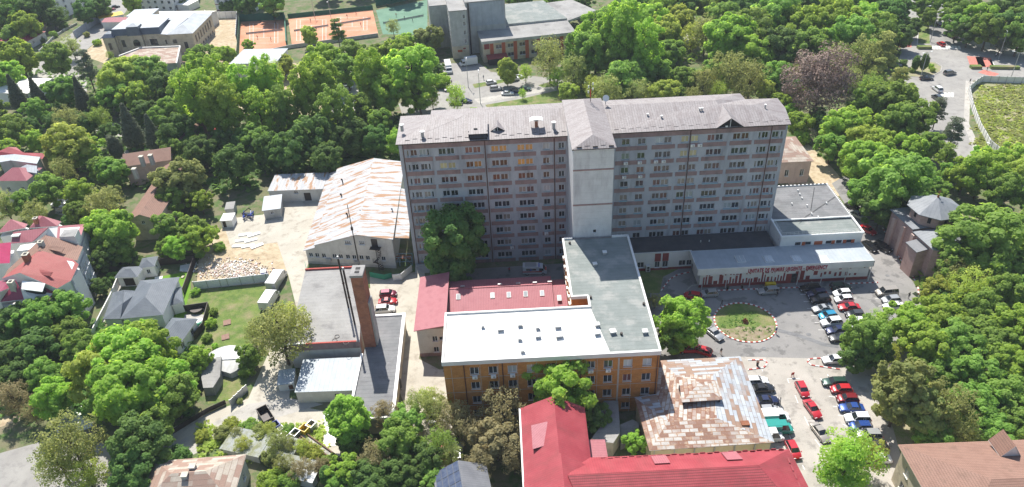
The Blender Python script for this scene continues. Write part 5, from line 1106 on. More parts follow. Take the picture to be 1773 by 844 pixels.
w = MB(); hl = [(5+i*4.6, z, 2.4, 1.5) for i in range(7) for z in (1.5, 5.0)]; w.facade((.5,.8), 0, 36, 0, 7.6, hl, .2); w.facade((36.5,.8), math.pi/2, 40, 0, 7.6); w.facade((36.5,40), math.pi, 36, 0, 7.6); w.facade((.5,40), -math.pi/2, 39, 0, 7.6)
for i in range(8): w.box(3.2+i*4.6, 4.6+i*4.6, .74, .796, 0, 7.4, 1)
w.box(1,3,.72,.796,5.2,7.2,2); w.build('wall', ['cream_stone','orange_panel','dark_red'], lo)
for h in hl: add_window(lo, (.5,.8), 0, *h, 'two', pick_glass(), .2)
q = MB(); q.slab([[(0,0,8.6),(37,0,8.6),(37,14,8.9),(0,14,8.9)]], 1.1, 0, 1); q.slab([[(9,14.1,9.8),(37,14.1,9.6),(33,40,9.8),(9,40,9.9)]], 1.2, 2, 1); q.slab([[(37.1,14,8.6),(52,24,8.4),(46,42,8.4),(33.5,40,8.6)]], .8, 0, 1)
q.build('roof', ['roof_gravel','grey_render','roof_green_felt'], lo)
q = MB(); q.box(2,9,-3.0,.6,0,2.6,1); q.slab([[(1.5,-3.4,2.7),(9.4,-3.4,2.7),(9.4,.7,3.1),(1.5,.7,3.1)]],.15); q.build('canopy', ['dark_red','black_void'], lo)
# walls and fences
def wall_line(name, label, pts, h, th, m, cat='wall', post=None, group=None, posts=2.4):
    t = thing(name, label, cat, (pts[0].x, pts[0].y, 0)); o = pts[0]; q = MB(); p2 = MB(); np_ = 0
    for a_, b_ in zip(pts, pts[1:]):
        d = (b_-a_).to_2d(); L_ = d.length; d.normalize(); n = Vector((-d.y,d.x))*th/2; A_ = (a_-o).to_2d(); B_ = (b_-o).to_2d()
        q.prism([A_-n,B_-n,B_+n,A_+n], .05, h)
        if post:
            k = 0
            while k < L_: 
                c = A_+d*k; p2.prism([c-n*2-d*.08, c+d*.08-n*2, c+d*.08+n*2, c-d*.08+n*2], 0, h+.15); k += posts; np_ += 1
    q.build('panel', [m], t)
    if np_: o2 = p2.build('post', [post], t); o2['kind'] = 'stuff'
    return t
F0 = lambda f, L: [f(*p) for p in L]
wall_line('hoarding', 'pale panel fence round the weedy field, bent at the junction', F0(lambda u,v: W(u,v), [(1740,278),(1712,255),(1695,225),(1682,190),(1676,160),(1690,148),(1700,142),(1773,145),(1830,148)]), 2.2, .12, 'off_white', 'fence', 'grey_metal')
wall_line('panel_fence', 'tall grey white panel fence right of and behind the mansion', [ma(1280,190), ma(1300,215), ma(1640,205), ma(1625,470)], 3.2, .15, 'off_white', 'fence', 'grey_metal', posts=3)
wall_line('hoarding', 'tall grey panel hoarding along the street left of the mansion', [tl(850,440), tl(1100,260), tl(1160,250)], 3.4, .15, 'blue_render', 'fence', 'grey_metal', posts=3)
wall_line('tarp_fence', 'fence covered with white sheeting between the rubble and the lawn', [vi(790,290), vi(1060,262), vi(1400,222)], 2.3, .12, 'tarp_white', 'fence', 'grey_metal', posts=3)
wall_line('garden_fence', 'dark board fence round the vivid green turf garden', [vi(455,100), vi(795,65), vi(700,335)], 2.0, .12, 'dark_metal', 'fence')
wall_line('garden_fence', 'dark board fence round the small terrace beside the lawn', [vi(700,470), vi(905,440), vi(860,610), vi(790,700)], 1.8, .12, 'dark_metal', 'fence')
wall_line('yard_wall', 'long white wall down the left side of the alley by the villa', [W(162,585), W(195,520), W(212,478)], 1.8, .25, 'off_white', 'wall')
wall_line('yard_wall', 'white wall beside the bright paved strip at the lower left', [W(104,755), W(128,708)], 1.5, .3, 'off_white', 'wall')
wall_line('court_fence', 'green windbreak net between mansion plot and the first clay court', [W(412,102), W(417,38)], 3.0, .1, 'net_green', 'fence')
wall_line('court_fence', 'green windbreak net behind the first clay court', [W(417,38), W(494,34)], 3.4, .1, 'net_green', 'fence')
wall_line('court_fence', 'green net strip dividing the left clay court from the double court', [W(497,80), W(494,34)], 2.2, .5, 'net_green', 'fence')
wall_line('court_fence', 'dark net along the far side of the double clay court', [W(499,32), W(646,17)], 2.0, .1, 'net_green', 'fence')
wall_line('court_fence', 'low grey wall on the near side of the clay courts', [W(440,98), W(505,84), W(655,64)], 1.6, .25, 'grey_render', 'fence')
wall_line('court_fence', 'tall green net at the far side of the green court', [W(651,12), W(745,-6)], 4.0, .1, 'net_green', 'fence')
wall_line('iron_fence', 'thin dark railing along the gravel road at the lower left', [W(392,700), W(360,715), W(300,752)], 1.2, .05, 'dark_metal', 'fence')
wall_line('gate', 'light grey metal gate leaf beside the gravel road', [W(401,705), W(430,677)], 1.8, .08, 'grey_metal', 'gate', 'grey_metal', posts=1.2)
wall_line('green_barrier', 'green site netting fence in front of the warehouse', [bo(485,120), bo(560,135), bo(600,125)], 1.5, .08, 'tarp_green', 'fence')
wall_line('green_barrier', 'small green netting screen at the left corner of the warehouse', [wh(485,605), wh(478,570)], 1.6, .08, 'tarp_green', 'fence')
wall_line('sheet_barrier', 'white plastic sheeting barrier at the foot of the hospital slab', [bo(605,140), bo(650,135), bo(705,90)], 1.8, .12, 'tarp_white', 'fence')
wall_line('pillar_fence', 'row of brick pillars and hedge wall along the street, top left', [tl(450,590), tl(600,440), tl(730,350), tl(870,280)], 1.0, .3, 'grey_render', 'wall', 'white_paint', posts=5)
wall_line('brick_wall', 'low red and white wall at the far end of the boiler house roof', [bo(170,98), bo(300,85)], 6.8, .3, 'pink_band', 'wall') if False else None
wall_line('hedge', 'clipped hedge strip at the end of the central reservation', [t7(225,302), t7(335,302)], 1.0, 2.0, 'grass', 'hedge')
wall_line('hedge', 'long clipped hedge between the lanes right of the junction', [t7(655,462), t7(740,462)], 1.0, 2.0, 'grass', 'hedge')
wall_line('hedge', 'longest clipped hedge strip between the lanes at the right edge', [t7(815,464), t7(1050,468)], 1.0, 1.6, 'grass', 'hedge')

# ================================================================== VEHICLES
def loft(mb, secs, mi=0, caps=True):
    for A_, B_ in zip(secs, secs[1:]):
        n = len(A_)
        for i in range(n): j = (i+1) % n; mb.poly([A_[i], A_[j], B_[j], B_[i]], mi)
    if caps: mb.poly(list(reversed(secs[0])), mi); mb.poly(secs[-1], mi)
def smooth(me, ang=40):
    me.polygons.foreach_set('use_smooth', [True]*len(me.polygons)); me.update()
    bm = bmesh.new(); bm.from_mesh(me); bmesh.ops.remove_doubles(bm, verts=bm.verts, dist=.002)
    for e in bm.edges:
        if len(e.link_faces) == 2 and e.calc_face_angle(0) > math.radians(ang): e.smooth = False
    bm.to_mesh(me); bm.free()
VP = {}
def vehicle_proto(kind):
    """returns the list of (part name, mesh, location, slot paint?) for one kind; x forward"""
    if kind in VP: return VP[kind]
    S = {'hatch': (4.0,1.74,1.48), 'sedan': (4.55,1.78,1.44), 'estate': (4.6,1.8,1.5), 'suv': (4.5,1.88,1.7), 'mpv': (4.7,1.9,1.85), 'van': (5.4,2.0,2.3), 'coupe': (4.3,1.76,1.36)}[kind]
    L, Wd, H = S; h = L/2; w = Wd/2
    belt = {'van':1.15,'mpv':1.05,'suv':1.02}.get(kind, .92); hood = {'van':1.1,'mpv':1.0,'suv':1.0}.get(kind, .86)
    # greenhouse: x of windscreen base, roof front, roof rear, rear glass base
    gx = {'hatch':(.95,.35,-1.45,-1.85), 'sedan':(.85,.15,-1.0,-1.6), 'estate':(.9,.25,-1.95,-2.2), 'suv':(.9,.35,-1.75,-2.12), 'mpv':(1.35,.75,-2.05,-2.28), 'van':(1.9,1.35,-2.55,-2.66), 'coupe':(.75,.1,-.7,-1.6)}[kind]
    decklid = belt-.02 if kind in ('sedan','coupe') else belt
    xs = [(-h,.78,.42,decklid-.22),(-h+.07,.92,.28,decklid-.06),(gx[3],1,.22,belt),(-.6,1,.2,belt+.02),(gx[0],1,.2,belt),(gx[0]+.35,.99,.2,(belt+hood)/2+.02),(h-.45,.95,.2,hood-.08),(h-.12,.86,.28,hood-.25),(h,.72,.4,hood-.38)]
    secs = []
    for x, k, zb, zt in xs:
        y = w*k; secs.append([Vector((x,-y*.9,zb)),Vector((x,-y,zb+.18)),Vector((x,-y,(zb+zt)/2+.05)),Vector((x,-y*.93,zt-.03)),Vector((x,-y*.8,zt)),Vector((x,y*.8,zt)),Vector((x,y*.93,zt-.03)),Vector((x,y,(zb+zt)/2+.05)),Vector((x,y,zb+.18)),Vector((x,y*.9,zb))])
    b = MB(); loft(b, [list(reversed(s)) for s in secs][::1])
    # roof panel and pillars are body too
    rw, bw = w*.70, w*.90; zr = H
    R_ = [(gx[2],-rw),(gx[2]*.5+gx[1]*.5,-rw*1.02),(gx[1],-rw),(gx[1],rw),(gx[2]*.5+gx[1]*.5,rw*1.02),(gx[2],rw)]
    b.slab([[(x,y,zr-(.03 if abs(x-gx[2])<.01 or abs(x-gx[1])<.01 else 0)) for x, y in R_]], .07)
    for s_ in (-1,1):
        for (x0,x1) in ((gx[0],gx[1]),(gx[3],gx[2])): b.tube((x0,s_*bw*.985,belt-.02),(x1,s_*rw,zr-.06),.05,.045,6)
        xm = (gx[1]+gx[2])/2-.05; b.tube((xm,s_*bw*.99,belt-.02),(xm,s_*rw*1.01,zr-.05),.04,.04,6)
        if kind in ('estate','suv','mpv','van'): xm = gx[2]*.62; b.tube((xm,s_*bw*.99,belt-.02),(xm,s_*rw*1.01,zr-.05),.05,.04,6)
        b.box(gx[0]-.15,gx[0]+.03,s_*(w+.02),s_*(w+.17),belt-.02,belt+.13)
    if kind == 'van': b.box(gx[2]+.1, .3, -w*.985, w*.985, belt, zr-.05)
    body = b.mesh('body', ['paint_white']); smooth(body)
    g = MB(); lo_ = [(gx[3]-.0,-bw),(gx[0],-bw*.98),(gx[0]+.06,0),(gx[0],bw*.98),(gx[3],bw),(gx[3]-.05,0)]; up_ = [(gx[2],-rw),(gx[1],-rw),(gx[1]+.04,0),(gx[1],rw),(gx[2],rw),(gx[2]-.03,0)]
    loft(g, [[Vector((x,y,belt-.04)) for x, y in lo_], [Vector((x,y,zr-.07)) for x, y in up_]])
    glass = g.mesh('windows', ['car_glass'])
    wr = .31 if kind not in ('suv','van','mpv') else .36
    t = MB(); t.tube((0,-.11,0),(0,.11,0),wr,None,16); tyre = t.mesh('wheel', ['rubber']); smooth(tyre, 30)
    r_ = MB(); r_.tube((0,-.125,0),(0,-.112,0),wr*.62,None,10); r_.tube((0,.112,0),(0,.125,0),wr*.62,None,10); rim = r_.mesh('rim', ['rim'])
    hl = MB(); hl.box(-.09,.02,-.2,.2,-.07,.07); hlm = hl.mesh('headlight', ['lens_white']); tlm = MB(); tlm.box(-.02,.06,-.14,.14,-.1,.1); tlm = tlm.mesh('taillight', ['lens_red'])
    bmp = MB(); bmp.box(-.03,.03,-.42,.42,-.07,.07); grille = bmp.mesh('grille', ['dark_metal']); pm = MB(); pm.box(-.012,.012,-.26,.26,-.055,.055); plate = pm.mesh('number_plate', ['white_paint'])
    fx, rx = h-.82, -h+.78
    parts = [('body',body,(0,0,0),True),('windows',glass,(0,0,0),False)]
    for x in (fx, rx):
        for s_ in (-1,1): parts.append(('wheel',tyre,(x,s_*(w-.13),wr),False))
    for s_ in (-1,1): parts += [('headlight',hlm,(h-.1,s_*w*.60,hood-.30),False),('taillight',tlm,(-h+.0,s_*w*.68,decklid-.26),False)]
    parts += [('grille',grille,(h-.0,0,hood-.42),False),('number_plate',plate,(-h-.0,0,.55),False)]
    VP[kind] = (parts, rim); return VP[kind]
VSEQ = []
PN = {'white':'white','black':'black','navy':'dark blue','blue':'blue','red':'red','dark_red':'dark red','silver':'silver','grey':'grey','dark_grey':'dark grey','cyan':'bright sky blue','teal':'teal green','green':'dark green','beige':'pale beige','yellow':'yellow','wine':'wine coloured'}
KN = {'hatch':'hatchback','sedan':'saloon car','estate':'estate car','suv':'SUV','mpv':'people carrier','van':'van','coupe':'coupe'}
def car(u, v, col, kind, ang, where, group='parked cars', k=1.0, name=None, z=.02):
    """u,v: middle of the car's footprint in the photo; ang: heading in degrees, 0 = to the right"""
    p = W(u, v+0, .7); parts, rim = vehicle_proto(kind)
    t = thing(name or ('van' if kind == 'van' else 'car'), '', 'van' if kind == 'van' else 'car', (p.x, p.y, z), math.radians(ang), group)
    for n_, me, loc, pt in parts:
        o = inst(n_, me, t, loc)
        if pt: o.material_slots[0].link = 'OBJECT'; o.material_slots[0].material = MATS['paint_'+col]
        if n_ == 'wheel': inst('rim', rim, o, (0,0,0))
    t.scale = (k,k,k); VSEQ.append((t, f"{PN[col]} {KN[kind]}", where, u, v)); return t
def crop_uv(x0, y0, s): return lambda x, y: (x0+x/s, y0+y/s)
def cars(f, lst, where, group):
    for x, y, col, kind, ang in lst: u, v = f(x, y); car(u, v, col, kind, ang, where, group)
F4 = crop_uv(1380, 480, 6.027); F3 = crop_uv(1290, 640, 4.137); F7 = crop_uv(1150, 400, 3.247); FB = crop_uv(480, 440, 3.014); FG = crop_uv(720, 0, 5.215); FT = crop_uv(1540, 20, 4.69)
cars(F4, [(135,112,'black','estate',182),(205,172,'navy','suv',184),(240,232,'black','suv',184),(262,325,'silver','coupe',186),(322,398,'cyan','hatch',187),(358,470,'white','suv',185),(415,550,'navy','sedan',184),(450,628,'dark_grey','sedan',183)], 'in the left row of the forecourt parking', 'cars in the left forecourt row')
cars(F4, [(458,98,'green','estate',0),(472,165,'white','hatch',181),(488,228,'white','hatch',181),(542,308,'red','sedan',178),(605,385,'dark_grey','hatch',178),(625,460,'white','hatch',176),(640,535,'silver','hatch',176)], 'in the right row of the forecourt parking', 'cars in the right forecourt row')
cars(F4, [(935,155,'beige','mpv',183),(982,232,'silver','hatch',182),(1010,300,'white','sedan',182)], 'parked far right of the emergency unit', 'cars right of the emergency unit')
cars(F7, [(254,350,'silver','hatch',182),(585,335,'silver','estate',182),(160,362,'red','hatch',160)], 'along the kerb in front of the emergency unit', 'cars at the emergency entrance')
cars(F7, [(283,575,'silver','sedan',-62),(140,662,'red','suv',178),(215,672,'red','hatch',150)], 'left of the round flower bed', 'cars left of the flower bed')
cars(F7, [(955,722,'white','estate',180)], 'beside the striped kerb island, half under a tree', 'cars at the kerb island')
cars(F3, [(85,80,'white','estate',0),(128,132,'black','sedan',0),(158,218,'navy','sedan',0),(175,288,'silver','hatch',0)], 'in the left row of the lower parking', 'cars in the left row of the lower parking')
cars(F3, [(212,345,'white','van',0),(235,425,'teal','van',0),(165,480,'white','van',0)], 'in the left row of the lower parking', 'cars in the left row of the lower parking')
cars(F3, [(412,140,'red','hatch',-88),(485,280,'red','sedan',-80),(542,450,'beige','sedan',-78),(347,572,'red','hatch',-86)], 'in the middle line of the lower parking', 'cars in the middle line of the lower parking')
cars(F3, [(640,88,'green','estate',176),(690,138,'red','hatch',176),(735,205,'dark_red','hatch',176),(762,272,'blue','sedan',176),(805,348,'white','suv',176),(828,405,'blue','hatch',176),(885,468,'silver','suv',176),(940,545,'dark_grey','hatch',176),(950,635,'white','sedan',176)], 'in the right row of the lower parking', 'cars in the right row of the lower parking')
cars(FB, [(578,205,'wine','hatch',2),(577,245,'red','coupe',2),(563,288,'white','suv',3)], 'in the small yard beside the chimney', 'cars in the chimney yard')
cars(crop_uv(0,0,1), [(1478,358,'black','sedan',-60),(1485,372,'silver','sedan',-55),(1503,398,'red','sedan',-60),(1507,426,'black','sedan',-75),(1528,428,'black','suv',-55)], 'on the shaded lane right of the annex', 'cars right of the annex')
cars(crop_uv(0,0,1), [(746,700,'white','hatch',92),(749,718,'white','sedan',92),(770,782,'red','hatch',90),(793,783,'silver','estate',90)], 'in the alley left of the orange brick building', 'cars in the alley')
cars(FG, [(315,805,'silver','sedan',5),(680,742,'white','hatch',15),(722,798,'silver','suv',5),(868,712,'white','van',8),(925,690,'white','hatch',10),(985,800,'green','sedan',-12)], 'on the road behind the hospital', 'cars on the road behind the hospital')
cars(crop_uv(670,150,4.925), [(590,140,'black','sedan',-15),(672,120,'navy','sedan',-15),(1030,55,'white','sedan',-5),(1098,35,'navy','sedan',-8)], 'on the road behind the hospital', 'cars on the road behind the hospital')
cars(FT, [(420,262,'red','hatch',95),(400,95,'dark_grey','sedan',95),(497,195,'black','van',100),(492,497,'grey','suv',12),(302,540,'black','sedan',-5),(390,628,'white','suv',92),(386,698,'dark_grey','suv',92)], 'at the roundabout junction, top right', 'cars at the roundabout')
cars(crop_uv(0,0,6.494), [(960,205,'green','sedan',58),(665,520,'silver','sedan',35)], 'on the street beside the top left cottages', 'cars on the top left street')
cars(crop_uv(160,0,6.49), [(255,75,'black','sedan',35),(205,105,'dark_red','sedan',35)], 'on the street by the mansion', 'cars by the mansion')
cars(crop_uv(0,0,1), [(598,133,'navy','sedan',5),(600,142,'black','sedan',5),(601,151,'white','sedan',5),(545,128,'white','sedan',0),(103,352,'white','sedan',10),(112,362,'silver','suv',8),(380,226,'red','hatch',10),(1645,30,'grey','sedan',95)], 'glimpsed between the trees', 'cars glimpsed between trees')
# ambulance, box truck, minibus
def boxvan(t, L, Wd, H, cab, col, stripe=None):
    w = Wd/2; h = L/2; b = MB(); b.box(-h, h-cab, -w, w, .45, H)
    prof = [(h-cab,.4),(h,.4),(h,1.1),(h-.45,1.35),(h-.95,H*.9 if H < 2.6 else 2.2),(h-cab,H*.93 if H < 2.6 else 2.25)]
    for s_, f in ((-w*.96,1),(w*.96,-1)): b.poly([(x,s_,z) for x, z in (prof if f > 0 else prof[::-1])])
    for (x0,z0),(x1,z1) in zip(prof, prof[1:]+prof[:1]): b.poly([(x0,-w*.96,z0),(x0,w*.96,z0),(x1,w*.96,z1),(x1,-w*.96,z1)])
    b.build('body', ['paint_'+col], t)
    g = MB(); (xa,za),(xb,zb) = prof[3],prof[4]; k = .02; g.poly([(xa+k,-w*.85,za+.05),(xa+k,w*.85,za+.05),(xb+k+.04,w*.8,zb-.1),(xb+k+.04,-w*.8,zb-.1)])
    for s_ in (-1,1): g.box(h-cab+.1,h-.75,s_*(w*.96+.004),s_*(w*.96+.012),1.25,zb-.2)
    if stripe: 
        for s_ in (-1,1): g.box(-h+.8,h-cab-.6,s_*(w+.004),s_*(w+.014),1.45,1.95)
    g.build('windows', ['car_glass'], t)
    parts, rim = vehicle_proto('van'); tm = [p for p in parts if p[0] == 'wheel'][0][1]
    for x in (h-.9,-h+1.0):
        for s_ in (-1,1): o = inst('wheel', tm, t, (x,s_*(w-.12),.36)); inst('rim', rim, o, (0,0,0))
    hl = [p for p in parts if p[0] in ('headlight','taillight')]
    for n_, me, loc, _ in hl: inst(n_, me, t, (h-.0 if n_ == 'headlight' else -h, loc[1], .8))
    if stripe:
        q = MB()
        for s_ in (-1,1): q.box(-h,h-1.1,s_*(w+.016),s_*(w+.024),.95,1.25)
        q.box(-h-.02,-h-.004,-w,w,1.0,1.3); q.box(h-.4,h-.05,-.7,.7,1.30,1.31); q.build('red_stripe', ['stripe_red'], t)
        q = MB(); q.box(.9,1.1,-.7,.7,H*.93,H*.93+.18); q.build('light_bar', ['lens_blue'], t)
        q = MB(); q.box(-2.3,.4,-.75,.75,H+.002,H+.1); q.box(-1.8,-1.4,-.4,.4,H+.1,H+.22); q.build('roof_unit', ['grey_metal'], t)
        for s_ in (-1,1):
            q = MB()
            for k in range(3): a_ = k*math.pi/3; dx, dz = math.cos(a_)*.26, math.sin(a_)*.26; q.tube((-.9-dx,s_*(w+.02),1.62-dz),(-.9+dx,s_*(w+.02),1.62+dz),.05,None,4)
            q.build('star_of_life', ['lens_blue'], t)
p = W(926,466,1.2); t = thing('ambulance', 'white ambulance with red stripes and blue star in the shade before the hospital slab', 'ambulance', (p.x, p.y, .02), math.radians(-3)); boxvan(t, 5.6, 2.0, 2.4, 1.9, 'white', True)
p = W(*FG(475,560), 1.3); t = thing('box_truck', 'white box truck parked at the foot of the grey concrete block', 'truck', (p.x, p.y, .02), math.radians(195)); boxvan(t, 6.8, 2.3, 3.1, 1.9, 'white')
p = W(*FG(292,608), 1.3); t = thing('minibus', 'long white minibus left of the grey concrete block', 'minibus', (p.x, p.y, .02), math.radians(-82)); boxvan(t, 8.6, 2.3, 2.9, 2.0, 'white')
p = W(466,518,1.2); t = thing('box_trailer', 'white box trailer at the end of the sheeting fence', 'trailer', (p.x, p.y, .02), math.radians(81)); boxvan(t, 6.2, 2.4, 2.6, 1.5, 'white')
p = W(479,484,1.2); t = thing('canvas_truck', 'grey canvas covered truck behind the white box trailer', 'truck', (p.x, p.y, .02), math.radians(81)); boxvan(t, 7.0, 2.4, 2.7, 1.6, 'silver')
def uniq(seq):
    """(object, look, place, u, v): a label for each; look-alikes in one place are told apart by their order in the photo"""
    ordn = ['first','second','third','fourth','fifth','sixth','seventh','eighth','ninth','tenth','eleventh','twelfth']
    from collections import defaultdict
    D = defaultdict(list)
    for s in seq: D[(s[1], s[2])].append(s)
    for (look, place), L_ in D.items():
        if len(L_) == 1: L_[0][0]['label'] = f"{look} {place}"
        else:
            horiz = max(s[3] for s in L_)-min(s[3] for s in L_) > 1.2*(max(s[4] for s in L_)-min(s[4] for s in L_))
            L_.sort(key=lambda s: s[3] if horiz else s[4])
            for i, s in enumerate(L_):
                side = 'left' if horiz else 'back'; oth = 'right' if horiz else 'front'
                n = len(L_); w_ = f"{ordn[i]} from the {side}" if i <= n/2 or n > 24 else f"{ordn[n-1-i]} from the {oth}"
                if i == 0: w_ = 'leftmost' if horiz else 'farthest'
                if i == n-1: w_ = 'rightmost' if horiz else 'nearest'
                s[0]['label'] = f"{w_} {look} {place}"
uniq(VSEQ)

# ================================================================== STREET FURNITURE, BINS, SMALL THINGS
def lamp(u, v, h, ang, label, double=False):
    p = W(u, v); t = thing('street_lamp', label, 'street lamp', (p.x, p.y, 0), math.radians(ang), 'street lamps')
    q = MB(); q.tube((0,0,0),(0,0,h),.13,.07); q.build('pole', ['grey_metal'], t)
    for s_ in ((1,-1) if double else (1,)):
        q = MB(); q.tube((0,0,h),(s_*1.6,0,h+.35),.05); q.build('arm', ['grey_metal'], t); q = MB(); q.box(s_*1.4,s_*2.3,-.17,.17,h+.3,h+.45); q.build('lamp_head', ['white_paint'], t)
lamp(811,152,10,90,'street lamp nearest the grey block on the road behind the hospital'); lamp(832,180,11,90,'street lamp on the grass strip just behind the hospital roof')
lamp(*FT(250,545),9,20,'double armed street lamp at the near edge of the roundabout',True); lamp(*FT(330,250),11,10,'street lamp on the central reservation above the roundabout')
lamp(*FT(985,545),9,150,'double armed street lamp beside the field hoarding, right edge',True); lamp(*FT(885,385),10,80,'street lamp at the dark tree edge right of the crossing')
lamp(*FT(245,150),9,10,'street lamp left of the upper avenue by the trees'); lamp(960,150,9,0,'street lamp among trees right of the road behind the hospital')
lamp(1706,300,8,120,'thin leaning lamp post inside the weedy field corner')
lamp(*crop_uv(400,0,4.925)(715,150),11,-90,'floodlight pole on the far side of the clay courts',True); lamp(*crop_uv(400,0,4.925)(858,185),9,-90,'floodlight pole between the two right clay courts',True)
def bin_(u, v, m, label, w=1.3, d=.9, h=1.25, ang=0, name='waste_container'):
    p = W(u, v); t = thing(name, label, 'container', (p.x, p.y, 0), math.radians(ang)); q = MB(); c = .08
    q.box(-w/2,w/2,-d/2,-d/2+c,.15,h); q.box(-w/2,w/2,d/2-c,d/2,.15,h); q.box(-w/2,-w/2+c,-d/2+c,d/2-c,.15,h); q.box(w/2-c,w/2,-d/2+c,d/2-c,.15,h); q.box(-w/2+c,w/2-c,-d/2+c,d/2-c,.15,.25); q.build('bin_body', [m], t)
    q = MB(); q.box(-w/2-.06,w/2+.06,-d/2-.06,-d/2-.003,h-.12,h+.02); q.box(-w/2-.06,w/2+.06,d/2+.003,d/2+.06,h-.12,h+.02); q.build('rim', [m], t)
    for x in (-w/2+.15,w/2-.15):
        for y in (-d/2+.12,d/2-.12): q = MB(); q.tube((x-.03,y,.08),(x+.03,y,.08),.08,None,8); q.build('wheel', ['rubber'], t)
FBn = crop_uv(380, 680, 5.146)
bin_(*FBn(770,360),'bin_yellow','open bright yellow waste container in the bin yard',1.7,1.5,1.5,60); bin_(*FBn(685,400),'grey_metal','grey open waste container left of the yellow one',1.6,1.3,1.5,60)
bin_(*FBn(828,325),'grey_metal','grey open waste container right of the yellow one',1.6,1.3,1.5,60); bin_(*FBn(585,420),'grey_metal','grey container among the shrubs left of the bin yard',1.7,1.3,1.3,60)
bin_(*FBn(500,330),'bin_blue','blue open container along the dark hedge',1.6,1.8,1.4,-50); bin_(*FBn(553,350),'white_paint','small white open container beside the blue one',1.0,1.0,1.1,-50)
bin_(*FBn(420,230),'dark_metal','black open skip at the corner of the hedge',2.0,4.0,1.5,35,'skip')
for (x, y, l, a_), s_ in zip(((770,490,9,-38),(880,490,11,-40)), ('left of the two','right of the two')):
    u, v = FBn(x, y); p = W(u, v); t = thing('concrete_trough', 'long narrow concrete slab trough, '+s_+' below the yellow container', 'trough', (p.x,p.y,0), math.radians(a_)); q = MB(); q.box(-l/2,l/2,-.6,.6,0,.5); q.build('base', ['paving'], t); q = MB(); q.box(-l/2,l/2,-.6,-.4,.503,.8); q.box(-l/2,l/2,.4,.6,.503,.8); q.build('rail', ['copper_brown'], t)
sheet('pavement', [CR(380,680,5.146)(*p_) for p_ in ((930,185),(1000,160),(1040,475),(920,480),(935,400))], 6, 'white_paint')
for (x, y, l, d_, m), s_ in zip(((265,510,8,5,'roof_weathered'),(560,540,7,4,'roof_weathered'),(720,700,7,2.5,'roof_weathered'),(780,810,4,2,'white_paint')), ('largest, beside the tan rusty roof','below the bin yard among the shrubs','narrow one near the picture bottom','smallest white one at the picture bottom')):
    p = W(*FBn(x, y)); t = thing('metal_canopy', 'weathered light metal shed roof, '+s_, 'shed', (p.x,p.y,0), math.radians(-18)); q = MB(); q.slab([[(-l/2,-d_/2,2.0),(l/2,-d_/2,2.0),(l/2,d_/2,2.4),(-l/2,d_/2,2.4)]],.08); q.build('roof', [m], t)
    q = MB(); q.box(-l/2+.3,l/2-.3,-d_/2+.3,d_/2-.3,0,1.95); q.build('wall', ['grey_render'], t)
# curved platform on the lawn
c3 = CR(0, 562, 2.993); pc = c3(1165,190,1.2)
t = thing('terrace_platform', 'white topped round concrete platform with ramp on the lawn', 'platform', (pc.x,pc.y,0))
q = MB(); A_ = arc((0,0),4.6,-60,160,24)+[Vector((-4.2,-1.0))]; q.prism([(p.x,p.y) for p in A_],0,1.4); q.build('base', ['grey_render'], t)
q = MB(); A_ = arc((0,.4),3.7,-5,185,20); q.prism([(p.x,p.y) for p in A_],1.402,1.6); q.build('white_cover', ['tarp_white'], t)
q = MB(); q.prism([(-4.0,-.5),(-.6,.5),(.9,-5.5),(.4,-8.5),(-1.5,-8.5),(-3.5,-4)],0,2.2); q.build('ramp', ['roof_gravel'], t)
for x, y, s_ in ((1048,560,'larger, upper'),(1035,678,'smaller, lower')):
    p = vi(x, y); t = thing('brick_slab', 'flat brown brick slab lying on the lawn, the '+s_+' of two', 'slab', (p.x,p.y,0), .3); q = MB(); q.box(-.8,.8,-.9,.9,0,.2); q.build('slab', ['roof_brown'], t)
# debris, boards, rubble
r = random.Random(11)
q = MB()
for k in range(1700):
    x = r.gauss(0,1); y = r.gauss(0,1); c = vi(1090+x*125, 130+y*40); s = r.uniform(.05,.20)*(2.2 if r.random() < .06 else 1); a_ = r.random()*3; z = r.random()*.2*math.exp(-(x*x+y*y)/2)
    d = Vector((math.cos(a_),math.sin(a_)))*s; n = Vector((-d.y,d.x))*r.uniform(.3,1)
    q.prism([c.xy-d-n,c.xy+d-n,c.xy+d+n,c.xy-d+n], z*.6, z+r.uniform(.08,.3), r.choice((0,0,1,2)))
o = q.build('rubble', ['cream_stone','off_white','pink_wall']); o['kind'] = 'stuff'
for i in range(7):
    c = wh(150+i*15, 470-(i%3)*28); t = thing('white_board', '', 'board', (c.x,c.y,0), .1*i, 'white boards stacked on the sand'); q = MB(); q.box(-1.6,1.6,-.5,.5,.05,.22); q.build('sheet', ['white_paint'], t)
    t['label'] = ('far left','far middle','far right','middle right','near right','nearest','foremost right')[i]+' white insulation board of the loose stack on the sand'
t = thing('blue_machine', 'blue tangled machinery under the trees beside the white hut', 'machine', wh(200,325), .4); q = MB()
a_ = Vector((0,0,.2))
for k in range(22): b_ = Vector((r.uniform(-1.6,1.6), r.uniform(-2.2,2.2), r.uniform(.1,1.5))); q.tube(a_, b_, .12, None, 5, (k//4)%2); a_ = b_
q.build('frame', ['bin_blue','dark_metal'], t)
t = thing('portable_toilet', 'white and blue portable toilet at the end of the sheeting fence', 'toilet', vi(1358,200), .1); q = MB(); q.box(-.6,.6,-.6,.6,0,2.1); q.build('cabin', ['bin_blue'], t); q = MB(); q.box(-.65,.65,-.65,.65,2.102,2.35); q.build('roof', ['white_paint'], t)
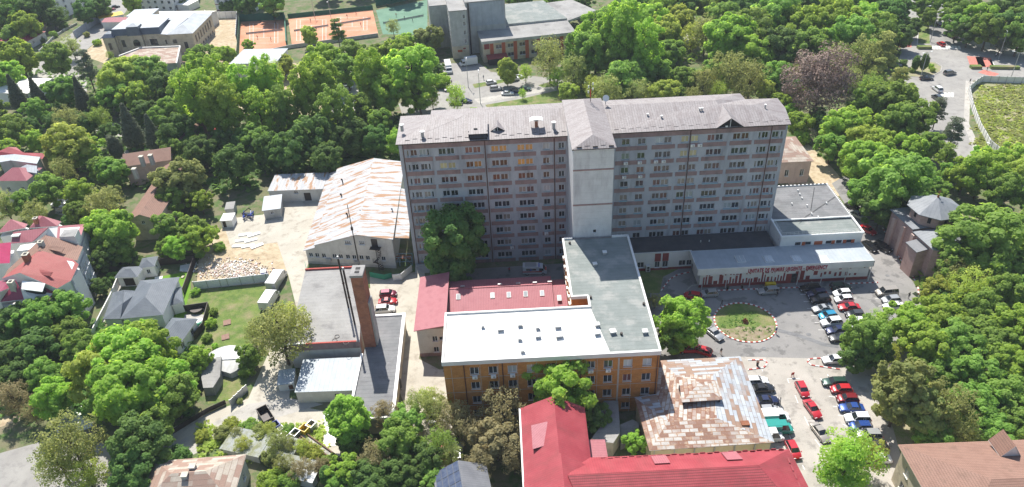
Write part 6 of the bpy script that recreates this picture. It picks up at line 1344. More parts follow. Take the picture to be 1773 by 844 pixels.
t = thing('garden_pool', 'turquoise covered pool on the villa terrace', 'pool', vi(780,575), .35); q = MB(); q.prism([(p.x,p.y) for p in arc((0,0),2.4,0,350,24,1.1)],0,.7); q.build('pool_wall', ['tarp_green'], t); q = MB(); q.prism([(p.x,p.y) for p in arc((0,.2),2.2,0,350,24,.9)],.702,.75); q.build('cover', ['tarp_white'], t)
t = thing('trampoline', 'black round trampoline in the corner of the villa terrace', 'trampoline', vi(805,465), 0); q = MB(); q.tube((0,0,.75),(0,0,.8),1.4,None,20)
for k in range(4): q.tube((1.3*math.cos(k*1.57),1.3*math.sin(k*1.57),0),(1.3*math.cos(k*1.57),1.3*math.sin(k*1.57),.75),.05)
q.build('frame', ['dark_metal'], t)
t = thing('rust_sculpture', 'brown shaggy mound in the middle of the round flower bed', 'mound', rc, 0); q = MB()
for k in range(60):
    a_ = r.random()*6.28; rr_ = r.random()**.5*.7; z = 1.1*(1-rr_/.9); q.tube((rr_*math.cos(a_),rr_*math.sin(a_),0),(rr_*.8*math.cos(a_),rr_*.8*math.sin(a_),z+r.uniform(0,.3)),.12,.04,5)
q.build('mound', ['rust_mound'], t)
t = thing('warning_sign', 'leaning red and white barrier sign on the lower parking', 'sign', b3(340,55), .3); q = MB(); q.tube((-.3,0,0),(-.1,.1,1.2),.04); q.tube((.3,0,0),(.1,.1,1.2),.04); q.build('frame', ['stripe_red'], t); q = MB(); q.box(-.35,.35,.08,.12,.5,1.1); q.build('board', ['kerb_red'], t)
t = thing('yellow_bin_row', 'yellow container beside the emergency entrance door', 'container', (57.3,130.9,0), 0); q = MB(); q.box(-1.1,1.1,-.4,.4,.1,1.0); q.build('bin_body', ['bin_yellow'], t); q = MB(); q.box(-1.15,1.15,-.45,.45,1.002,1.12); q.build('lid', ['bin_yellow'], t)
# stone steps left of the big tree
t = thing('entrance_steps', 'grey concrete steps at the left foot of the hospital slab', 'steps', CR(640,400,4.925)(450,360), 0); q = MB()
for k in range(6): q.box(-1.7,1.7,k*.35,2.4,.17*k+.0,.17*(k+1))
q.build('steps', ['grey_render'], t)
t = thing('steel_frame', 'blue steel frame and debris between warehouse and hospital slab', 'frame', CR(640,400,4.925)(285,300), 0); q = MB()
for x in (-2.2,-.7,.8,2.3): q.tube((x,0,0),(x,0,2.6),.07); q.tube((x,1.5,0),(x,1.5,2.6),.07)
for z in (1.3,2.6): q.tube((-2.2,0,z),(2.3,0,z),.06); q.tube((-2.2,1.5,z),(2.3,1.5,z),.06)
q.tube((-2.2,0,0),(-.7,0,2.6),.05); q.tube((.8,0,2.6),(2.3,0,0),.05); q.build('frame', ['frame_blue'], t); q = MB(); q.box(-2.1,2.2,.1,1.4,2.0,2.1); q.build('shelf', ['rust_mound'], t)
for k in range(3):
    a_ = CR(1150,400,3.247)((523,436,357)[k], (758,325,330)[k]); t = thing('bollard_bin', ('short black bin post inside the left striped kerb island','black bin between kerb and emergency unit, right of two','black bin between kerb and emergency unit, left of two')[k], 'bin', (a_.x,a_.y,0)); q = MB(); q.tube((0,0,0),(0,0,1.0),.22,.26,10); q.build('bin_body', ['dark_metal'], t); q = MB(); q.tube((0,0,1.002),(0,0,1.1),.29,None,10); q.build('lid', ['rust_dark'], t)

# ================================================================== PEOPLE
def person_mesh(name, pose):
    me = bpy.data.meshes.new(name+'_skeleton'); bm = bmesh.new(); sk = bm.verts.layers.skin.verify()
    st = {'walk': .28, 'stand': .06, 'play': .35}[pose]; arm = pose == 'play'
    J = {'pelvis':(0,0,.95,.13),'waist':(0,0,1.1,.12),'chest':(0,.0,1.32,.15),'neck':(0,0,1.5,.055),'head':(0,.02,1.62,.10),'top':(0,.02,1.72,.075),
         'hl':(-.1,0,.9,.09),'kl':(-.11,st*.6,.5,.06),'al':(-.11,st*.7 if pose != 'stand' else 0,.09,.042),'fl':(-.11,st*.7+.15,.04,.035),
         'hr':(.1,0,.9,.09),'kr':(.11,-st*.3,.5,.06),'ar':(.11,-st,.12,.042),'fr':(.11,-st+.13,.04,.035),
         'sl':(-.2,0,1.42,.055),'el':(-.26,-st*.4,1.14,.042),'wl':(-.25,-st*.3+.12,.9,.032),'ml':(-.25,-st*.2+.14,.80,.028),
         'sr':(.2,0,1.42,.055),'er':(.3,.1,1.2,.042) if arm else (.26,st*.4,1.14,.042),'wr':(.5,.25,1.3,.032) if arm else (.25,st*.4+.12,.9,.032),'mr':(.56,.3,1.36,.028) if arm else (.25,st*.45+.14,.8,.028)}
    B = {}
    for k, (x, y, z, r_) in J.items(): v = bm.verts.new((x,y,z)); v[sk].radius = (r_, r_*.85 if k in ('chest','waist') else r_); B[k] = v
    for a_, b_ in (('pelvis','waist'),('waist','chest'),('chest','neck'),('neck','head'),('head','top'),('pelvis','hl'),('hl','kl'),('kl','al'),('al','fl'),('pelvis','hr'),('hr','kr'),('kr','ar'),('ar','fr'),('chest','sl'),('sl','el'),('el','wl'),('wl','ml'),('chest','sr'),('sr','er'),('er','wr'),('wr','mr')): bm.edges.new((B[a_],B[b_]))
    B['pelvis'][sk].use_root = True; bm.to_mesh(me); bm.free()
    o = bpy.data.objects.new('tmp', me); COL.objects.link(o); o.modifiers.new('s','SKIN').use_smooth_shade = True; m_ = o.modifiers.new('d','SUBSURF'); m_.levels = m_.render_levels = 1
    out = bpy.data.meshes.new_from_object(o.evaluated_get(bpy.context.evaluated_depsgraph_get())); bpy.data.objects.remove(o); out.name = name
    out.materials.clear()
    for m in ('skin','cloth_dark','cloth_dark'): out.materials.append(MATS[m])
    for p_ in out.polygons:
        c = p_.center; p_.material_index = 0 if c.z > 1.47 or (c.z < .93 and abs(c.x) > .2 and c.z > .72) else 2 if c.z < .98 else 1
    return out
pm = {k: person_mesh('person_'+k, k) for k in ('walk','stand','play')}
hm = MB(); c_ = Vector((0,-.0,1.67))
for i in range(4):
    for j in range(10):
        f = lambda i, j: (Vector((.115*math.sin(i*.42)*math.cos(j*.628), -.015+.12*math.sin(i*.42)*math.sin(j*.628), 1.63+.135*math.cos(i*.42))))
        hm.poly([f(i,j), f(i+1,j), f(i+1,j+1), f(i,j+1)] if i else [f(0,j), f(1,j), f(1,j+1)])
hair = hm.mesh('hair', ['hair_dark'])
def person(u, v, pose, top, bottom, ang, label):
    p = W(u, v, 0); t = thing('person', label, 'person', (p.x, p.y, .03), math.radians(ang), 'people'); o = inst('body', pm[pose], t, (0,0,0))
    for i, m in ((1, top), (2, bottom)): o.material_slots[i].link = 'OBJECT'; o.material_slots[i].material = MATS[m]
    inst('hair', hair, t, (0,0,0))
for a_ in ((*F4(1160,225),'stand','cloth_dark','cloth_dark',120,'person in black standing on the lane right of the forecourt parking'),
           (*F7(632,372),'walk','cloth_dark','cloth_dark',90,'person in black walking behind the silver estate car at the kerb'),
           (*F7(626,578),'walk','cloth_blue','cloth_dark',0,'person walking at the right edge of the round flower bed'),
           (*F7(322,425),'walk','cloth_dark','cloth_dark',60,'person walking at the upper left edge of the round flower bed'),
           (*F3(245,250),'walk','cloth_white','cloth_dark',20,'person walking between the two parking rows of the lower parking'),
           (*F7(318,695),'walk','cloth_dark','skin',0,'person walking behind the patched roof building'),
           (*crop_uv(640,400,4.925)(1193,360),'stand','cloth_red','cloth_dark',0,'person in red beside the ambulance'),
           (*FT(790,485),'walk','cloth_dark','cloth_dark',90,'pedestrian crossing on the red crossing, top right'),
           (*FT(650,585),'walk','cloth_dark','cloth_dark',0,'pedestrian in black beside the end of the hoarding'),
           (*FT(860,375),'stand','cloth_white','cloth_dark',0,'pedestrian in white at the tree edge, top right'),
           (*FT(920,345),'walk','cloth_blue','cloth_dark',0,'pedestrian in blue at the tree edge, top right'),
           (*FG(325,765),'walk','cloth_dark','cloth_dark',0,'pedestrian on the forecourt of the grey concrete block'),
           (*FG(612,720),'walk','cloth_blue','cloth_dark',0,'pedestrian in blue beside the road lamps behind the hospital')): person(*a_)
FZ = crop_uv(400,0,4.925)
for x, y, s_ in ((228,335,'near left on the first clay court'),(343,350,'near right on the first clay court'),(385,215,'far right on the first clay court'),(680,190,'far side of the double clay court, left'),(730,262,'near side of the double clay court, left'),(992,155,'far middle of the double clay court'),(1068,130,'far right of the double clay court'),(1110,225,'near right of the double clay court'),(1410,145,'middle of the green court'),(1480,170,'right of the middle of the green court'),(1550,190,'near right of the green court'),(1330,60,'far left of the green court')):
    person(*FZ(x, y), 'play', 'cloth_dark' if x % 3 else 'cloth_red', 'cloth_dark', (x*37) % 360, 'tennis player, '+s_)
# tennis nets
def net(a_, b_, label):
    t = thing('tennis_net', label, 'tennis net', (a_.x,a_.y,0)); d = b_-a_; q = MB(); n = Vector((-d.y,d.x,0)).normalized()*.02
    q.poly([Vector((0,0,.1))-n,d-n+Vector((0,0,.1)),d-n+Vector((0,0,.8)),Vector((0,0,.8))-n]); q.poly([Vector((0,0,.1))+n,Vector((0,0,.8))+n,d+n+Vector((0,0,.8)),d+n+Vector((0,0,.1))]); q.build('mesh', ['grey_render'], t)
    for e in (Vector((0,0,0)), d): q = MB(); q.tube(e, e+Vector((0,0,1.1)), .06); q.build('post', ['dark_metal'], t)
net(tz(130,295), tz(440,262), 'dark net across the first clay court'); net(tz(540,270), tz(830,225), 'dark net across the left half of the double clay court'); net(tz(890,215), tz(1190,165), 'dark net across the right half of the double clay court'); net(tz(1300,205), tz(1640,140), 'pale green net across the green court')

# ================================================================== TREES
def rng(s): return np.random.default_rng(s)
def crown_mesh(name, seed, rv, hc, nb=66, per=330, size=.046, br=(.13,.27), shape='round', fill=.7, gap=.0):
    """leaf-sized quads gathered in clumps; unit horizontal radius, crown centre at height hc, half height rv"""
    g_ = rng(seed); cent = []
    if shape == 'round':
        for i in range(nb):
            z = 1-2*(i+.5)/nb; a = i*2.399+g_.uniform(-.4,.4); r_ = math.sqrt(max(0,1-z*z)); k = g_.uniform(.55,.95)*(1+.18*math.sin(2*a+seed)*r_+.14*math.sin(3.1*z*2+seed*1.7)+.12*math.sin(5*a+seed*.3)); k = min(k, .93)
            cent.append((r_*math.cos(a)*k, r_*math.sin(a)*k, z*k*rv))
        for i in range(nb//3): d = g_.normal(size=3); d /= np.linalg.norm(d); k = g_.uniform(.15,.6); cent.append((d[0]*k, d[1]*k, d[2]*k*rv))
    elif shape == 'cone':
        for i in range(nb):
            t = (i+.5)/nb; a = i*2.399; r_ = (1-t)*.75*g_.uniform(.75,1.05); cent.append((r_*math.cos(a), r_*math.sin(a), -rv+2*rv*t))
    elif shape == 'tiers':
        for i in range(nb):
            t = g_.uniform(.15,1); a = g_.uniform(0,6.28); r_ = (1.05-t*.7)*g_.uniform(.35,.85); cent.append((r_*math.cos(a), r_*math.sin(a), -rv+2*rv*t))
    cent = np.array(cent); P = []; Nn = []; T = []
    for c in cent:
        b = g_.uniform(*br)
        if shape == 'cone': t = (c[2]+rv)/(2*rv); b = .10+.30*(1-t)
        d = g_.normal(size=(per,3)); d /= np.linalg.norm(d,axis=1)[:,None]
        if shape == 'tiers': d[:,2] *= .35
        if shape == 'cone': d[:,2] *= .6
        lump = 1+.25*np.sin(d[:,0]*5+c[0]*9)*np.sin(d[:,1]*5+c[1]*7)*np.sin(d[:,2]*5)
        rad = b*np.sqrt(g_.uniform(.35,1.15,size=per))*lump
        pts = c+d*rad[:,None]*np.array([1,1,min(1.0,max(.7,rv*.8))])
        o = pts/np.array([1,1,rv]); on = np.linalg.norm(o,axis=1)
        keep = (g_.random(per) < np.where(d@(c/(np.linalg.norm(c)+1e-6)) < -.45, .35, 1)) & (on < 1.12)
        if gap: keep &= g_.random(per) > gap
        pts, d, o = pts[keep], d[keep], o[keep]
        nn = d*1.0+o*.5+g_.normal(size=pts.shape)*.55; nn[:,2] += .65; nn /= np.linalg.norm(nn,axis=1)[:,None]
        P.append(pts); Nn.append(nn); T.append(np.clip(g_.uniform(.15,.85)+g_.normal(size=len(pts))*.22,0,1))
    P = np.vstack(P); Nn = np.vstack(Nn); T = np.concatenate(T); P[:,2] += hc
    n = len(P); u = np.cross(Nn, g_.normal(size=(n,3))); u /= np.linalg.norm(u,axis=1)[:,None]; v = np.cross(Nn, u)
    s = size*g_.uniform(.6,1.3,size=(n,1))
    V = np.stack([P-u*s-v*s*.6, P+u*s*.35-v*s*.75, P+u*s+v*s*.6, P-u*s*.35+v*s*.75],1).reshape(-1,3).astype('f')
    return quads(name, V, np.repeat(T,4)), cent+np.array([0,0,hc])
def quads(name, V, tone):
    n = len(V)//4; me = bpy.data.meshes.new(name); me.vertices.add(n*4); me.vertices.foreach_set('co', V.ravel()); me.loops.add(n*4); me.loops.foreach_set('vertex_index', np.arange(n*4,dtype='i'))
    me.polygons.add(n); me.polygons.foreach_set('loop_start', np.arange(0,n*4,4,dtype='i')); me.polygons.foreach_set('loop_total', np.full(n,4,'i'))
    at = me.attributes.new('tone','FLOAT','POINT'); at.data.foreach_set('value', tone.astype('f')); me.update(calc_edges=True); return me
def trunk_mesh(name, seed, cent, hc, rv, r0=.055, limbs=9, up=.6):
    g_ = rng(seed+100); q = MB(); top = hc+rv*up; pts = [Vector((0,0,-.05))]
    for k in range(1,6): t = k/5; pts.append(Vector((g_.normal()*.03*t, g_.normal()*.03*t, top*t)))
    for k in range(5): q.tube(pts[k], pts[k+1], r0*(1-k*.17), r0*(1-(k+1)*.17), 7)
    idx = g_.choice(len(cent), min(limbs,len(cent)), replace=False)
    for i in idx:
        c = Vector(cent[i]); s_ = min(max(.25, (c.z-hc)/(rv)*.25+.45), .8); a = Vector((0,0,top*s_))*1.0; a.z = min(a.z, c.z-.02)
        a.x = pts[min(4,int(a.z/top*5))].x; a.y = pts[min(4,int(a.z/top*5))].y
        m = a.lerp(c,.5)+Vector((g_.normal()*.05, g_.normal()*.05, .04)); q.tube(a, m, r0*.42, r0*.28, 5); q.tube(m, c, r0*.28, r0*.1, 5)
    me = q.mesh(name, ['bark']); return me
TP = {}
SP = {'r': dict(rv=.92,hc=1.25), 't': dict(rv=1.75,hc=2.35,nb=105,per=190,br=(.15,.26),gap=.05), 'o': dict(rv=1.15,hc=1.55,nb=95), 'w': dict(rv=.72,hc=1.05,nb=70), 's': dict(rv=.8,hc=.72,nb=30,per=170,size=.065,br=(.22,.38)),
      'c': dict(rv=1.7,hc=1.85,nb=110,per=110,shape='cone',size=.06), 'k': dict(rv=2.2,hc=2.3,nb=50,per=220,br=(.4,.6),size=.09), 'p': dict(rv=1.1,hc=1.9,nb=44,per=170,shape='tiers',size=.04,br=(.2,.34)),
      'l': dict(rv=1.1,hc=1.45,nb=60,per=90,size=.032,gap=.15,br=(.14,.26)), 'x': dict(rv=.85,hc=1.15,nb=70,per=170,size=.022,br=(.18,.3))}
def tproto(kind, k):
    key = (kind, k)
    if key in TP: return TP[key]
    d = dict(SP[kind])
    if kind in 'rotw' and k: d['nb'] = int(d.get('nb',66)*(1,.78,.6)[k]); d['gap'] = (0,.1,.22)[k]; d['br'] = ((0,0),(.14,.25),(.12,.23))[k]
    me, cent = crown_mesh('crown', hash(key[0]) % 1 + ord(kind)*7+k*13, **d)
    me.materials.append(MATS['leaf_M'])
    tr = trunk_mesh('trunk', ord(kind)+k, cent, d['hc'], d['rv'], .055 if kind not in 'ck' else .07, 22 if kind in 'xl' else 9, .85 if kind in 'cktp' else .55)
    TP[key] = (me, tr, d['hc'], d['rv']); return TP[key]
LOOK = {'G':'bright green','M':'green','D':'dark green','O':'olive','Y':'yellow green','B':'brown leaved','P':'blackish green','S':'silver blue','R':'bare reddish'}
KIND = {'r':('broadleaf_tree','broadleaf tree'),'t':('tall_tree','tall tree'),'o':('broadleaf_tree','oval tree'),'w':('broadleaf_tree','spreading tree'),'s':('shrub','shrub'),'c':('conifer_tree','conifer'),'k':('column_tree','column tree'),'p':('pine_tree','pine'),'l':('sparse_tree','thin tree'),'x':('twiggy_tree','leafless tree')}
TSEQ = []; RT_ = random.Random(77)
def tree(u, v, wpx, kind, col, where, group):
    """u,v: middle of the crown in the photo, wpx its width there"""
    nv = 1 if kind in 'ckxs' else 3 if kind in 'rot' else 2
    me, tr, hc, rv = tproto(kind, RT_.randrange(nv)); z = 6.0
    for _ in range(6):
        p = W(u, v, z); d = (Vector((p.x,p.y,p.z-HCAM))).dot(FW); s = wpx/2*1.0*d/FPX; z = hc*s
    sz = 'small ' if s < 2.3 and kind not in 'sck' else 'large ' if s > 7.0 else ''
    n_, kn = KIND[kind]; t = thing(n_, '', 'shrub' if kind == 's' else 'tree', (p.x, p.y, 0), RT_.random()*6.28, group); fs = s*RT_.uniform(.97,1.05); t.scale = (fs, fs, s*RT_.uniform(.94,1.1))
    o = inst('trunk', tr, t, (0,0,0))
    if kind == 'x': o.material_slots[0].link = 'OBJECT'; o.material_slots[0].material = MATS['bark_red']
    o = inst('crown', me, t, (0,0,0)); o.material_slots[0].link = 'OBJECT'; o.material_slots[0].material = MATS['leaf_'+col]
    TSEQ.append((t, f"{sz}{LOOK[col]} {kn}" if kind != 'x' else f"{sz}reddish leafless tree", where, u, v))
def grove(where, group, lst):
    for it in lst.split(';'):
        it = it.split()
        if it: tree(float(it[0]), float(it[1]), float(it[2]), it[3], it[4], where, group)
grove('behind the top left cottages', 'trees at the top left corner', '12 22 60 r M;45 45 50 r G;62 12 60 r D;90 30 34 r D;20 58 40 w M;103 22 30 l D;148 18 46 r D;172 12 40 r D;228 6 34 o G;270 8 20 s M;316 8 18 s D;-20 30 60 r M;425 8 40 r D;470 4 50 r M;395 12 30 s D')
grove('along the street at the top left', 'trees along the top left street', '122 78 36 l O;178 22 16 l G;168 74 14 s G;73 70 10 s D;92 60 14 s M;110 45 16 s D;60 100 14 s M;150 60 12 s O;190 95 14 l M')
grove('in the wood at the left edge', 'trees in the left wood', '32 97 64 r G;96 102 56 r M;14 133 56 r G;150 120 48 p P;26 160 36 c P;64 165 36 c P;104 152 56 r M;60 190 46 r M;18 228 62 r M;60 246 40 r G;118 208 52 l O;115 250 86 r Y;148 258 60 r G;92 212 36 r D;140 165 34 c P;175 180 40 r D;-10 190 50 r M;5 265 50 r G;48 218 36 r D;150 215 40 w D')
grove('left of the brown roofed house', 'trees behind the long brown house', '214 130 84 r Y;255 128 70 r M;200 165 60 r M;285 150 66 r D;236 168 60 r G;224 218 46 c P;262 228 38 c P;200 258 22 k P;170 205 40 l M;190 232 38 r D;250 190 50 r D;275 205 40 r M;300 190 50 r M')
grove('in the wood between mansion and warehouse', 'trees in the tall wood', '345 130 66 o G;318 158 56 o M;338 172 74 t G;310 232 74 r D;382 150 66 t G;380 180 72 t G;418 162 62 t G;345 262 66 r D;440 235 64 r M;405 285 70 r D;462 152 58 t G;448 190 54 t G;492 190 50 t M;470 128 44 l G;300 265 48 r M;350 95 50 r M;385 95 40 w G;528 165 60 t G;490 110 40 r Y;560 110 68 r G;552 140 66 t G;580 190 66 t M;540 235 84 r D;505 265 70 r D;600 235 70 r D;648 240 56 r D;470 262 60 r D;565 275 60 r D;425 250 50 r D;385 250 50 r D;625 185 60 r M;655 205 50 r M;690 245 44 o G')
grove('in the wood just below the tennis courts', 'trees below the tennis courts', '535 62 30 o Y;584 57 34 p D;612 94 62 r M;640 128 62 t G;600 122 60 r M;658 92 46 r M;712 125 112 r G;690 85 60 r G;702 74 40 r G;742 65 50 r O;680 45 26 l O;668 160 60 o G;725 165 70 r G;760 120 24 r D;765 140 30 s G;640 165 50 l Y;748 170 30 l G;430 78 26 r G;396 96 26 r M')
grove('on the road verge behind the hospital', 'trees on the verge behind the hospital', '878 124 36 o Y;910 126 26 l G;952 100 66 l O;790 168 40 l G;820 192 16 s G;905 162 16 l G;965 132 34 l G')
grove('in the park behind the hospital', 'trees in the park behind the hospital', '1032 66 84 o G;1010 95 70 o M;1078 60 72 t G;1120 82 66 t G;1060 100 74 r M;1092 105 60 r G;1150 60 70 r Y;1128 40 70 r G;1178 36 60 r Y;1158 92 60 r M;1166 105 30 c P;1198 62 44 l Y;1222 58 56 l O;1262 62 96 r G;1250 28 70 r M;1300 55 90 r M;1306 92 70 r G;1350 80 80 r D;1345 35 90 r M;1385 45 90 r G;1440 40 90 r G;1402 85 80 r M;1470 70 84 r M;1490 30 80 r G;1520 62 70 r M;1540 25 60 r D;1560 60 46 r D;1455 105 60 l O;1500 100 66 l O;1530 95 56 p O;1430 82 60 r G')
grove('close behind the right hospital roof', 'trees close behind the hospital roof', '994 122 56 l O;985 158 36 r Y;1004 130 34 r G;1048 156 60 l O;1028 150 40 l Y;1082 134 80 w M;1130 122 66 w M;1104 160 50 l O;1150 158 56 r Y;1186 140 52 r M;1172 165 36 r M;1218 140 56 l O;1232 130 50 r M;1262 125 72 l O;1300 138 66 l O;1246 158 40 l Y;1282 162 40 l O;1325 160 40 r Y;1345 130 56 r M;1352 175 36 r G;1368 150 40 r D;1065 172 30 l O;1200 168 34 l O;1120 172 30 w Y')
grove('along the top picture edge', 'trees along the top edge', '1075 14 50 r D;1110 8 46 r D;1185 10 50 r D;1228 8 50 r M;1010 6 40 r D;960 2 40 r M;1290 14 60 r D;1330 5 60 r D;1380 10 60 r D;1420 4 60 r M;1475 6 60 r D;1515 2 50 r D;900 -6 50 r D;840 -8 50 r D;560 -30 50 r D;620 -34 50 r M;690 -36 60 r D;1050 30 50 r M;1145 14 50 r G;1265 -8 60 r D;1350 -15 70 r M')
grove('beside the top right avenue', 'trees beside the avenue', '1604 8 44 r M;1612 30 36 r M;1560 10 50 r D;1578 45 36 r D;1665 18 60 r M;1660 42 52 r M;1700 30 60 r G;1712 52 60 r M;1745 48 66 r D;1740 18 60 r D;1773 30 60 r M;1768 62 60 r M;1680 55 46 r D;1735 72 34 l P;1586 110 12 k D;1601 110 14 k D;1800 50 70 r M;1640 -5 40 r M;1790 0 70 r D;1612 115 10 s G;1615 121 10 s G;1580 122 10 s M;1554 150 52 p O;1520 128 40 p O;1560 125 30 p D;1575 160 30 p M;1605 232 10 s M')
grove('left of the roundabout road', 'trees left of the roundabout road', '1422 138 128 x R;1378 130 40 l O;1395 120 40 l O;1470 135 50 l O;1510 150 56 l M;1540 175 80 r M;1502 180 60 r M;1590 200 76 r M;1555 215 64 r M;1625 190 40 p P;1650 232 46 p P;1482 215 80 r G;1455 225 70 r G;1440 252 56 r M;1385 215 44 r G;1388 238 30 s G;1490 250 60 r Y;1520 245 60 r Y;1568 260 64 r G;1610 250 50 r M;1640 270 44 p M;1372 190 30 r G;1415 200 30 r D;1430 215 40 r D')
grove('between annex and church', 'trees between annex and church', '1505 275 90 r G;1552 320 130 r M;1500 330 66 r M;1528 360 76 r D;1590 350 66 r M;1590 300 70 r M;1478 285 50 r M;1620 330 46 r M;1645 300 40 r M;1555 375 56 r D')
grove('behind and right of the church', 'trees round the church', '1702 300 84 r G;1672 305 60 r G;1735 330 70 r M;1752 275 64 r G;1765 295 60 r Y;1790 340 70 r M;1700 275 46 r G;1700 412 140 r M;1655 462 80 r M;1735 400 90 r M;1665 440 70 r M;1715 450 100 r M;1765 440 90 r G;1790 400 90 r M;1640 460 36 w M;1655 475 66 l O;1625 500 56 r Y;1680 500 80 l Y;1730 500 80 r M;1770 500 70 r M;1650 515 54 w D;1700 540 80 r M;1800 480 80 r D')
grove('right of the forecourt parking', 'trees right of the parking', '1568 560 90 r G;1625 545 90 r G;1600 600 90 r G;1655 595 90 r M;1520 560 56 l M;1498 590 76 o M;1485 620 60 r D;1515 612 56 r D;1710 590 90 r M;1755 570 90 r G;1690 640 90 r M;1740 630 80 r G;1640 640 70 r M;1545 612 36 l Y;1595 645 60 r M;1800 600 90 r G;1555 655 34 s M')
grove('on the bank above the brown tiled roof', 'trees above the brown tiled roof', '1560 680 110 o O;1600 720 84 o O;1640 715 96 l O;1690 700 96 r M;1745 690 90 r M;1665 750 70 l O;1610 700 60 l Y;1720 745 80 r M;1765 740 70 r M;1620 755 70 r M;1800 700 90 r O;1540 710 36 s M')
grove('beside the lower parking', 'trees beside the lower parking', '1470 795 124 l G;1462 815 90 p G;1500 790 70 l Y')
grove('beside the orange brick building', 'trees beside the orange brick building', '1180 560 92 r G;1168 585 60 r M;1134 520 26 l O;970 674 132 r G;1026 722 60 r D;1100 765 46 r G;998 690 50 r G')
grove('in front of the hospital slab', 'trees in front of the slab', '786 420 112 o D;772 455 56 r G;782 465 80 r D')
grove('along the bottom of the alley', 'trees along the alley', '605 728 78 o G;612 760 60 r D;665 718 50 l B;700 728 70 r M;690 770 80 r M;722 700 56 l O;758 705 64 l O;742 690 40 l Y;790 722 72 l B;820 745 60 l B;872 715 84 l B;860 760 90 r B;890 790 66 l B;760 770 60 l M;735 800 70 r D;650 790 66 l B;780 790 46 l O;640 830 70 r D;690 820 70 r D;600 815 66 r G;566 825 22 k D;686 832 30 c S;830 800 60 l B;745 830 60 r M;585 838 50 r M;712 830 60 r D')
grove('among the sheds at the bottom', 'plants among the sheds', '470 832 46 s G;500 835 40 s M;420 770 34 l Y;500 770 34 l O;465 745 30 l Y;525 775 34 l Y;490 805 36 l O;410 750 26 l O;430 740 34 s M;455 752 40 s O;480 765 40 l O;540 790 40 s Y;555 808 34 l B;520 812 44 l B;470 790 34 s O;440 765 30 s Y;400 735 30 s Y;350 755 26 s Y;385 750 30 s O;500 745 24 s M;570 800 30 s M;415 695 12 s O')
grove('on the lawn edge beside the boiler house', 'trees at the lawn edge', '484 574 108 l O;500 560 76 l Y;452 560 36 s O;432 612 50 r M;438 580 36 l O;428 640 30 s M;346 622 48 r G;372 600 12 s G;365 560 20 s G;370 540 16 s M;358 585 18 s M;338 505 16 s G;318 620 20 s M')
grove('round the grey villa', 'trees round the villa', '308 312 84 r O;296 345 56 r M;346 348 46 r G;292 392 58 r M;330 398 60 r M;344 412 56 r G;286 430 34 r M;304 430 46 r G;362 405 36 r G;345 440 20 w M;380 428 20 s M;245 455 24 s D;178 450 48 r D;172 495 36 r D;196 480 24 s M')
grove('between terrace and brown house', 'trees between terrace and brown house', '188 398 88 r G;196 425 66 r M;180 358 66 l O;192 338 40 r O;140 338 52 r G;135 365 40 r M;85 325 70 r M;40 348 56 r M;8 356 50 l O;110 300 46 l O;196 296 54 r M;180 290 50 r M;60 370 50 l O;120 382 24 s D;215 440 40 r M;150 425 20 s M')
grove('in the gardens at the lower left', 'trees in the lower left gardens', '110 535 80 r M;62 552 76 r M;20 560 70 r D;60 600 80 r D;118 580 60 r M;20 610 70 r D;212 625 130 r G;250 610 110 r G;175 650 110 r Y;225 670 130 r G;290 660 96 r G;140 605 66 r M;75 650 64 r M;95 690 76 r G;300 690 80 r M;330 650 40 w M;185 700 70 r M;240 770 110 r D;265 740 80 r M;235 815 90 r D;125 775 110 l O;100 800 80 l O;150 820 70 l Y;30 650 60 r D;20 690 60 l B;55 715 40 l B;230 590 70 r G;196 585 50 r G;310 790 40 s D;-15 640 60 r D;285 800 34 r D;268 830 40 s M')
uniq(TSEQ)
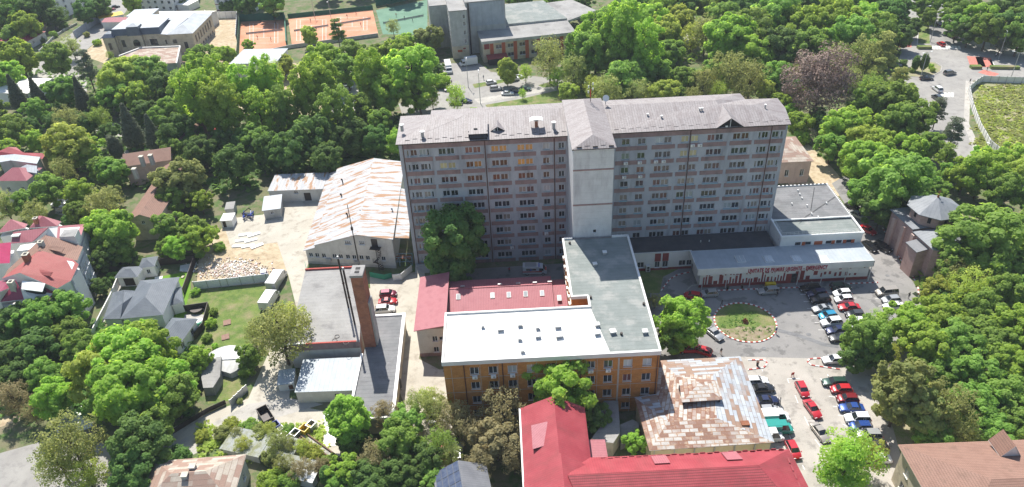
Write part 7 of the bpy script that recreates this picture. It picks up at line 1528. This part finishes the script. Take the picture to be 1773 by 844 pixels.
# weeds, field growth and lawn tufts
def tufts(name, n, seed, area, s0, s1, mat_, h=.6):
    g_ = rng(seed); V = []; T = []
    for i in range(n):
        p = area(g_); s = g_.uniform(s0,s1)
        for k in range(9):
            a = g_.uniform(0,6.28); c = Vector((p.x+g_.normal()*s*.6, p.y+g_.normal()*s*.6, g_.uniform(.05,h)*s)); d = Vector((math.cos(a),math.sin(a),.2))*s*.28; e = Vector((-math.sin(a),math.cos(a),g_.uniform(.2,.9)))*s*.25
            for q_ in (c-d-e, c+d-e, c+d+e, c-d+e): V.append(q_)
            T += [g_.random()]*4
    me = quads(name, np.array([tuple(v) for v in V],'f'), np.array(T)); me.materials.append(MATS[mat_]); o = bpy.data.objects.new(name, me); COL.objects.link(o); return stype(o, 'stuff')
tufts('field_weeds', 420, 1, lambda g_: W(g_.uniform(1690,1790), g_.uniform(150,262)), .4, 1.0, 'leaf_Y', .5)
tufts('dry_weeds', 380, 2, lambda g_: W(g_.uniform(1690,1790), g_.uniform(148,265)), .5, 1.3, 'leaf_O', .4)
tufts('garden_growth', 260, 3, lambda g_: W(g_.uniform(345,560)+0, g_.uniform(735,800)), .4, 1.0, 'leaf_Y', .8)
tufts('rough_undergrowth', 700, 4, lambda g_: W(g_.uniform(0,330), g_.uniform(560,720)), .6, 1.6, 'leaf_D', .8)
tufts('bed_plants', 46, 5, lambda g_: (lambda a, r_: Vector((rc.x+r_*math.cos(a), rc.y-1+r_*math.sin(a)*.9, 0)))(g_.uniform(0,6.28), g_.uniform(1.2,5.0)), .2, .45, 'leaf_D', .9)
for (nm, u0, u1, v0, v1, sd, mt) in (('wood_undergrowth',440,700,200,300,6,'leaf_D'),('park_undergrowth',980,1560,10,165,7,'leaf_M'),('left_undergrowth',0,440,120,330,8,'leaf_D'),('churchyard_undergrowth',1600,1773,420,720,9,'leaf_M')):
    tufts(nm, 700, sd, lambda g_: W(g_.uniform(u0,u1), g_.uniform(v0,v1)), .8, 2.4, mt, .8)
# ================================================================== HAZE
q = MB(); q.box(-420, 420, -60, 900, -1, 112); hz = q.build('haze', ['roof_tar']); stype(hz, 'stuff')
hm_ = bpy.data.materials.new('haze'); hm_.use_nodes = True; hn = hm_.node_tree; hn.nodes.remove(hn.nodes['Principled BSDF'])
hv = hn.nodes.new('ShaderNodeVolumePrincipled'); hv.inputs['Color'].default_value = (.80,.87,1.0,1); hv.inputs['Density'].default_value = .00014
hn.links.new(hv.outputs[0], hn.nodes['Material Output'].inputs['Volume']); hz.data.materials.clear(); hz.data.materials.append(hm_)
